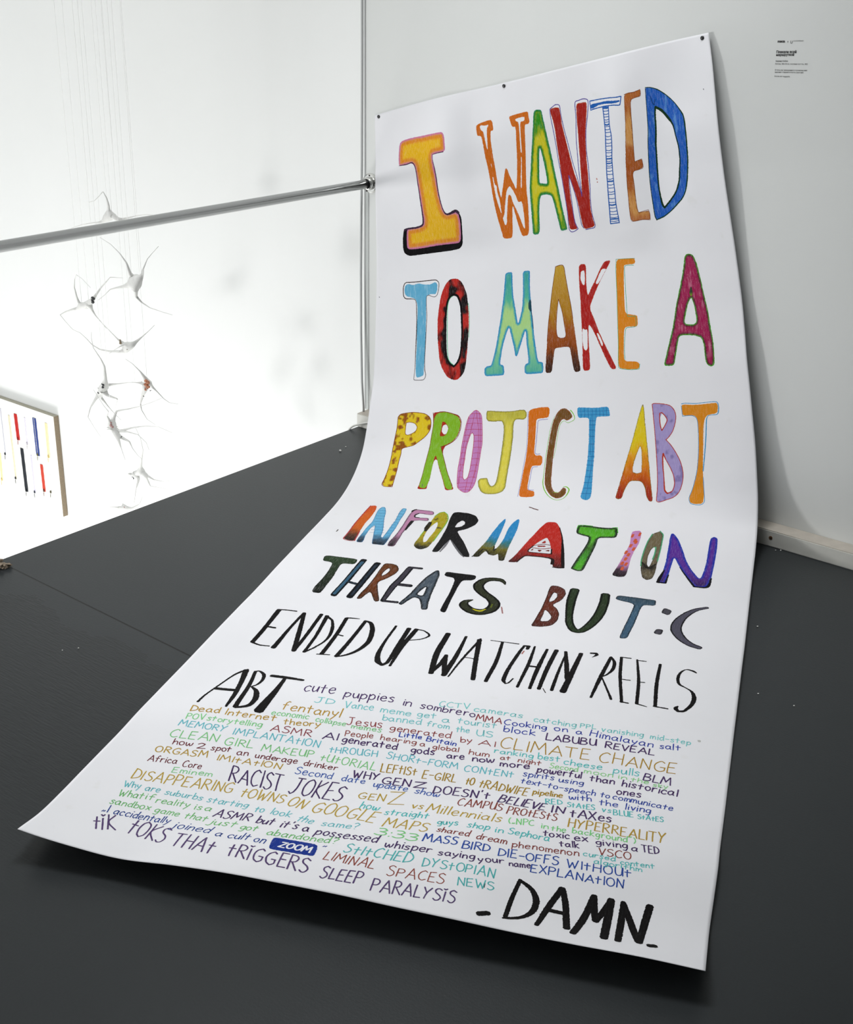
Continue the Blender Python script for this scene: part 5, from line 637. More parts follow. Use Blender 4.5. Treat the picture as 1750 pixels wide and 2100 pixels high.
["S","REELS",2,[[978,2338.5],[1014.5,2433]],[3.6,7.2],"100e0e",0,0.12,1],
["S","REELS",2,[[1009.5,2218.5],[1020,2321.5],[1039.5,2437]],[7.8,8.5,7.8],"100e0e",0,0.12,1],
["S","REELS",2,[[1008.5,2218.5],[1033,2218]],[4.9],"100e0e",0,0.12,1],
["S","REELS",2,[[1022.5,2333],[1045.5,2332]],[4.2],"100e0e",0,0.12,1],
["S","REELS",2,[[1036,2436],[1055,2436]],[4.7],"100e0e",0,0.12,1],
["S","REELS",2,[[1048.5,2220],[1065.5,2330],[1074,2431.5]],[5.1,8.3,8.3],"100e0e",0,0.12,1],
["S","REELS",2,[[1049,2224],[1071,2223]],[4.1],"100e0e",0,0.12,1],
["S","REELS",2,[[1066,2332.5],[1080.5,2331]],[3.8],"100e0e",0,0.12,1],
["S","REELS",2,[[1072,2432],[1098,2437]],[5.3,2.9],"100e0e",0,0.12,1],
["S","REELS",2,[[1106,2227],[1108.5,2329.5],[1116.5,2427.5]],[7.6,9.5,8.9],"100e0e",0,0.12,1],
["S","REELS",2,[[1112.5,2430],[1146,2430]],[4.7],"100e0e",0,0.12,1],
["S","REELS",2,[[1195,2243],[1184,2235],[1169,2234.5],[1157.5,2255],[1154.5,2285],[1160.5,2311],[1177.5,2323.5],[1192,2336.5],[1200,2362],[1197,2393.5],[1183,2426.5],[1169.5,2432.5],[1163,2422],[1167,2411]],[4.3,7.4,3.7,6.2,8.1,7.4,4,7.4,11.2,9.9,6.8,8.1,10.5,4.3],"100e0e",0,0.12,1],
["S","ABT2",2,[[112,2747],[114,2702.5],[120.5,2648],[131,2588],[140,2565],[151.5,2547.5]],[6.3,5.2,5.2,5.8,7.8,6.3],"100e0e",0,0.12,1],
["S","ABT2",2,[[148.5,2552.5],[165,2623],[178,2695],[182,2747]],[15.2,12.7,11.2,6.1],"100e0e",0,0.12,1],
["S","ABT2",2,[[119,2667.5],[147,2666],[172.5,2664.5]],[13.3],"100e0e",0,0.12,1],
["S","ABT2",2,[[172.5,2551.5],[191.5,2642],[202,2742]],[8.5,10.6,12.2],"100e0e",0,0.12,1],
["S","ABT2",2,[[173,2552],[181.5,2548],[198.5,2563],[207,2589.5],[207,2618.5],[197.5,2638.5]],[6,6.5,9.2,8.7,6.5,5.4],"100e0e",0,0.12,1],
["S","ABT2",2,[[199,2638],[215,2652.5],[227,2676.5],[232,2704.5],[226.5,2729],[203,2744.5]],[6.2,10.9,14.2,12.8,10.9,7.1],"100e0e",0,0.12,1],
["S","ABT2",2,[[219,2564],[259,2565.5],[301.5,2570]],[13.5,13.5,9.8],"100e0e",0,0.12,1],
["S","ABT2",2,[[256,2571.5],[261,2643],[260.5,2695],[259,2741.5]],[9.4,14.6,19.7,23.5],"100e0e",0,0.12,1],
["S","DAMN",2,[[902.5,3290],[919,3281.5]],[12.9],"0c0a0a",0,0.12,1],
["S","DAMN",2,[[952,3161],[948.5,3224.5],[949,3279.5]],[7.8,8.9,8.9],"0c0a0a",0,0.12,1],
["S","DAMN",2,[[952.5,3163],[977.5,3179],[991.5,3207],[991,3239.5],[978,3265],[960,3278],[945.5,3284]],[8,10.7,12.8,11.8,9.1,7.5,4.8],"0c0a0a",0,0.12,1],
["S","DAMN",2,[[1005.5,3280],[1015,3217],[1029.5,3152]],[9.4,12.1,12.6],"0c0a0a",0,0.12,1],
["S","DAMN",2,[[1030.5,3152],[1044,3197],[1057.5,3267.5]],[12,12.5,13.5],"0c0a0a",0,0.12,1],
["S","DAMN",2,[[1018,3223],[1047,3221]],[11.1],"0c0a0a",0,0.12,1],
["S","DAMN",2,[[1070,3279.5],[1081.5,3215.5],[1088.5,3148.5]],[13.3,13.8,11.7],"0c0a0a",0,0.12,1],
["S","DAMN",2,[[1089,3148],[1096,3191],[1102,3219]],[11.5,13,13.6],"0c0a0a",0,0.12,1],
["S","DAMN",2,[[1102,3220],[1110.5,3188.5],[1120,3146.5]],[12.5,12,11.5],"0c0a0a",0,0.12,1],
["S","DAMN",2,[[1120,3146.5],[1122,3208],[1123.5,3272.5]],[14.9,15.4,15.4],"0c0a0a",0,0.12,1],
["S","DAMN",2,[[1148,3271.5],[1145.5,3194],[1142,3144]],[12.7,13.2,9.5],"0c0a0a",0,0.12,1],
["S","DAMN",2,[[1142.5,3145.5],[1162.5,3197.5],[1182.5,3257.5]],[10.6,13.8,13.3],"0c0a0a",0,0.12,1],
["S","DAMN",2,[[1183.5,3260],[1187,3186.5],[1190,3135.5]],[13.2,14.3,14.3],"0c0a0a",0,0.12,1],
["S","DAMN",2,[[1201,3262.5],[1212,3259]],[13.7],"0c0a0a",0,0.12,1],
["F","badge",4,[[[470.5,3179],[475.5,3175],[524.5,3176],[556.5,3178],[564,3185],[569.5,3217],[567.5,3224.5],[528,3224],[483.5,3223],[477.5,3219],[472.5,3196.5]]],{"base":[[0,"103088"]],"grain":0.2}],
["S","specks",2,[[662,2026],[672,2058.5]],[3.7],"a07070",0,0.12,1],
["S","specks",2,[[607.5,1377.5],[637,1388]],[3.6],"6a4a4a",0,0.12,1],
["S","specks",2,[[867.5,337.5],[869,340.5]],[3.8],"b87060",0,0.12,1],
["S","specks",2,[[868,347.5],[869.5,349]],[3.2],"b06a60",0,0.12,1],
["S","specks",2,[[74.5,1681.5],[74,1662.5]],[3.5],"55504c",0,0.12,1],
["S","specks",2,[[1260,146.5],[1261,149]],[2.3],"404048",0,0.12,1],
["S","specks",2,[[243,1314],[242,1302.5]],[2.3],"605c60",0,0.12,1],
["S","specks",2,[[11,619],[12.5,621]],[2.5],"5c5c64",0,0.12,1],
["S","specks",2,[[894,3202],[895,3214]],[1.7],"3a3436",0,0.12,1],
["S","specks",2,[[853.5,2437],[863,2454.5]],[2.5],"4a4444",0,0.12,1],
["S","specks",2,[[1226.5,2535],[1228,2538]],[7.2],"b4b6b2",0,0.12,1],
["S","specks",2,[[770,2251.5],[768.5,2270]],[3.8],"a86a64",0,0.12,1]
]
TEXTS=[
["purple phrase about puppies","4a3262",[["cute",322.5,2626,395,2617,50.2,3.34],["puppies",421,2622,536.5,2607,40.3,3.16],["in",559.5,2612.5,580,2610.5,31.2,2.97],["sombrero",601.5,2610,728.5,2603.5,31.4,2.93]]],
["red word beside the puppies phrase","8a3a40",[["MMA",733,2613.5,791.5,2608,25.2,2.68]]],
["pale teal phrase about a meme and a tourist","74c0c4",[["JD",366,2665.5,411,2659,26.5,2.77],["Vance",437,2665,502.5,2656,31,2.67],["meme",519.5,2655.5,589.5,2647,25.8,2.61],["get",603.5,2644,646,2638,25.1,2.56],["a",664,2645.5,680,2641.5,24.5,2.52],["tourist",697,2637,784.5,2628.5,26,2.52],["banned",533.5,2683,620,2670,24.3,2.52],["from",634,2669.5,684.5,2664.5,22.2,2.49],["the",701.5,2668,730.5,2663,23.8,2.47],["US",748,2667.5,784,2661,23.7,2.47]]],
["pale teal phrase about cameras","74c4c4",[["CCTV",641,2590,711,2576.5,24.4,2.51],["cameras",720.5,2581.5,832,2572,25.5,2.47],["catching",859,2576,954.5,2568.5,23,2.42],["PPL",964,2565.5,999,2561.5,19.1,2.41],["vanishing",1013,2565.5,1106,2560.5,22.8,2.4],["mid-step",1121.5,2561.5,1209.5,2557.5,23,2.4]]],
["blue phrase about cooking on salt","2c3c9c",[["Cooking",798.5,2608.5,893,2598,24.3,2.66],["on",911,2595.5,940,2591.5,24.3,2.65],["a",960,2591,973.5,2589,22.4,2.65],["Himalayan",990,2590.5,1130,2592,27.9,2.65],["salt",1146,2591,1190.5,2587,24.3,2.64],["block",803,2634,872.5,2626.5,25.7,2.63]]],
["purple capital phrase ending in REVEAL","4a3060",[["LABUBU",898,2633.5,1009.5,2622.5,29.2,3.3],["REVEAL",1029,2624,1136.5,2620,25.6,3.3]]],
["gold capitals CLIMATE CHANGE","a8842c",[["CLIMATE",807.5,2692,1004,2677.5,44.8,2.7],["CHANGE",1025,2677.5,1190,2674,44.9,2.71]]],
["gold single word below the black ABT","b08a30",[["fentanyl",305.5,2717.5,440.5,2706,40.7,2.98]]],
["pale green phrase about memes","7cc484",[["economic",291,2746,376.5,2735.5,25.9,2.45],["collapse",393,2737.5,462,2732,22.7,2.39],["memes",476.5,2733,544.5,2725.5,20.1,2.34]]],
["gold phrase about a theory","b08c34",[["Dead",111.5,2788,178.5,2776.5,28.8,2.96],["Internet",192.5,2778,308.5,2766,27.3,2.88],["theory",330,2770.5,410.5,2753,25.9,2.76]]],
["green word storytelling","7cc884",[["POV",116.5,2819,157.5,2810.5,25.3,2.57],["storytelling",163,2811,287.5,2796.5,24.5,2.54]]],
["dark red capitals ASMR","883c44",[["ASMR",312,2801.5,403,2792,26.8,2.58]]],
["purple phrase about generated gods","4a3262",[["AI",429,2789,463.5,2783.5,28,3.19],["generated",472.5,2785.5,594.5,2771,26.2,3.18],["gods",626.5,2770.5,677,2761.5,26.4,3.19],["are",706.5,2764,743,2757,24.9,3.2],["now",761,2757,808.5,2749,25.1,3.21],["more",822.5,2754,885,2746,25.3,3.22],["powerful",903,2751.5,997.5,2747.5,29,3.23],["than",1016.5,2750.5,1068,2747.5,27,3.21],["historical",1084.5,2748.5,1200,2753,28.4,3.19],["ones",1078,2780,1128,2777.5,26.7,3.17]]],
["red phrase generated by AI","8c3c3c",[["Jesus",464.5,2725,540.5,2709,33.3,2.49],["generated",559.5,2712,697,2695.5,25.1,2.45],["by",720.5,2700,745,2695,23.2,2.43],["AI",760.5,2696.5,797,2692,21.4,2.43]]],
["small blue phrase above the purple gods phrase","2c44a4",[["Little",586,2725.5,635.5,2718.5,19.7,2.71],["Britain",647.5,2720.5,714,2716.5,19.6,2.7]]],
["red phrase about a global hum","8c4440",[["People",472.5,2763.5,533.5,2752,23.1,2.41],["hearing",550,2750.5,629,2740.5,21.4,2.42],["a",639.5,2741.5,650.5,2740,19.7,2.42],["global",668,2743,725,2735,19.8,2.42],["hum",748,2735.5,793,2732,21.6,2.43],["at",818.5,2732,839,2728,18,2.43],["night",856,2730,906.5,2726.5,19.9,2.43]]],
["teal phrase about cheese pulls","5cbcbc",[["ranking",800,2713,884.5,2706.5,21.4,2.56],["best",895.5,2706.5,942,2701.5,25.1,2.56],["cheese",952.5,2707.5,1035,2704,25.1,2.56],["pulls",1060,2707.5,1115.5,2704.5,28.7,2.55]]],
["pale green phrase about a second moon","8ccc88",[["Second",926,2729.5,986.5,2726,21.8,2.3],["moon",1000.5,2725.5,1061.5,2724,19.9,2.29],["in",1072.5,2724.5,1090.5,2723,18,2.28],["the",1100,2725.5,1137.5,2726.5,17.9,2.27],["sky",1147.5,2731.5,1179,2730,17.8,2.26]]],
["purple capitals BLM","4a3262",[["BLM",1125.5,2714.5,1183,2717.5,31.9,3.2]]],
["teal capitals MEMORY IMPLANTATION","60b4c0",[["MEMORY",110.5,2846,219,2837.5,25.1,2.59],["IMPLANTAtION",238,2839.5,432.5,2820,26.7,2.56],["tHROUGH",458.5,2827,562,2808.5,24.9,2.52],["SHORt-FORM",581.5,2806,738,2794,25.1,2.53],["CONtENt",753.5,2796.5,858.5,2787,27.4,2.56]]],
["green capitals about a makeup tutorial","78c07c",[["CLEAN",108.5,2887,218,2874,31.2,2.55],["GIRL",234.5,2879,298,2869.5,29.5,2.51],["MAKEUP",318.5,2872,432,2856.5,27.8,2.49],["tUtORIAL",448,2860.5,571,2855,30.5,2.5]]],
["dark red phrase about spotting a drinker","6c2c34",[["how",127.5,2910,171.5,2904.5,23.6,2.57],["2",184,2907,202,2903,21.5,2.55],["spot",215,2903,258,2897,22.9,2.53],["an",274,2901.5,297.5,2896.5,22.8,2.5],["underage",315,2897.5,406.5,2887.5,22.8,2.49],["drinker",422,2888,495,2881,23.3,2.51]]],
["gold capitals ending in IMITATION","b09038",[["ORGASM",103.5,2946.5,217.5,2931,25.7,2.72],["IMItAtION",240.5,2931,381.5,2916.5,23,2.63]]],
["dark red words Africa Core","6a2c34",[["Africa",104.5,2982,166,2971,26.4,2.42],["Core",181.5,2976,222,2971.5,25.4,2.39]]],
["pale green single word above the gold towns phrase","80c488",[["Eminem",170.5,3001,254.5,2987.5,22,2.4]]],
["gold capitals starting with LEFTIST","a08028",[["LEFtISt",584.5,2855.5,660.5,2844.5,33.7,2.83],["E-GIRL",675,2848.5,746.5,2842,35.2,2.88],["tO",767.5,2842,785,2841.5,32.4,2.94],["tRADWIFE",795.5,2844,900.5,2847.5,38.6,2.97],["pipeline",910.5,2834,972,2830.5,25.9,3.03]]],
["blue phrase about spirits and speech","34489c",[["spirits",877.5,2774.5,943,2770,23.5,2.55],["using",953.5,2771.5,1006,2770,21.6,2.54],["text-to-speech",877.5,2800,1035.5,2800.5,24.6,2.59],["to",1047,2800,1066,2800,22.3,2.56],["communicate",1072.5,2799,1196.5,2805,23.8,2.55],["with",986.5,2831,1032.5,2823,27.2,2.74],["the",1049,2831.5,1087.5,2827,26.8,2.7],["living",1103,2830,1154.5,2829,27.8,2.65]]],
["purple capitals ending in TAXES","46305e",[["WHY",535,2894,589.5,2886,30.2,3.37],["GEN",600,2896,660,2889,31.5,3.43],["Z",668.5,2889,695,2884.5,26.3,3.49],["DOESN't",712,2898,828.5,2887.5,37.1,3.56],["BELIEVE",849.5,2893,946.5,2900,39.7,3.7],["IN",962,2902.5,989,2900.5,36.8,3.67],["tAXes",1001.5,2906.5,1083.5,2898.5,42,3.61]]],
["blue phrase about a second date show","3c5aa4",[["Second",415,2920.5,495,2914,27.7,2.52],["date",516.5,2913.5,565.5,2909,25,2.58],["update",585.5,2912.5,659,2909,26.2,2.63],["show",675.5,2910,728,2912.5,27.9,2.7]]],
["large purple capitals ending in JOKES","44305c",[["RACIST",293,2990,410.5,2992.5,56.1,3.44],["JOKES",427.5,2992,541,2990.5,66.4,3.54]]],
["small teal capitals about states","54b4b4",[["RED",944.5,2867.5,977.5,2860,26.4,2.72],["StAtES",988.5,2865,1044,2857,26,2.71],["vs",1059.5,2858,1076.5,2856.5,27.1,2.64],["BLUE",1084,2863,1123,2856.5,26.4,2.62],["StAtES",1132,2859.5,1183.5,2853.5,22.7,2.55]]],
["large gold capitals starting with DISAPPEARING","b49840",[["DISAPPEARING",102,3052.5,317.5,3028,43,2.91],["tOWNS",336.5,3034,430.5,3033.5,41.5,2.96],["ON",441.5,3037.5,477.5,3042,43.9,3.06],["GOOGLE",496.5,3047,633,3056.5,50.7,3.12],["MAPS",655,3067,745,3068,45.7,3.15]]],
["red capitals CAMPUS PROTESTS","844038",[["CAMPUS",773.5,2934.5,865,2931,41.5,2.86],["PROtEStS",877,2939.5,978,2936.5,40.2,2.87]]],
["gold phrase about millennials","b09438",[["GEN",571,2968,625.5,2962.5,31.8,2.82],["Z",636.5,2971.5,668.5,2964.5,53,2.88],["vs",687,2974.5,710,2973.5,32,2.93],["Millennials",719.5,2981.5,874,2985.5,44.2,2.95]]],
["teal question about suburbs","60b4bc",[["Why",103.5,3087,137,3078.5,26.7,2.35],["are",148,3080.5,178,3078,24.5,2.35],["suburbs",190.5,3078.5,271,3073.5,24.5,2.36],["starting",283,3075,370,3071,25.9,2.42],["to",388.5,3080,407.5,3079,28.1,2.55],["look",423,3081,465,3081.5,31.4,2.58],["the",483.5,3092.5,517.5,3096.5,32.3,2.62],["same?",538.5,3098.5,612,3093.5,29.6,2.6]]],
["teal phrase about guys who shop","4cb4b4",[["how",586.5,3004,626,3005,32.7,2.71],["straight",642,3015.5,732.5,3011.5,31.6,2.75],["guys",757,3030.5,797,3023.5,29.1,2.73],["shop",815.5,3025.5,859.5,3025.5,30.4,2.7],["in",872.5,3028,887.5,3027,27.1,2.61],["Sephora",898,3025,978.5,3023.5,29.4,2.58]]],
["green question about reality as a game","6cb46c",[["What",108,3117.5,158,3111,28.3,2.33],["if",162.5,3109,180.5,3106,26.3,2.33],["reality",187,3112,258,3106,26.5,2.34],["is",270.5,3109,285.5,3107.5,23.8,2.43],["a",292,3105.5,305.5,3106,24.3,2.46],["sandbox",105,3149,188.5,3141.5,26.3,2.31],["game",199.5,3143.5,252.5,3143,24.8,2.34],["that",266,3146,314.5,3146,28.7,2.45],["just",322.5,3153,380.5,3156,30.4,2.53],["got",391,3161,427,3160.5,31.3,2.59],["abandoned?",451.5,3170,593,3165.5,31,2.55]]],
["purple phrase about a possessed whisper","46305e",[["ASMR",318.5,3123.5,395,3124,37.2,3.2],["but",411,3127.5,448,3126.5,37.6,3.36],["it's",463.5,3129,497.5,3129,37.4,3.34],["a",511,3133.5,523,3132,36.6,3.29],["possessed",539.5,3138.5,665,3139,37.2,3.26],["whisper",684.5,3150,775.5,3144,32.3,3.04],["saying",789.5,3146.5,858,3139,26.2,2.88],["your",867,3142,913.5,3128,22.9,2.75],["name",924,3131,963,3120.5,19.7,2.65]]],
["blue phrase ending at the blue badge","244088",[["„I",104.5,3181,126,3177,31.3,2.4],["accidentally",128.5,3179,246,3174,28,2.4],["joined",259,3186.5,340.5,3192,33,2.62],["a",356.5,3199.5,369.5,3199.5,31.8,2.74],["cult",383.5,3202,428.5,3202,33,2.71],["on",439,3205.5,461.5,3205.5,32.1,2.62],["”",575,3208.5,582.5,3208,33.8,2.5]]],
["white word on the blue badge","e6e6ea",[["ZOOM",492.5,3210,556.5,3213.5,26.7,4.05]]],
["large purple capitals along the bottom edge","54406c",[["tĭK",119,3239.5,162,3229.5,51,3.62],["tOKS",183,3231,269,3246.5,53.7,3.6],["THAt",290.5,3254,380.5,3267.5,51,3.77],["tRĭGGERS",410.5,3266,575.5,3280,46.8,3.48],["SLEEP",602,3285,679.5,3281.5,40.6,3.13],["PARALYSĭS",702.5,3291.5,855.5,3277.5,39.7,3.02]]],
["red capitals LIMINAL SPACES","8c4438",[["LIMINAL",589,3228,688,3231,34.5,2.5],["SPACES",717,3241,823.5,3232,35.1,2.29]]],
["teal capitals ending in NEWS","4cacac",[["StItCHED",616.5,3193,749.5,3192,40.5,2.89],["DYStOPIAN",770.5,3193,906,3179,32.7,2.64],["NEWS",847.5,3227.5,913.5,3213.5,27.4,2.47]]],
["pale green digits 3:33","78c47c",[["3:33",648.5,3105.5,733.5,3112.5,36.6,3.42]]],
["red phrase about a shared dream","803c38",[["shared",763,3061,828,3062.5,27.1,2.64],["dream",843.5,3066.5,903.5,3065.5,26.9,2.53],["phenomenon",915.5,3069,1042,3051,25.6,2.39]]],
["small teal phrase about an algorithm","54b8b8",[["cursed",1049.5,3044,1110,3039,19.3,2.17],["content",1121,3043.5,1184.5,3031.5,18.3,2.1],["algorithm",1072.5,3060,1162.5,3050.5,18.2,2.1]]],
["blue capitals starting with MASS BIRD","2c4c9c",[["MASS",747.5,3106,813.5,3101,35.2,3.23],["BIRD",826.5,3109,879.5,3103.5,34,3.05],["DIE-OFFS",897,3108,1010,3093,29.3,2.88],["WItHOUt",1027,3091,1146,3074,27.5,2.7],["EXPLANAtION",965,3129.5,1137.5,3107.5,26.3,2.69]]],
["green phrase about the background","78c87c",[["(„NPC",890.5,2984,940.5,2975,31,2.57],["in",954.5,2979,969,2977,25.4,2.5],["the",975,2980.5,1003.5,2978,24.7,2.46],["background”)",1017,2974.5,1139,2964,28.1,2.45]]],
["gold capitals HYPERREALITY","ac8c34",[["HYPERREALITY",1003.5,2951.5,1196,2937,44.4,3.11]]],
["purple phrase about a talk","46305e",[["toxic",965,3007.5,1015,3000,28.9,3.05],["ex",1024.5,3000,1050,2995,28,2.98],["giving",1067,2999,1127.5,2988,26.9,2.92],["a",1134.5,2991.5,1146,2990.5,24.6,2.88],["TED",1156.5,2988,1188,2982.5,30,2.88],["talk",1002,3032.5,1037.5,3024,26.5,2.89]]],
["red capitals below the talk phrase","843c34",[["VSCO",1077.5,3030.5,1138.5,3022,27.6,2.42]]]
]
RNG=np.random.default_rng(7)
def vnoise(x,y,seed=0):
    xi=np.floor(x).astype(int);yi=np.floor(y).astype(int);fx=x-xi;fy=y-yi
    def h(a,b):
        n=np.sin(a*127.1+b*311.7+seed*74.7)*43758.5453; return n-np.floor(n)
    sx=fx*fx*(3-2*fx);sy=fy*fy*(3-2*fy)
    return (h(xi,yi)*(1-sx)+h(xi+1,yi)*sx)*(1-sy)+(h(xi,yi+1)*(1-sx)+h(xi+1,yi+1)*sx)*sy
def resample(P,step,closed=True):
    P=np.asarray(P,float)
    if closed: P=np.vstack([P,P[:1]])
    d=np.r_[0,np.cumsum(np.linalg.norm(np.diff(P,axis=0),axis=1))]
    n=max(3 if closed else 1,int(round(d[-1]/step)))
    t=np.linspace(0,d[-1],n+1)
    Q=np.stack([np.interp(t,d,P[:,k]) for k in (0,1)],1)
    return Q[:-1] if closed else Q
def chaikin(P,r=.18):
    P=np.asarray(P,float); N=np.roll(P,-1,0); out=np.empty((2*len(P),2)); out[0::2]=P*(1-r)+N*r; out[1::2]=P*r+N*(1-r); return out
def inside(P,poly):
    x,y=P[:,0],P[:,1]; r=np.zeros(len(P),bool); a=poly; b=np.roll(poly,-1,0)
    for (x0,y0),(x1,y1) in zip(a,b):
        if y0==y1: continue
        c=((y0>y)!=(y1>y))&(x<(x1-x0)*(y-y0)/(y1-y0)+x0); r^=c
    return r
def bdist(P,loops):
    d=np.full(len(P),1e9)
    for L in loops:
        for a,b in zip(L,np.roll(L,-1,0)):
            ab=b-a; t=np.clip(((P-a)@ab)/(ab@ab+1e-9),0,1); q=P-(a+t[:,None]*ab); d=np.minimum(d,np.hypot(q[:,0],q[:,1]))
    return d
LAY=[.00006,.00011,.00017,.00023,.00021,.00031]
class Acc:
    def __init__(s): s.uv=[];s.f=[];s.c=[];s.n=0
    def add(s,uvmm,f,c):
        s.uv.append(np.asarray(uvmm)/1000);s.c.append(c);s.f+= [tuple(i+s.n for i in t) for t in f]; s.n+=len(uvmm)
def fill(acc,loops,st,seed):
    loops=[chaikin(chaikin(L)) for L in loops]
    LR=[]
    for L in loops:
        Q=resample(L,2.6); Q=Q+RNG.normal(0,.32,Q.shape); LR.append(Q)
    base=LR[0]; lo=base.min(0);hi=base.max(0)
    step=3.2; gx,gy=np.meshgrid(np.arange(lo[0],hi[0],step),np.arange(lo[1],hi[1],step))
    I=np.stack([gx.ravel(),gy.ravel()],1)+RNG.uniform(-.9,.9,(gx.size,2))
    k=np.zeros(len(I),bool)
    for L in LR: k^=inside(I,L)
    I=I[k]
    if len(I): I=I[bdist(I,LR)>1.3]
    V=[];E=[]
    for L in LR:
        n0=len(V); V+=L.tolist(); E+=[(n0+i,n0+(i+1)%len(L)) for i in range(len(L))]
    V+=I.tolist()
    r=delaunay_2d_cdt([Vector(v) for v in V],E,[],0,1e-4)
    P=np.array([tuple(v) for v in r[0]]); T=np.array([t for t in r[2]])
    C=P[T].mean(1); k=np.zeros(len(C),bool)
    for L in LR: k^=inside(C,L)
    T=T[k]
    A=P[T]; ar=(A[:,1,0]-A[:,0,0])*(A[:,2,1]-A[:,0,1])-(A[:,1,1]-A[:,0,1])*(A[:,2,0]-A[:,0,0])
    T[ar>0]=T[ar>0][:,::-1]; T=T[np.abs(ar)>1e-6] if len(T) else T
    t=(P[:,1]-lo[1])/(hi[1]-lo[1]); tn=t+(vnoise(P[:,0]/7,P[:,1]/25,seed)-.5)*.10
    bs=st['base']; xs=[b[0] for b in bs]; cs=np.array([lin(b[1]) for b in bs])
    col=np.stack([np.interp(tn,xs,cs[:,q]) for q in range(3)],1) if len(bs)>1 else np.repeat(cs,len(P),0)
    if 'spots' in st:
        sp=st['spots']; n=vnoise(P[:,0]/sp[1],P[:,1]/(sp[1]*(1/sp[4] if len(sp)>4 else 1)),sp[3])*.7+vnoise(P[:,0]/sp[1]*2.3,P[:,1]/sp[1]*(1.2 if len(sp)>4 else 2.3),sp[3]+1)*.3
        f=np.clip((n-sp[2]+.06)/.12,0,1)[:,None]; col=col*(1-f)+np.array(lin(sp[0]))*f
    if 'streak' in st:
        n=vnoise(P[:,0]/5,P[:,1]/30,seed+3); f=np.clip((n-.74)/.2,0,1)[:,None]*.5; col=col*(1-f)+np.array(lin(st['streak']))*f
    if 'edge' in st:
        d=bdist(P,LR)+(vnoise(P[:,0]/6,P[:,1]/6,seed+5)-.5)*1.6
        for wd,c in reversed(st['edge']):
            f=np.clip((wd-d)/1.8+.5,0,1)[:,None]; col=col*(1-f)+np.array(lin(c))*f
    acc.add(P,T.tolist(),np.c_[col,np.full(len(P),st.get('grain',.15))])
def catmull(P,Wd,step):
    P=np.asarray(P,float); n=len(P); Wd=np.interp(np.linspace(0,1,n),np.linspace(0,1,len(Wd)),Wd)
    Q=np.c_[P,Wd]; E=np.vstack([2*Q[0]-Q[1],Q,2*Q[-1]-Q[-2]]); out=[]
    for i in range(1,n):
        a,b,c,d=E[i-1:i+3]
        # corners stay corners
        k=max(1,int(math.ceil(np.linalg.norm(c[:2]-b[:2])/step)))
        m0=(c-a)*.5; m1=(d-b)*.5; L=np.linalg.norm(c[:2]-b[:2])
        for m in (m0,m1):
            q=np.linalg.norm(m[:2])
            if q>L: m*=L/q
        if np.dot((b-a)[:2],(c-b)[:2])<.25*np.linalg.norm((b-a)[:2])*np.linalg.norm((c-b)[:2]): m0=(c-b)
        if np.dot((c-b)[:2],(d-c)[:2])<.25*np.linalg.norm((c-b)[:2])*np.linalg.norm((d-c)[:2]): m1=(c-b)
        for s in range(k):
            f=s/k; out.append((2*f**3-3*f*f+1)*b+(f**3-2*f*f+f)*m0+(-2*f**3+3*f*f)*c+(f**3-f*f)*m1)
    out.append(Q[-1]); out=np.array(out); return out[:,:2],np.maximum(out[:,2],.3)
def stroke(acc,P,Wd,c,rough=.12,step=2.6,grain=.15,smooth=1,curved=True):
    P=np.asarray(P,float)
    if len(P)==1: P=np.vstack([P,P+[.4,.2]])
    if curved: Q,R=catmull(P,Wd,step)
    else:
        Q=P; R=np.interp(np.linspace(0,1,len(P)),np.linspace(0,1,len(Wd)),Wd)
    R=R/2
    k=np.r_[True,np.linalg.norm(np.diff(Q,axis=0),axis=1)>1e-3]; Q,R=Q[k],R[k]
    if len(Q)<2: return
    col=lin(c); D=np.diff(Q,axis=0); D/=np.linalg.norm(D,axis=1)[:,None]
    # split at sharp turns, put a disc in the joint
    cut=[0]+[i for i in range(1,len(Q)-1) if D[i-1]@D[i]<.55]+[len(Q)-1]
    def disc(p,r):
        a=np.arange(10)/10*2*np.pi; V=np.vstack([p,np.c_[p[0]+np.cos(a)*r,p[1]+np.sin(a)*r]]); 
        acc.add(V,[(0,1+(i+1)%10,1+i) for i in range(10)],np.tile([*col,grain],(11,1)))
    for s,e in zip(cut[:-1],cut[1:]):
        q=Q[s:e+1]; r=R[s:e+1]
        t=np.gradient(q,axis=0) if len(q)>2 else np.repeat(q[1:]-q[:1],2,0)
        t/=np.linalg.norm(t,axis=1)[:,None]+1e-9; nn=np.c_[-t[:,1],t[:,0]]
        jr=np.minimum(rough,.30/np.maximum(r,.3)); ja=1+RNG.normal(0,1,len(q))*jr; jb=1+RNG.normal(0,1,len(q))*jr
        # rounded ends
        q0=q[0]-t[0]*r[0]*.6; q1=q[-1]+t[-1]*r[-1]*.6
        A=np.vstack([q0+nn[0]*r[0]*.55,q+nn*(r*ja)[:,None],q1+nn[-1]*r[-1]*.55]); B_=np.vstack([q0-nn[0]*r[0]*.55,q-nn*(r*jb)[:,None],q1-nn[-1]*r[-1]*.55])
        n=len(A); V=np.vstack([A,B_])
        acc.add(V,[(i,i+1,n+i+1,n+i) for i in range(n-1)],np.tile([*col,grain],(2*n,1)))
    for i in cut[1:-1]: disc(Q[i],R[i])
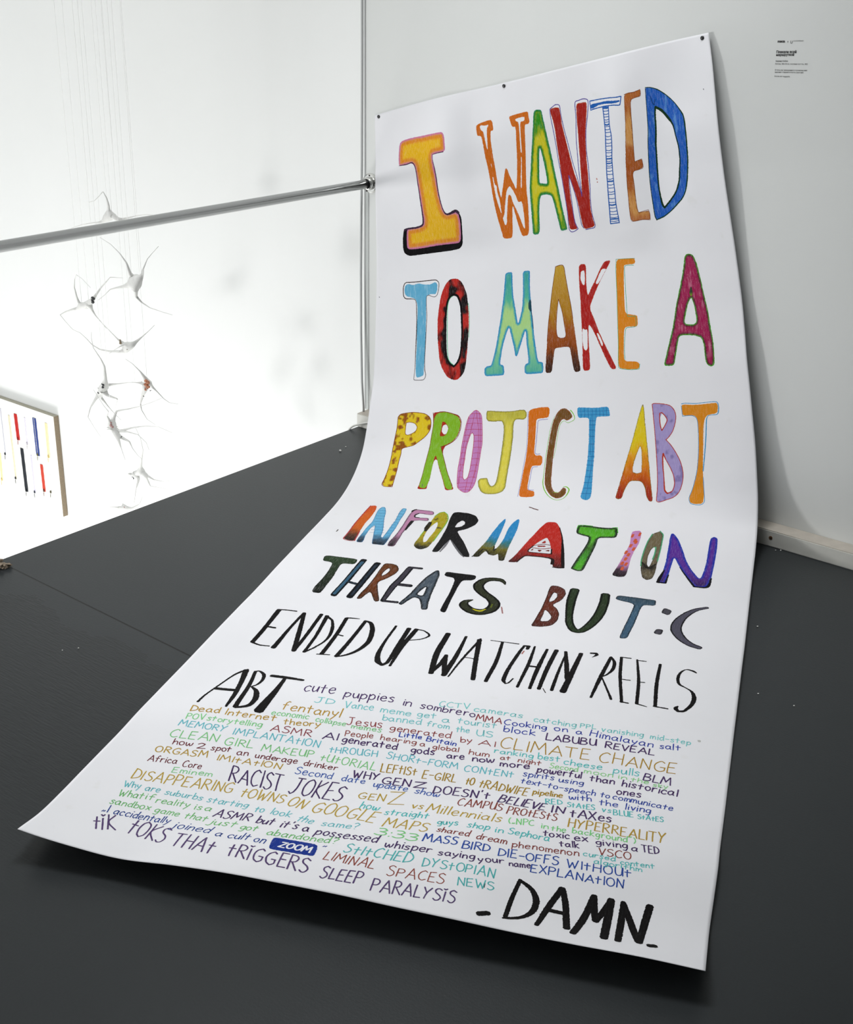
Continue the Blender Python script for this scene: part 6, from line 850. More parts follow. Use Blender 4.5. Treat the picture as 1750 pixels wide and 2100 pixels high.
def flush(accs,name,label=None):
    """all layers of one drawn word become one mesh"""
    uvs=[];offs=[];F=[];C=[];n=0
    for lay in sorted(accs):
        a=accs[lay]
        if not a.n: continue
        uv=np.vstack(a.uv); uvs.append(uv); offs.append(np.full(len(uv),LAY[lay])); C.append(np.vstack(a.c)); F+=[tuple(i+n for i in f) for f in a.f]; n+=len(uv)
    uv=np.vstack(uvs); off=np.concatenate(offs)[:,None]
    o=uvmesh(name,np.clip(uv,0,[PW,PL]),F,M_PASTEL,off,np.vstack(C))
    if label: o['label']=label
    return o
WORDS={'I':'orange and pink block letter I with a black drop edge','WANTED':'many coloured word WANTED','TO':'word TO in pale blue and red with black','MAKE':'word MAKE in blue, brown, red and orange','A':'crimson letter A outlined in green','PROJECT':'many coloured word PROJECT','ABT':'word ABT in yellow to red, lilac and orange','INFORMATION':'many coloured slanting word INFORMATION','THREATS':'dark slanting word THREATS','BUT':'word BUT in rust, dark green and steel blue',':C':'grey sad face of two dots and an arc','ENDED UP':'black pen words ENDED UP',"WATCHIN'":'black pen word WATCHIN with apostrophe','REELS':'black pen word REELS','ABT2':'black pen word ABT','DAMN':'thick black word DAMN between dashes','badge':'solid blue rounded badge','specks':'small stray pastel specks'}
order=[]; bag={}
for k,op in enumerate(OPS):
    wd=op[1]
    if wd not in bag: bag[wd]={}; order.append(wd)
    a=bag[wd].setdefault(op[2],Acc())
    if op[0]=='F': fill(a,op[3],op[4],k)
    else: stroke(a,op[3],op[4],op[5],op[7],2.6,.05 if int(op[5][:2],16)<0x18 else .2)
for wd in order: flush(bag[wd],'blue_badge' if wd=='badge' else 'pastel_specks' if wd=='specks' else 'painted_word',WORDS[wd])

# a single-line pen alphabet, drawn on a 10-high grid
FONT={
'A':'0,0 1.6,4.5 3.6,10 4.8,5 6,0|1.4,3.6 5.2,3.4','B':'0,0 .2,5 .6,10 3.4,9.6 4.4,7.8 3.2,5.8 .5,5.2|.5,5.2 3.8,4.8 5,2.8 3.6,.5 0,0','C':'5,8.8 3.6,10 1.4,8.4 .1,5 .6,1.6 2.4,0 4.8,1.2','D':'.2,0 .6,10 3.4,9 5.2,5.6 4.2,2 .2,0','E':'4.4,10 .6,9.8 .3,5 0,0 4.2,.1|.3,5.1 3.4,5.3','F':'4.4,10 .6,9.8 .3,5 0,0|.3,5.1 3.4,5.3','G':'5.2,8.6 3.8,10 1.4,8.4 .1,5 .8,1.4 2.8,0 5,1.4 5.2,4|3,4.1 5.6,4.1','H':'.2,0 .6,10|5,0 5.3,10|.4,5.1 5.1,5.2','I':'.4,0 .7,10','J':'3.2,10 3,4 2.4,1 1,0 -.4,1.2|1,10 5,10','K':'.2,0 .6,10|4.8,9.8 .5,4.8 5,0','L':'.7,10 .4,4 .2,0 4.2,.2','M':'0,0 1,10 3.4,3.4 6,10 7,0','N':'.2,0 .7,10 4.6,.2 5.2,10','O':'2.9,10 .9,8.6 0,5 .8,1.4 2.6,0 4.7,1.5 5.5,5 4.8,8.6 2.9,10','P':'.2,0 .6,10 3.6,9.7 4.8,7.6 3.4,5.2 .5,4.8','Q':'2.9,10 0,5 2.6,0 5.5,5 2.9,10|3.4,2 5.6,-.6','R':'.2,0 .6,10 3.4,9.7 4.6,7.8 3.2,5.6 .5,5|1.6,5.1 5,0','S':'4.6,8.8 2.8,10 .8,8.6 1,6.4 3.6,4.6 4.5,2.6 3.2,.4 1.4,0 0,1.2','T':'-.4,9.9 5.2,10|2.6,10 2.3,5 2.2,0','U':'.4,10 .2,4 .9,.8 2.4,0 4.2,1.6 4.9,10|4.9,10 4.9,0','V':'.2,10 2.5,0 5.2,10','W':'.2,10 1.6,0 3.4,6.6 4.8,0 7,10','X':'.2,10 5,0|5,10 0,0','Y':'.2,10 2.4,5|5.2,10 2.4,5 1.2,0','Z':'.4,9.8 5,10 0,.1 5.2,0',
'a':'4,4.6 2.4,6 .4,4.2 .2,1.6 1.4,0 3.4,1.6 4,5.4 3.9,1 4.6,.1','b':'.3,10 .2,5 .1,.2|.2,3.4 2,5.8 3.8,4.4 3.6,1.4 1.8,0 .2,.8','c':'3.8,4.8 2.4,6 .6,4.6 .2,2 1.6,0 3.8,1','d':'3.8,4.6 2.2,6 .4,4 .3,1.4 1.6,0 3.6,1.8|4.2,10 3.9,4 4,0','e':'.4,3 3.8,3.6 3.4,5.6 1.8,6 .3,4 .5,1.2 2,0 4,1.1','f':'4,9.4 2.8,10 1.7,8 1.4,3 1.2,0|0,5.6 3.4,5.8','g':'4,5 2.2,6 .4,4.2 .5,1.8 1.8,.8 3.4,2 4,5.6 3.8,0 2.6,-3 .4,-2.6','h':'.4,10 .2,0|.3,3.4 1.8,5.8 3.4,5 3.6,0','i':'.5,5.8 .4,2 .5,0|.6,8 .7,8.6','j':'1.8,5.8 1.7,0 .8,-2.8 -1,-2.2|1.9,8 2,8.6','k':'.4,9.6 .2,0|3.6,6 .4,2.9 3.9,0','l':'.6,10 .4,0','m':'.2,0 .4,5.8 1.8,5.6 2.5,4 2.5,0|2.5,3.4 3.8,5.8 5.2,4.8 5.4,0','n':'.2,0 .4,5.8|.3,3.4 1.8,5.8 3.5,5 3.7,0','o':'2,6 .5,5 .1,2.8 1,.5 2.2,0 3.6,1.2 4,3.4 3.3,5.4 2,6','p':'.5,5.8 .2,0 0,-3.6|.3,3.6 2.2,6 4,4.4 3.6,1.4 1.8,0 .3,.9','q':'4,4.8 2,6 .2,2.6 2,0 4,2|4.1,5.8 3.9,-3.6','r':'.3,5.8 .2,0|.3,3.2 1.6,5.6 3.4,5.4','s':'3.4,5 2,6 .5,4.8 1.4,3.4 3,2.2 2.6,.4 1.2,0 0,.8','t':'1.9,8.6 1.6,3 1.6,0|0,5.6 3.9,5.7','u':'.3,5.8 .2,2 1.2,0 3,1.4 3.7,5.8|3.7,5.8 3.8,0','v':'.2,5.8 1.8,0 3.8,5.8','w':'.2,5.8 .6,1 1.6,0 2.8,4.4 3.6,.2 5,1.6 5.6,5.8','x':'.2,5.8 3.8,0|3.8,5.8 0,0','y':'.3,5.8 .8,2.6 2.2,2|3.9,5.8 2.2,.6 .2,-3.4','z':'.3,5.8 3.6,5.8 .1,.1 3.9,0','K2':'',
'2':'.2,8 2,10 4,8.4 3,5 0,.1 4.6,0','3':'.3,9.4 2.6,10 4,8 2.6,5.6 1.4,5.3|1.6,5.4 4.2,4.4 4.2,1.6 2,0 0,1',':':'.6,6.4 .7,7|.5,1.2 .6,1.8','-':'.3,4.2 4,4.4',"'":'.9,10 .5,8','?':'.3,8.6 2,10 3.8,8.2 2.8,5.8 1.6,4.6 1.5,3|1.4,.3 1.5,.6','„':'.2,.2 1.2,1.8|1.8,.2 2.8,1.8','”':'.2,8.4 1.2,10|1.8,8.4 2.8,10','(':'2,10 .6,7.4 .3,3.6 1.4,0',')':'.4,10 1.8,7.4 2,3.6 .8,0','ĭ':'.6,5.8 .5,0|-.2,8.6 .6,7.9 1.6,8.8','Ĭ':'.5,8.4 .3,0|-.4,11.4 .5,10.6 1.6,11.6'}
FONT['ĭ']='.6,8.2 .3,0|-.5,10.6 .5,9.7 1.7,10.8'
GL={}
for ch,s in FONT.items():
    GL[ch]=[np.array([[float(q) for q in p.split(',')] for p in st.split()]) for st in s.split('|') if st]
def gwidth(ch):
    return max(p[:,0].max() for p in GL[ch]) if GL.get(ch) else 3
def pentext(acc,t,u0,v0,u1,v1,h,pen,c):
    gap=1.5; ws=[gwidth(ch) for ch in t]; tot=sum(ws)+gap*(len(t)-1)
    d=np.array([u1-u0,v1-v0],float); L=np.linalg.norm(d)
    if L<1e-6: return
    d/=L; up=np.array([d[1],-d[0]]); sx=L/max(tot,.5); sy=h/10
    slant=-.25 if h>46 and v0>2800 and u0<420 else -.02
    if v0>2950 and h>46: h*=.96
    elif v0>2700 or u0>600: h*=.84
    elif h<46: h*=.9
    sy=h/10
    if t=='„I' or t=='”': sx=min(sx,sy)
    x=0
    for ch,w_ in zip(t,ws):
        jx,jy,js=RNG.normal(0,.14),RNG.normal(0,.22),1+RNG.normal(0,.05)
        for p in GL[ch]:
            q=p*[1,js]+[x+jx,jy]+RNG.normal(0,.07,p.shape)
            gx=q[:,0]*sx+q[:,1]*sy*slant; gy=q[:,1]*sy
            P=np.array([u0,v0])+gx[:,None]*d+gy[:,None]*up
            stroke(acc,P,[pen*1.05,pen*.95],c,.07,max(1.6,h/9),.22)
        x+=w_+gap
for lab,c,ws in TEXTS:
    a=Acc()
    for t,u0,v0,u1,v1,h,pen in ws: pentext(a,t,u0,v0,u1,v1,h,pen,c)
    flush({5 if 'badge' in lab and 'white' in lab else 2:a},'handwritten_phrase',lab)

# ---------------------------------------------------------------- nails
for (u,v),lab in (((.0197,.0082),'black nail head pinning the upper left poster corner, nearest the handrail'),((.5696,.0092),'black nail head at the middle of the poster top edge'),((1.2776,.0110),'black nail head pinning the upper right poster corner, the highest one')):
    P=Vector(surfn(u,v,0)); b=bmesh.new()
    tube(b,[(0,.012,0),(0,-.0005,0)],[.0012,.0012],8); tube(b,[(0,-.0004,0),(0,-.0016,0),(0,-.0030,0),(0,-.0036,0)],[.0056,.0058,.0046,.002],16)
    o=obj('nail',b,M_BLACK,None,True); o.location=P; tag(o,lab,'nail','nails holding the poster')

# ---------------------------------------------------------------- caption on the wall
cap=tag(empty('wall_caption',(-1.585,YW-.0004,1.41)),'small black vinyl caption lettered on the wall, right of the poster top','caption')
def cyr(s): return s
def text(body,x,z,size,bold=0,x1=None,ang=0):
    c=bpy.data.curves.new('caption_line','FONT'); c.body=body; c.size=size; c.offset=bold; c.extrude=.00003; c.align_x='LEFT'; c.space_line=.82
    o=bpy.data.objects.new('caption_line',c); COL.objects.link(o)
    dg=bpy.context.evaluated_depsgraph_get(); me=bpy.data.meshes.new_from_object(o.evaluated_get(dg)); bpy.data.objects.remove(o)
    me.name='caption_line'; me.materials.clear(); me.materials.append(M_INK)
    q=bpy.data.objects.new('caption_line',me); COL.objects.link(q); q.rotation_euler=(math.radians(90),-ang,0); q.location=(x,YW-.0006,z); rel(q,cap)
    if x1:
        wd=max(v.co.x for v in me.vertices) or 1; s=(x1-x)/wd
        for v in me.vertices: v.co.x*=s
    return q
text('msca',-1.5840,1.4121,0.0093,0.00040,-1.5628,0.0603)
text('x',-1.5565,1.4138,0.0068,0.00000,-1.5530,0.0450)
text('U',-1.5476,1.4114,0.0102,0.00000,-1.5415,0.0450)
text('CONTEMPORARY',-1.5400,1.4168,0.0035,0.00000,-1.5099,0.0649)
text('Плакали всей',-1.5843,1.3851,0.0089,0.00030,-1.5267,0.0592)
text('маршруткой',-1.5840,1.3780,0.0084,0.00030,-1.5325,0.0613)
text('Карина Кабак',-1.5832,1.3628,0.0059,0.00000,-1.5477,0.0560)
text('Ватман, 300х150 см, масляная пастель, 2025',-1.5834,1.3562,0.0048,0.00000,-1.4915,0.0484)
text('В эпоху информационного перенасыщения',-1.5823,1.3402,0.0052,0.00000,-1.4910,0.0466)
text('внимание становится полем сражения.',-1.5820,1.3347,0.0052,0.00000,-1.4996,0.0461)
text('Кто бы мог подумать',-1.5817,1.3241,0.0052,0.00000,-1.5371,0.0413)

# ---------------------------------------------------------------- picture with zippers on the stairwell wall
PX1,PX0=-5.022,-6.02; PZ1,PZ0=-.427,-.942; PY=YW+.03
pic=tag(empty('zipper_picture',(-5.5,PY-.015,-.68)),'white canvas with rows of coloured zippers, hung low on the stairwell wall','picture')
rel(obj('canvas',Bx((PX0,PY-.0285,PZ0),(PX1-.0008,PY-.002,PZ1)),M_CANVAS),pic)
rel(obj('canvas_edge',Bx((PX1-.0008,PY-.0282,PZ0),(PX1+.0012,PY-.002,PZ1)),M_BURLAP),pic)
rel(obj('canvas_edge',Bx((PX0,PY-.0275,PZ1),(PX1,PY-.002,PZ1+.0015)),simple('pale_canvas_edge',(.46,.44,.36),.9,0,.4,300)),pic)
ZIPS=[('c9c9d2', -5.4538, -0.4786, -5.4545, -0.7238, 0.0056, '34383c'), ('ddd6bb', -5.3886, -0.5002, -5.3867, -0.8365, 0.0127, '161a20'), ('b81e18', -5.3318, -0.4802, -5.3288, -0.6146, 0.0236, '8a2018'), ('dcd8e6', -5.2571, -0.4825, -5.2566, -0.6216, 0.0093, 'b8b4bc'), ('22387c', -5.1782, -0.467, -5.1772, -0.6603, 0.0259, '6a6440'), ('e8dcae', -5.0864, -0.472, -5.0899, -0.6484, 0.0195, 'c8b470'), ('161c24', -5.3089, -0.6537, -5.306, -0.883, 0.0237, '10141a'), ('d2cee6', -5.2366, -0.6726, -5.2355, -0.8717, 0.0094, '2c3440'), ('c03c28', -5.1578, -0.7015, -5.1558, -0.843, 0.02, '5a3020'), ('e4e4e0', -5.0948, -0.7365, -5.1005, -0.8356, 0.0046, '4a4630'), ('eadca6', -5.5036, -0.7259, -5.5116, -0.8765, 0.0148, 'd0bc78')]
def zip_mat(c): return simple('zipper_tape_'+c,lin(c),.7,0,.08,300)
ZCACHE={}
NAMES={'b81e18':'red zipper','22387c':'navy zipper with a white tooth line','161c24':'black zipper','c03c28':'orange red zipper','e8dcae':'pale yellow zipper','eadca6':'pale yellow zipper','ddd6bb':'cream zipper with a black slider','d2cee6':'lavender zipper','dcd8e6':'pale lilac zipper','c9c9d2':'thin grey zipper','e4e4e0':'thin white zipper'}
YF=PY-.0288
for c,x0,z0,x1,z1,w,sc in ZIPS:
    mt=ZCACHE.setdefault(c,zip_mat(c)); ms=ZCACHE.setdefault(sc,zip_mat(sc))
    d=np.array([x1-x0,z1-z0]); L=np.linalg.norm(d); d/=L; n=np.array([-d[1],d[0]])*(1 if d[1]<0 else -1); hw=w/2
    def q(t,s): p=np.array([x0,z0])+d*t+n*s; return p
    b=bmesh.new()
    for side in (-1,1):                     # two tape halves, splayed a little at the end
        k=8; V0=[];V1=[]
        for i in range(k+1):
            t=L*i/k; sp=.0012+ (.004 if i==k else 0)*(w>.012)
            a=q(t,side*(hw+ (.0015 if i%2 else 0))); e=q(t,side*sp*.5)
            V0.append(b.verts.new((a[0],YF-.0016,a[1]))); V1.append(b.verts.new((e[0],YF-.0020,e[1])))
        W0=[b.verts.new((v.co.x,YF+.0002,v.co.z)) for v in V0]; W1=[b.verts.new((v.co.x,YF+.0002,v.co.z)) for v in V1]
        for i in range(k):
            b.faces.new((V0[i],V0[i+1],V1[i+1],V1[i])); b.faces.new((V0[i],V0[i+1],W0[i+1],W0[i])); b.faces.new((V1[i],V1[i+1],W1[i+1],W1[i]))
        b.faces.new((V0[0],V1[0],W1[0],W0[0])); b.faces.new((V0[k],V1[k],W1[k],W0[k]))
    bmesh.ops.recalc_face_normals(b,faces=b.faces)
    z=rel(obj('zipper',b,mt),pic); z['label']=NAMES[c]
    b=bmesh.new()
    for i in range(int(L/.008)):
        p=q(i*.008+.004,0); box(b,(p[0]-.0016,YF-.0032,p[1]-.0026),(p[0]+.0016,YF-.0012,p[1]+.0026))
    def child(o): o.parent=z; return o
    child(obj('teeth',b,ZCACHE.setdefault('wt',zip_mat('d8d8d8')) if c=='22387c' else mt))
    p=q(L-.006,0); b=bmesh.new(); box(b,(p[0]-.0045,YF-.0065,p[1]-.007),(p[0]+.0045,YF-.0015,p[1]+.006),.0012)
    p=q(L+.012,-.003); box(b,(p[0]-.0018,YF-.0050,p[1]-.013),(p[0]+.0018,YF-.0035,p[1]+.008),.0006)
    child(obj('slider',b,ms))


# ---------------------------------------------------------------- hanging sculptures

def neuron(label,body,arms,spots,thr):
    root=tag(empty('hanging_sculpture',body[0][0]),label,'sculpture','thread hung sculptures over the stairwell')
    V=[];E=[];R=[]
    for i,(p,r) in enumerate(body):
        V.append(p);R.append(r*.72)
        if i: E.append((0,i))
    for ri,P in arms:
        last=ri; Q=smooth3([body[ri][0]]+P,.045)[1:]
        r0=min(body[ri][1]*.42,.0065)
        for k,p in enumerate(Q):
            t=k/max(1,len(Q)-1); V.append(tuple(p)); R.append(max(.0010,r0*(1-t)**3*.8+.0016*(1-.45*t))); E.append((last,len(V)-1)); last=len(V)-1
    me=bpy.data.meshes.new('body'); me.from_pydata(V,E,[]); o=bpy.data.objects.new('body',me); COL.objects.link(o); me.materials.append(M_FELT)
    md=o.modifiers.new('skin','SKIN'); md.use_smooth_shade=True
    for i,s in enumerate(me.skin_vertices[0].data): s.radius=(R[i],R[i]*.9); s.use_root=(i==0)
    sb=o.modifiers.new('sub','SUBSURF'); sb.levels=1; sb.render_levels=2
    rel(o,root)
    rs=random.Random(len(label))
    for p,mt,r in spots:
        b=bmesh.new()
        for q in range(5 if r>.006 else 2):
            g=bmesh.ops.create_icosphere(b,subdivisions=2,radius=r*rs.uniform(.26,.45)); d=Vector((rs.uniform(-1,1),rs.uniform(-.4,.2),rs.uniform(-1,1)))*r*.6
            for v in g['verts']: v.co=v.co*rs.uniform(.9,1.1)+d+Vector(p)
        rel(obj('beaded_patch',b,mt,None,True),root)
    for ti in thr:
        p=Vector(body[ti][0]); b=bmesh.new(); cyl(b,p,(p.x+rs.uniform(-.03,.0),p.y,ZC),.0006,6); rel(obj('thread',b,M_THREAD,None,True),root)
neuron('pale papier mache sculpture with thin arms, highest on the threads, partly behind the handrail',[((-3.7742,2.95,0.7523), 0.018), ((-3.7874,2.95,0.7389), 0.03), ((-3.7649,2.95,0.7344), 0.026), ((-3.7324,2.95,0.7379), 0.013)],[(0,[(-3.7723,2.9429,0.7666),(-3.7615,2.9357,0.7863),(-3.7607,2.9286,0.8133),(-3.7683,2.9214,0.8348),(-3.7834,2.9143,0.8181),(-3.8019,2.9071,0.8009),(-3.8238,2.9,0.7939)]),(3,[(-3.7243,2.962,0.7386),(-3.7064,2.974,0.7445),(-3.6747,2.986,0.7542),(-3.6346,2.998,0.7621),(-3.5955,3.01,0.7631)]),(1,[(-3.8044,2.94,0.7248),(-3.8157,2.93,0.7202),(-3.8506,2.92,0.7141),(-3.886,2.91,0.7064),(-3.9124,2.9,0.6969),(-3.9417,2.89,0.6855)])],[((-3.8011,2.938,0.7314),M_DARKF,0.004)],[1, 2, 3])
neuron('grey cup shaped sculpture with four long arms just below the handrail',[((-3.4782,2.8,0.5832), 0.04), ((-3.4939,2.8,0.5979), 0.016), ((-3.4414,2.8,0.606), 0.012), ((-3.4846,2.8,0.5636), 0.026), ((-3.5038,2.8,0.5678), 0.02), ((-3.4774,2.8,0.5504), 0.012)],[(1,[(-3.4821,2.786,0.6105),(-3.4802,2.772,0.6498),(-3.4938,2.758,0.6821),(-3.5206,2.744,0.7111),(-3.5571,2.73,0.7311)]),(2,[(-3.4547,2.816,0.6127),(-3.4693,2.832,0.6221),(-3.4635,2.848,0.6545),(-3.4549,2.864,0.6731),(-3.4395,2.88,0.696)]),(4,[(-3.5252,2.79,0.5603),(-3.5579,2.78,0.5516),(-3.575,2.77,0.5457),(-3.5939,2.76,0.5255),(-3.6199,2.75,0.5041)]),(5,[(-3.4921,2.812,0.5272),(-3.4803,2.824,0.5067),(-3.4528,2.836,0.4903),(-3.4011,2.848,0.4815),(-3.3665,2.86,0.4754)])],[],[1, 2])
neuron('pale sculpture with a black patch and looped arms, left of the grey cup shaped one',[((-3.9826,2.95,0.3761), 0.026), ((-3.9392,2.95,0.4057), 0.028), ((-4.0134,2.95,0.3699), 0.012), ((-3.9125,2.95,0.4227), 0.013)],[(0,[(-3.9881,2.9429,0.3956),(-3.9903,2.9357,0.4203),(-3.9903,2.9286,0.4593),(-3.9736,2.9214,0.4945),(-3.9517,2.9143,0.5145),(-3.9094,2.9071,0.5068),(-3.8551,2.9,0.4843)]),(3,[(-3.917,2.964,0.432),(-3.8993,2.978,0.4623),(-3.856,2.992,0.5072),(-3.8425,3.006,0.506),(-3.817,3.02,0.5055)]),(2,[(-4.0204,2.94,0.3693),(-4.0598,2.93,0.3538),(-4.0815,2.92,0.3407),(-4.0376,2.91,0.3245),(-3.9915,2.9,0.309),(-3.9491,2.89,0.3059)]),(1,[(-3.9407,2.96,0.3798),(-3.9322,2.97,0.3539),(-3.9136,2.98,0.3297),(-3.8996,2.99,0.3062)])],[((-3.8994,2.938,0.4248),M_DARKF,0.016)],[1, 0])
neuron('pale sculpture with a brown tip and a long looping left arm, middle of the column',[((-3.6434,2.88,0.3055), 0.03), ((-3.6682,2.88,0.3128), 0.014), ((-3.6109,2.88,0.3235), 0.016), ((-3.655,2.88,0.2929), 0.018)],[(3,[(-3.6761,2.8712,0.2849),(-3.7284,2.8625,0.2781),(-3.7698,2.8537,0.279),(-3.7994,2.845,0.2919),(-3.8223,2.8362,0.3154),(-3.8407,2.8275,0.3329),(-3.8711,2.8188,0.3412),(-3.8963,2.81,0.3678)]),(1,[(-3.6681,2.8725,0.3229),(-3.6783,2.865,0.3328),(-3.717,2.8575,0.3631),(-3.7463,2.85,0.3865)]),(2,[(-3.6132,2.895,0.3285),(-3.5991,2.91,0.3451),(-3.5741,2.925,0.3704),(-3.5599,2.94,0.3903)]),(0,[(-3.6363,2.8633,0.3239),(-3.6477,2.8467,0.3133),(-3.687,2.83,0.2854)])],[((-3.665,2.868,0.3244),M_BURLAP,0.01),((-3.6745,2.868,0.2866),M_DARKF,0.005),((-3.6338,2.868,0.3064),M_BURLAP,0.007)],[0])
neuron('white sculpture with a black spot and a long upward arm, left in the lower cluster',[((-3.7685,2.86,0.14), 0.022), ((-3.779,2.86,0.12), 0.026), ((-3.8059,2.86,0.0981), 0.014)],[(0,[(-3.7478,2.8517,0.1711),(-3.7372,2.8433,0.2242),(-3.7442,2.835,0.2525),(-3.7709,2.8267,0.2907),(-3.766,2.8183,0.3278),(-3.7527,2.81,0.3558)]),(0,[(-3.7626,2.8725,0.1419),(-3.7187,2.885,0.1524),(-3.6805,2.8975,0.162),(-3.6537,2.91,0.1658)]),(2,[(-3.8126,2.8725,0.0847),(-3.7944,2.885,0.053),(-3.7756,2.8975,0.0249),(-3.7512,2.91,-0.0019)]),(2,[(-3.8141,2.85,0.0826),(-3.8357,2.84,0.0478),(-3.8431,2.83,0.0105),(-3.8016,2.82,-0.0121),(-3.7495,2.81,-0.0409)]),(1,[(-3.7699,2.87,0.0999),(-3.7245,2.88,0.0947),(-3.745,2.89,0.0698),(-3.7716,2.9,0.0398)])],[((-3.7635,2.848,0.1446),M_DARKF,0.012),((-3.7934,2.848,0.1109),M_DARKF,0.006)],[0])
neuron('white sculpture with a rust red beaded body, right in the lower cluster',[((-3.5728,2.9,0.1891), 0.018), ((-3.5772,2.9,0.1707), 0.02), ((-3.558,2.9,0.1852), 0.012)],[(0,[(-3.5713,2.8875,0.2079),(-3.5792,2.875,0.2315),(-3.602,2.8625,0.2572),(-3.6232,2.85,0.2729)]),(1,[(-3.5882,2.8867,0.182),(-3.5974,2.8733,0.185),(-3.6117,2.86,0.1868)]),(2,[(-3.5661,2.914,0.168),(-3.559,2.928,0.1487),(-3.5375,2.942,0.1201),(-3.5247,2.956,0.1053),(-3.4932,2.97,0.1028)]),(1,[(-3.6088,2.906,0.1311),(-3.6358,2.912,0.0883),(-3.638,2.918,0.0613),(-3.6174,2.924,0.0285),(-3.5794,2.93,0.0141)])],[((-3.5615,2.888,0.1855),M_RUSTF,0.02),((-3.5602,2.888,0.1737),M_RUSTF,0.015),((-3.5692,2.888,0.1596),M_RUSTF,0.007),((-3.5411,2.888,0.162),M_DARKF,0.005),((-3.5835,2.888,0.1338),M_DARKF,0.004)],[0])
neuron('white sculpture with a pinkish patch and sprawling arms, lowest of the lower cluster',[((-3.6911,2.82,0.017), 0.022), ((-3.6883,2.82,-0.0039), 0.024), ((-3.669,2.82,-0.0191), 0.016)],[(0,[(-3.6894,2.808,0.0384),(-3.6849,2.796,0.0602),(-3.658,2.784,0.0851),(-3.6671,2.772,0.1089),(-3.7025,2.76,0.1634)]),(0,[(-3.6924,2.8317,0.0387),(-3.688,2.8433,0.0653),(-3.6379,2.855,0.0807),(-3.5829,2.8667,0.1005),(-3.5337,2.8783,0.1224),(-3.4848,2.89,0.1476)]),(1,[(-3.6717,2.83,-0.0034),(-3.6287,2.84,-0.0006),(-3.5842,2.85,-0.0036),(-3.5525,2.86,-0.0291),(-3.5521,2.87,-0.0605)]),(1,[(-3.6716,2.836,-0.0071),(-3.6155,2.852,0.0154),(-3.5559,2.868,0.0314),(-3.5084,2.884,0.0353),(-3.453,2.9,0.021)]),(2,[(-3.6404,2.826,-0.0247),(-3.6121,2.832,-0.0322),(-3.6065,2.838,-0.0577),(-3.5854,2.844,-0.083),(-3.5679,2.85,-0.0949)]),(2,[(-3.6429,2.8067,-0.0255),(-3.6133,2.7933,-0.047),(-3.5776,2.78,-0.081)])],[((-3.6752,2.808,0.0256),M_PINKF,0.012),((-3.6281,2.808,-0.0098),M_DARKF,0.006)],[0])
neuron('small off white sculpture with a black dot, close above the dark floor edge',[((-3.7042,2.95,-0.2098), 0.022), ((-3.7439,2.95,-0.2276), 0.018), ((-3.6834,2.95,-0.2158), 0.012)],[(0,[(-3.6972,2.942,-0.1831),(-3.6789,2.934,-0.15),(-3.6565,2.926,-0.1014),(-3.6553,2.918,-0.0549),(-3.6724,2.91,-0.0094)]),(1,[(-3.7527,2.935,-0.2255),(-3.7501,2.92,-0.2185)]),(2,[(-3.6834,2.965,-0.2259),(-3.6731,2.98,-0.241),(-3.6376,2.995,-0.2438),(-3.5209,3.01,-0.2085)]),(2,[(-3.6837,2.9575,-0.2371),(-3.6765,2.965,-0.264),(-3.6182,2.9725,-0.2585),(-3.5533,2.98,-0.2587)]),(1,[(-3.711,2.94,-0.2352),(-3.7196,2.93,-0.2763),(-3.7244,2.92,-0.332)])],[((-3.7441,2.938,-0.2374),M_DARKF,0.007)],[0])
neuron('faint white sculpture mostly hidden behind the floor edge, lowest of all',[((-3.8671,2.98,-0.4136), 0.018), ((-3.8959,2.98,-0.4175), 0.01)],[(1,[(-3.8945,2.97,-0.4132),(-3.9164,2.96,-0.4136),(-3.9505,2.95,-0.4198)]),(0,[(-3.8814,2.99,-0.4067),(-3.8993,3.0,-0.4068)]),(0,[(-3.8278,2.99,-0.4059),(-3.7924,3.0,-0.3796),(-3.7846,3.01,-0.3491)])],[((-3.8518,2.968,-0.3976),M_PINKF,0.006)],[0])

# ---------------------------------------------------------------- bits on the floor

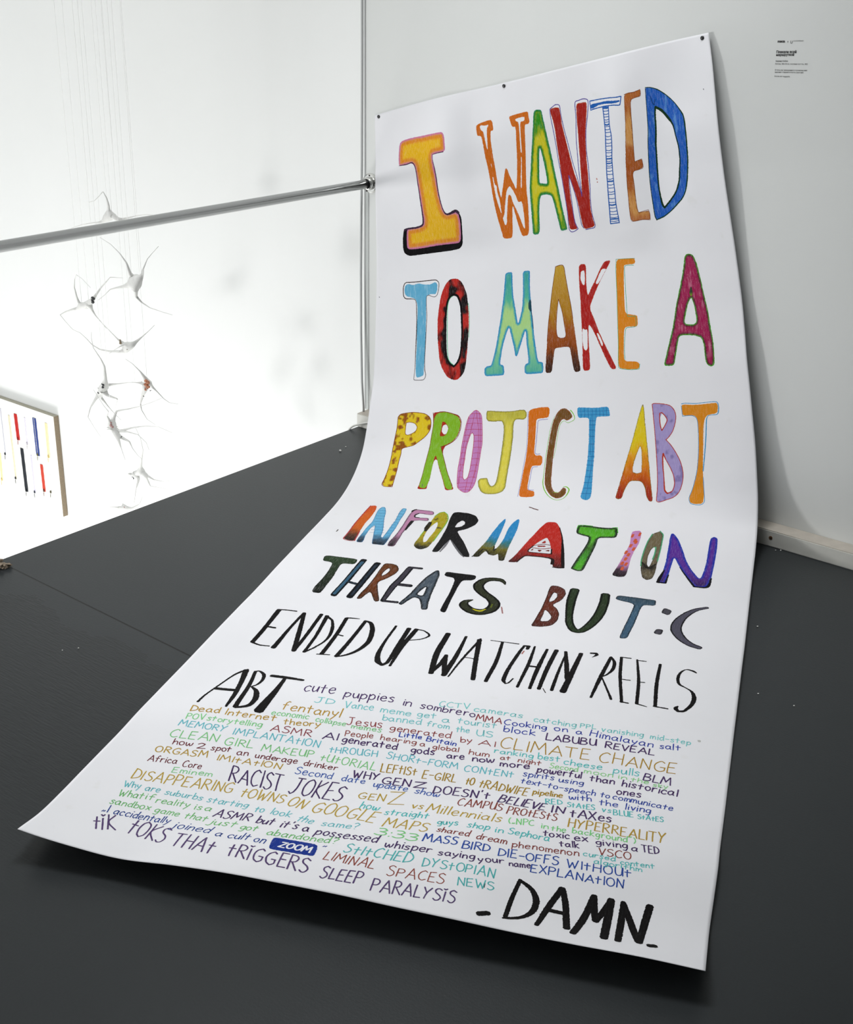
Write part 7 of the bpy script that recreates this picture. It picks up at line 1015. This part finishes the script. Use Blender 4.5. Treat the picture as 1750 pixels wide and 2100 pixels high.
def crumb(p,r,mat,label,name,cat,grp,seed):
    rs=random.Random(seed); b=bmesh.new(); g=bmesh.ops.create_icosphere(b,subdivisions=1,radius=r)
    for v in g['verts']: v.co=Vector((v.co.x*rs.uniform(.7,1.5),v.co.y*rs.uniform(.7,1.3),v.co.z*rs.uniform(.5,.9)))
    o=obj(name,b,mat); z=min(v.co.z for v in o.data.vertices); o.location=(p[0],p[1],-z); return tag(o,label,cat,grp)
M_CRUMB=simple('plaster_crumb',(.75,.75,.72),.8)
crumb((-1.1963,2.9358,0.0),0.0022,M_CRUMB,'tiny white crumb of plaster lying on the dark floor','plaster_crumb','crumb','plaster crumbs on the floor',0)
crumb((-1.0432,2.6182,0.0),0.0022,M_CRUMB,'tiny white crumb of plaster lying on the dark floor','plaster_crumb','crumb','plaster crumbs on the floor',1)
crumb((-0.9543,2.6226,0.0),0.0022,M_CRUMB,'tiny white crumb of plaster lying on the dark floor','plaster_crumb','crumb','plaster crumbs on the floor',2)
crumb((-1.3571,3.4301,0.0),0.0024,M_CRUMB,'tiny white crumb of plaster lying on the dark floor','plaster_crumb','crumb','plaster crumbs on the floor',3)
crumb((-1.3692,3.4219,0.0),0.0018,M_CRUMB,'tiny white crumb of plaster lying on the dark floor','plaster_crumb','crumb','plaster crumbs on the floor',4)
crumb((-2.9109,3.1981,0.0),0.0045,M_CRUMB,'tiny white crumb of plaster lying on the dark floor','plaster_crumb','crumb','plaster crumbs on the floor',5)
crumb((-2.9245,3.2428,0.0),0.0025,M_CRUMB,'tiny white crumb of plaster lying on the dark floor','plaster_crumb','crumb','plaster crumbs on the floor',6)
crumb((-2.4493,1.7139,0.0),0.0022,M_CRUMB,'tiny white crumb of plaster lying on the dark floor','plaster_crumb','crumb','plaster crumbs on the floor',7)
crumb((-2.4715,1.6819,0.0),0.0018,M_CRUMB,'tiny white crumb of plaster lying on the dark floor','plaster_crumb','crumb','plaster crumbs on the floor',8)

rs=random.Random(4); b=bmesh.new()
for k in range(16):
    g=bmesh.ops.create_cube(b,size=1); a=rs.uniform(0,3.14); s=Vector((rs.uniform(.012,.03),rs.uniform(.006,.016),rs.uniform(.003,.009))); c=Vector((rs.uniform(-.034,.028),rs.uniform(-.02,.012),rs.uniform(.005,.016)))
    for v in g['verts']:
        q=Vector((v.co.x*s.x*rs.uniform(.6,1.2),v.co.y*s.y*rs.uniform(.6,1.2),v.co.z*s.z)); v.co=Matrix.Rotation(a,3,'Z')@Matrix.Rotation(rs.uniform(-.5,.5),3,'X')@q+c
zmin=min(v.co.z for v in b.verts)
o=obj('board_scrap',b,M_CHIP); o.location=(-3.005,1.868,-zmin+.0005); tag(o,'torn scrap of brown board lying at the floor edge by the joint','scrap')
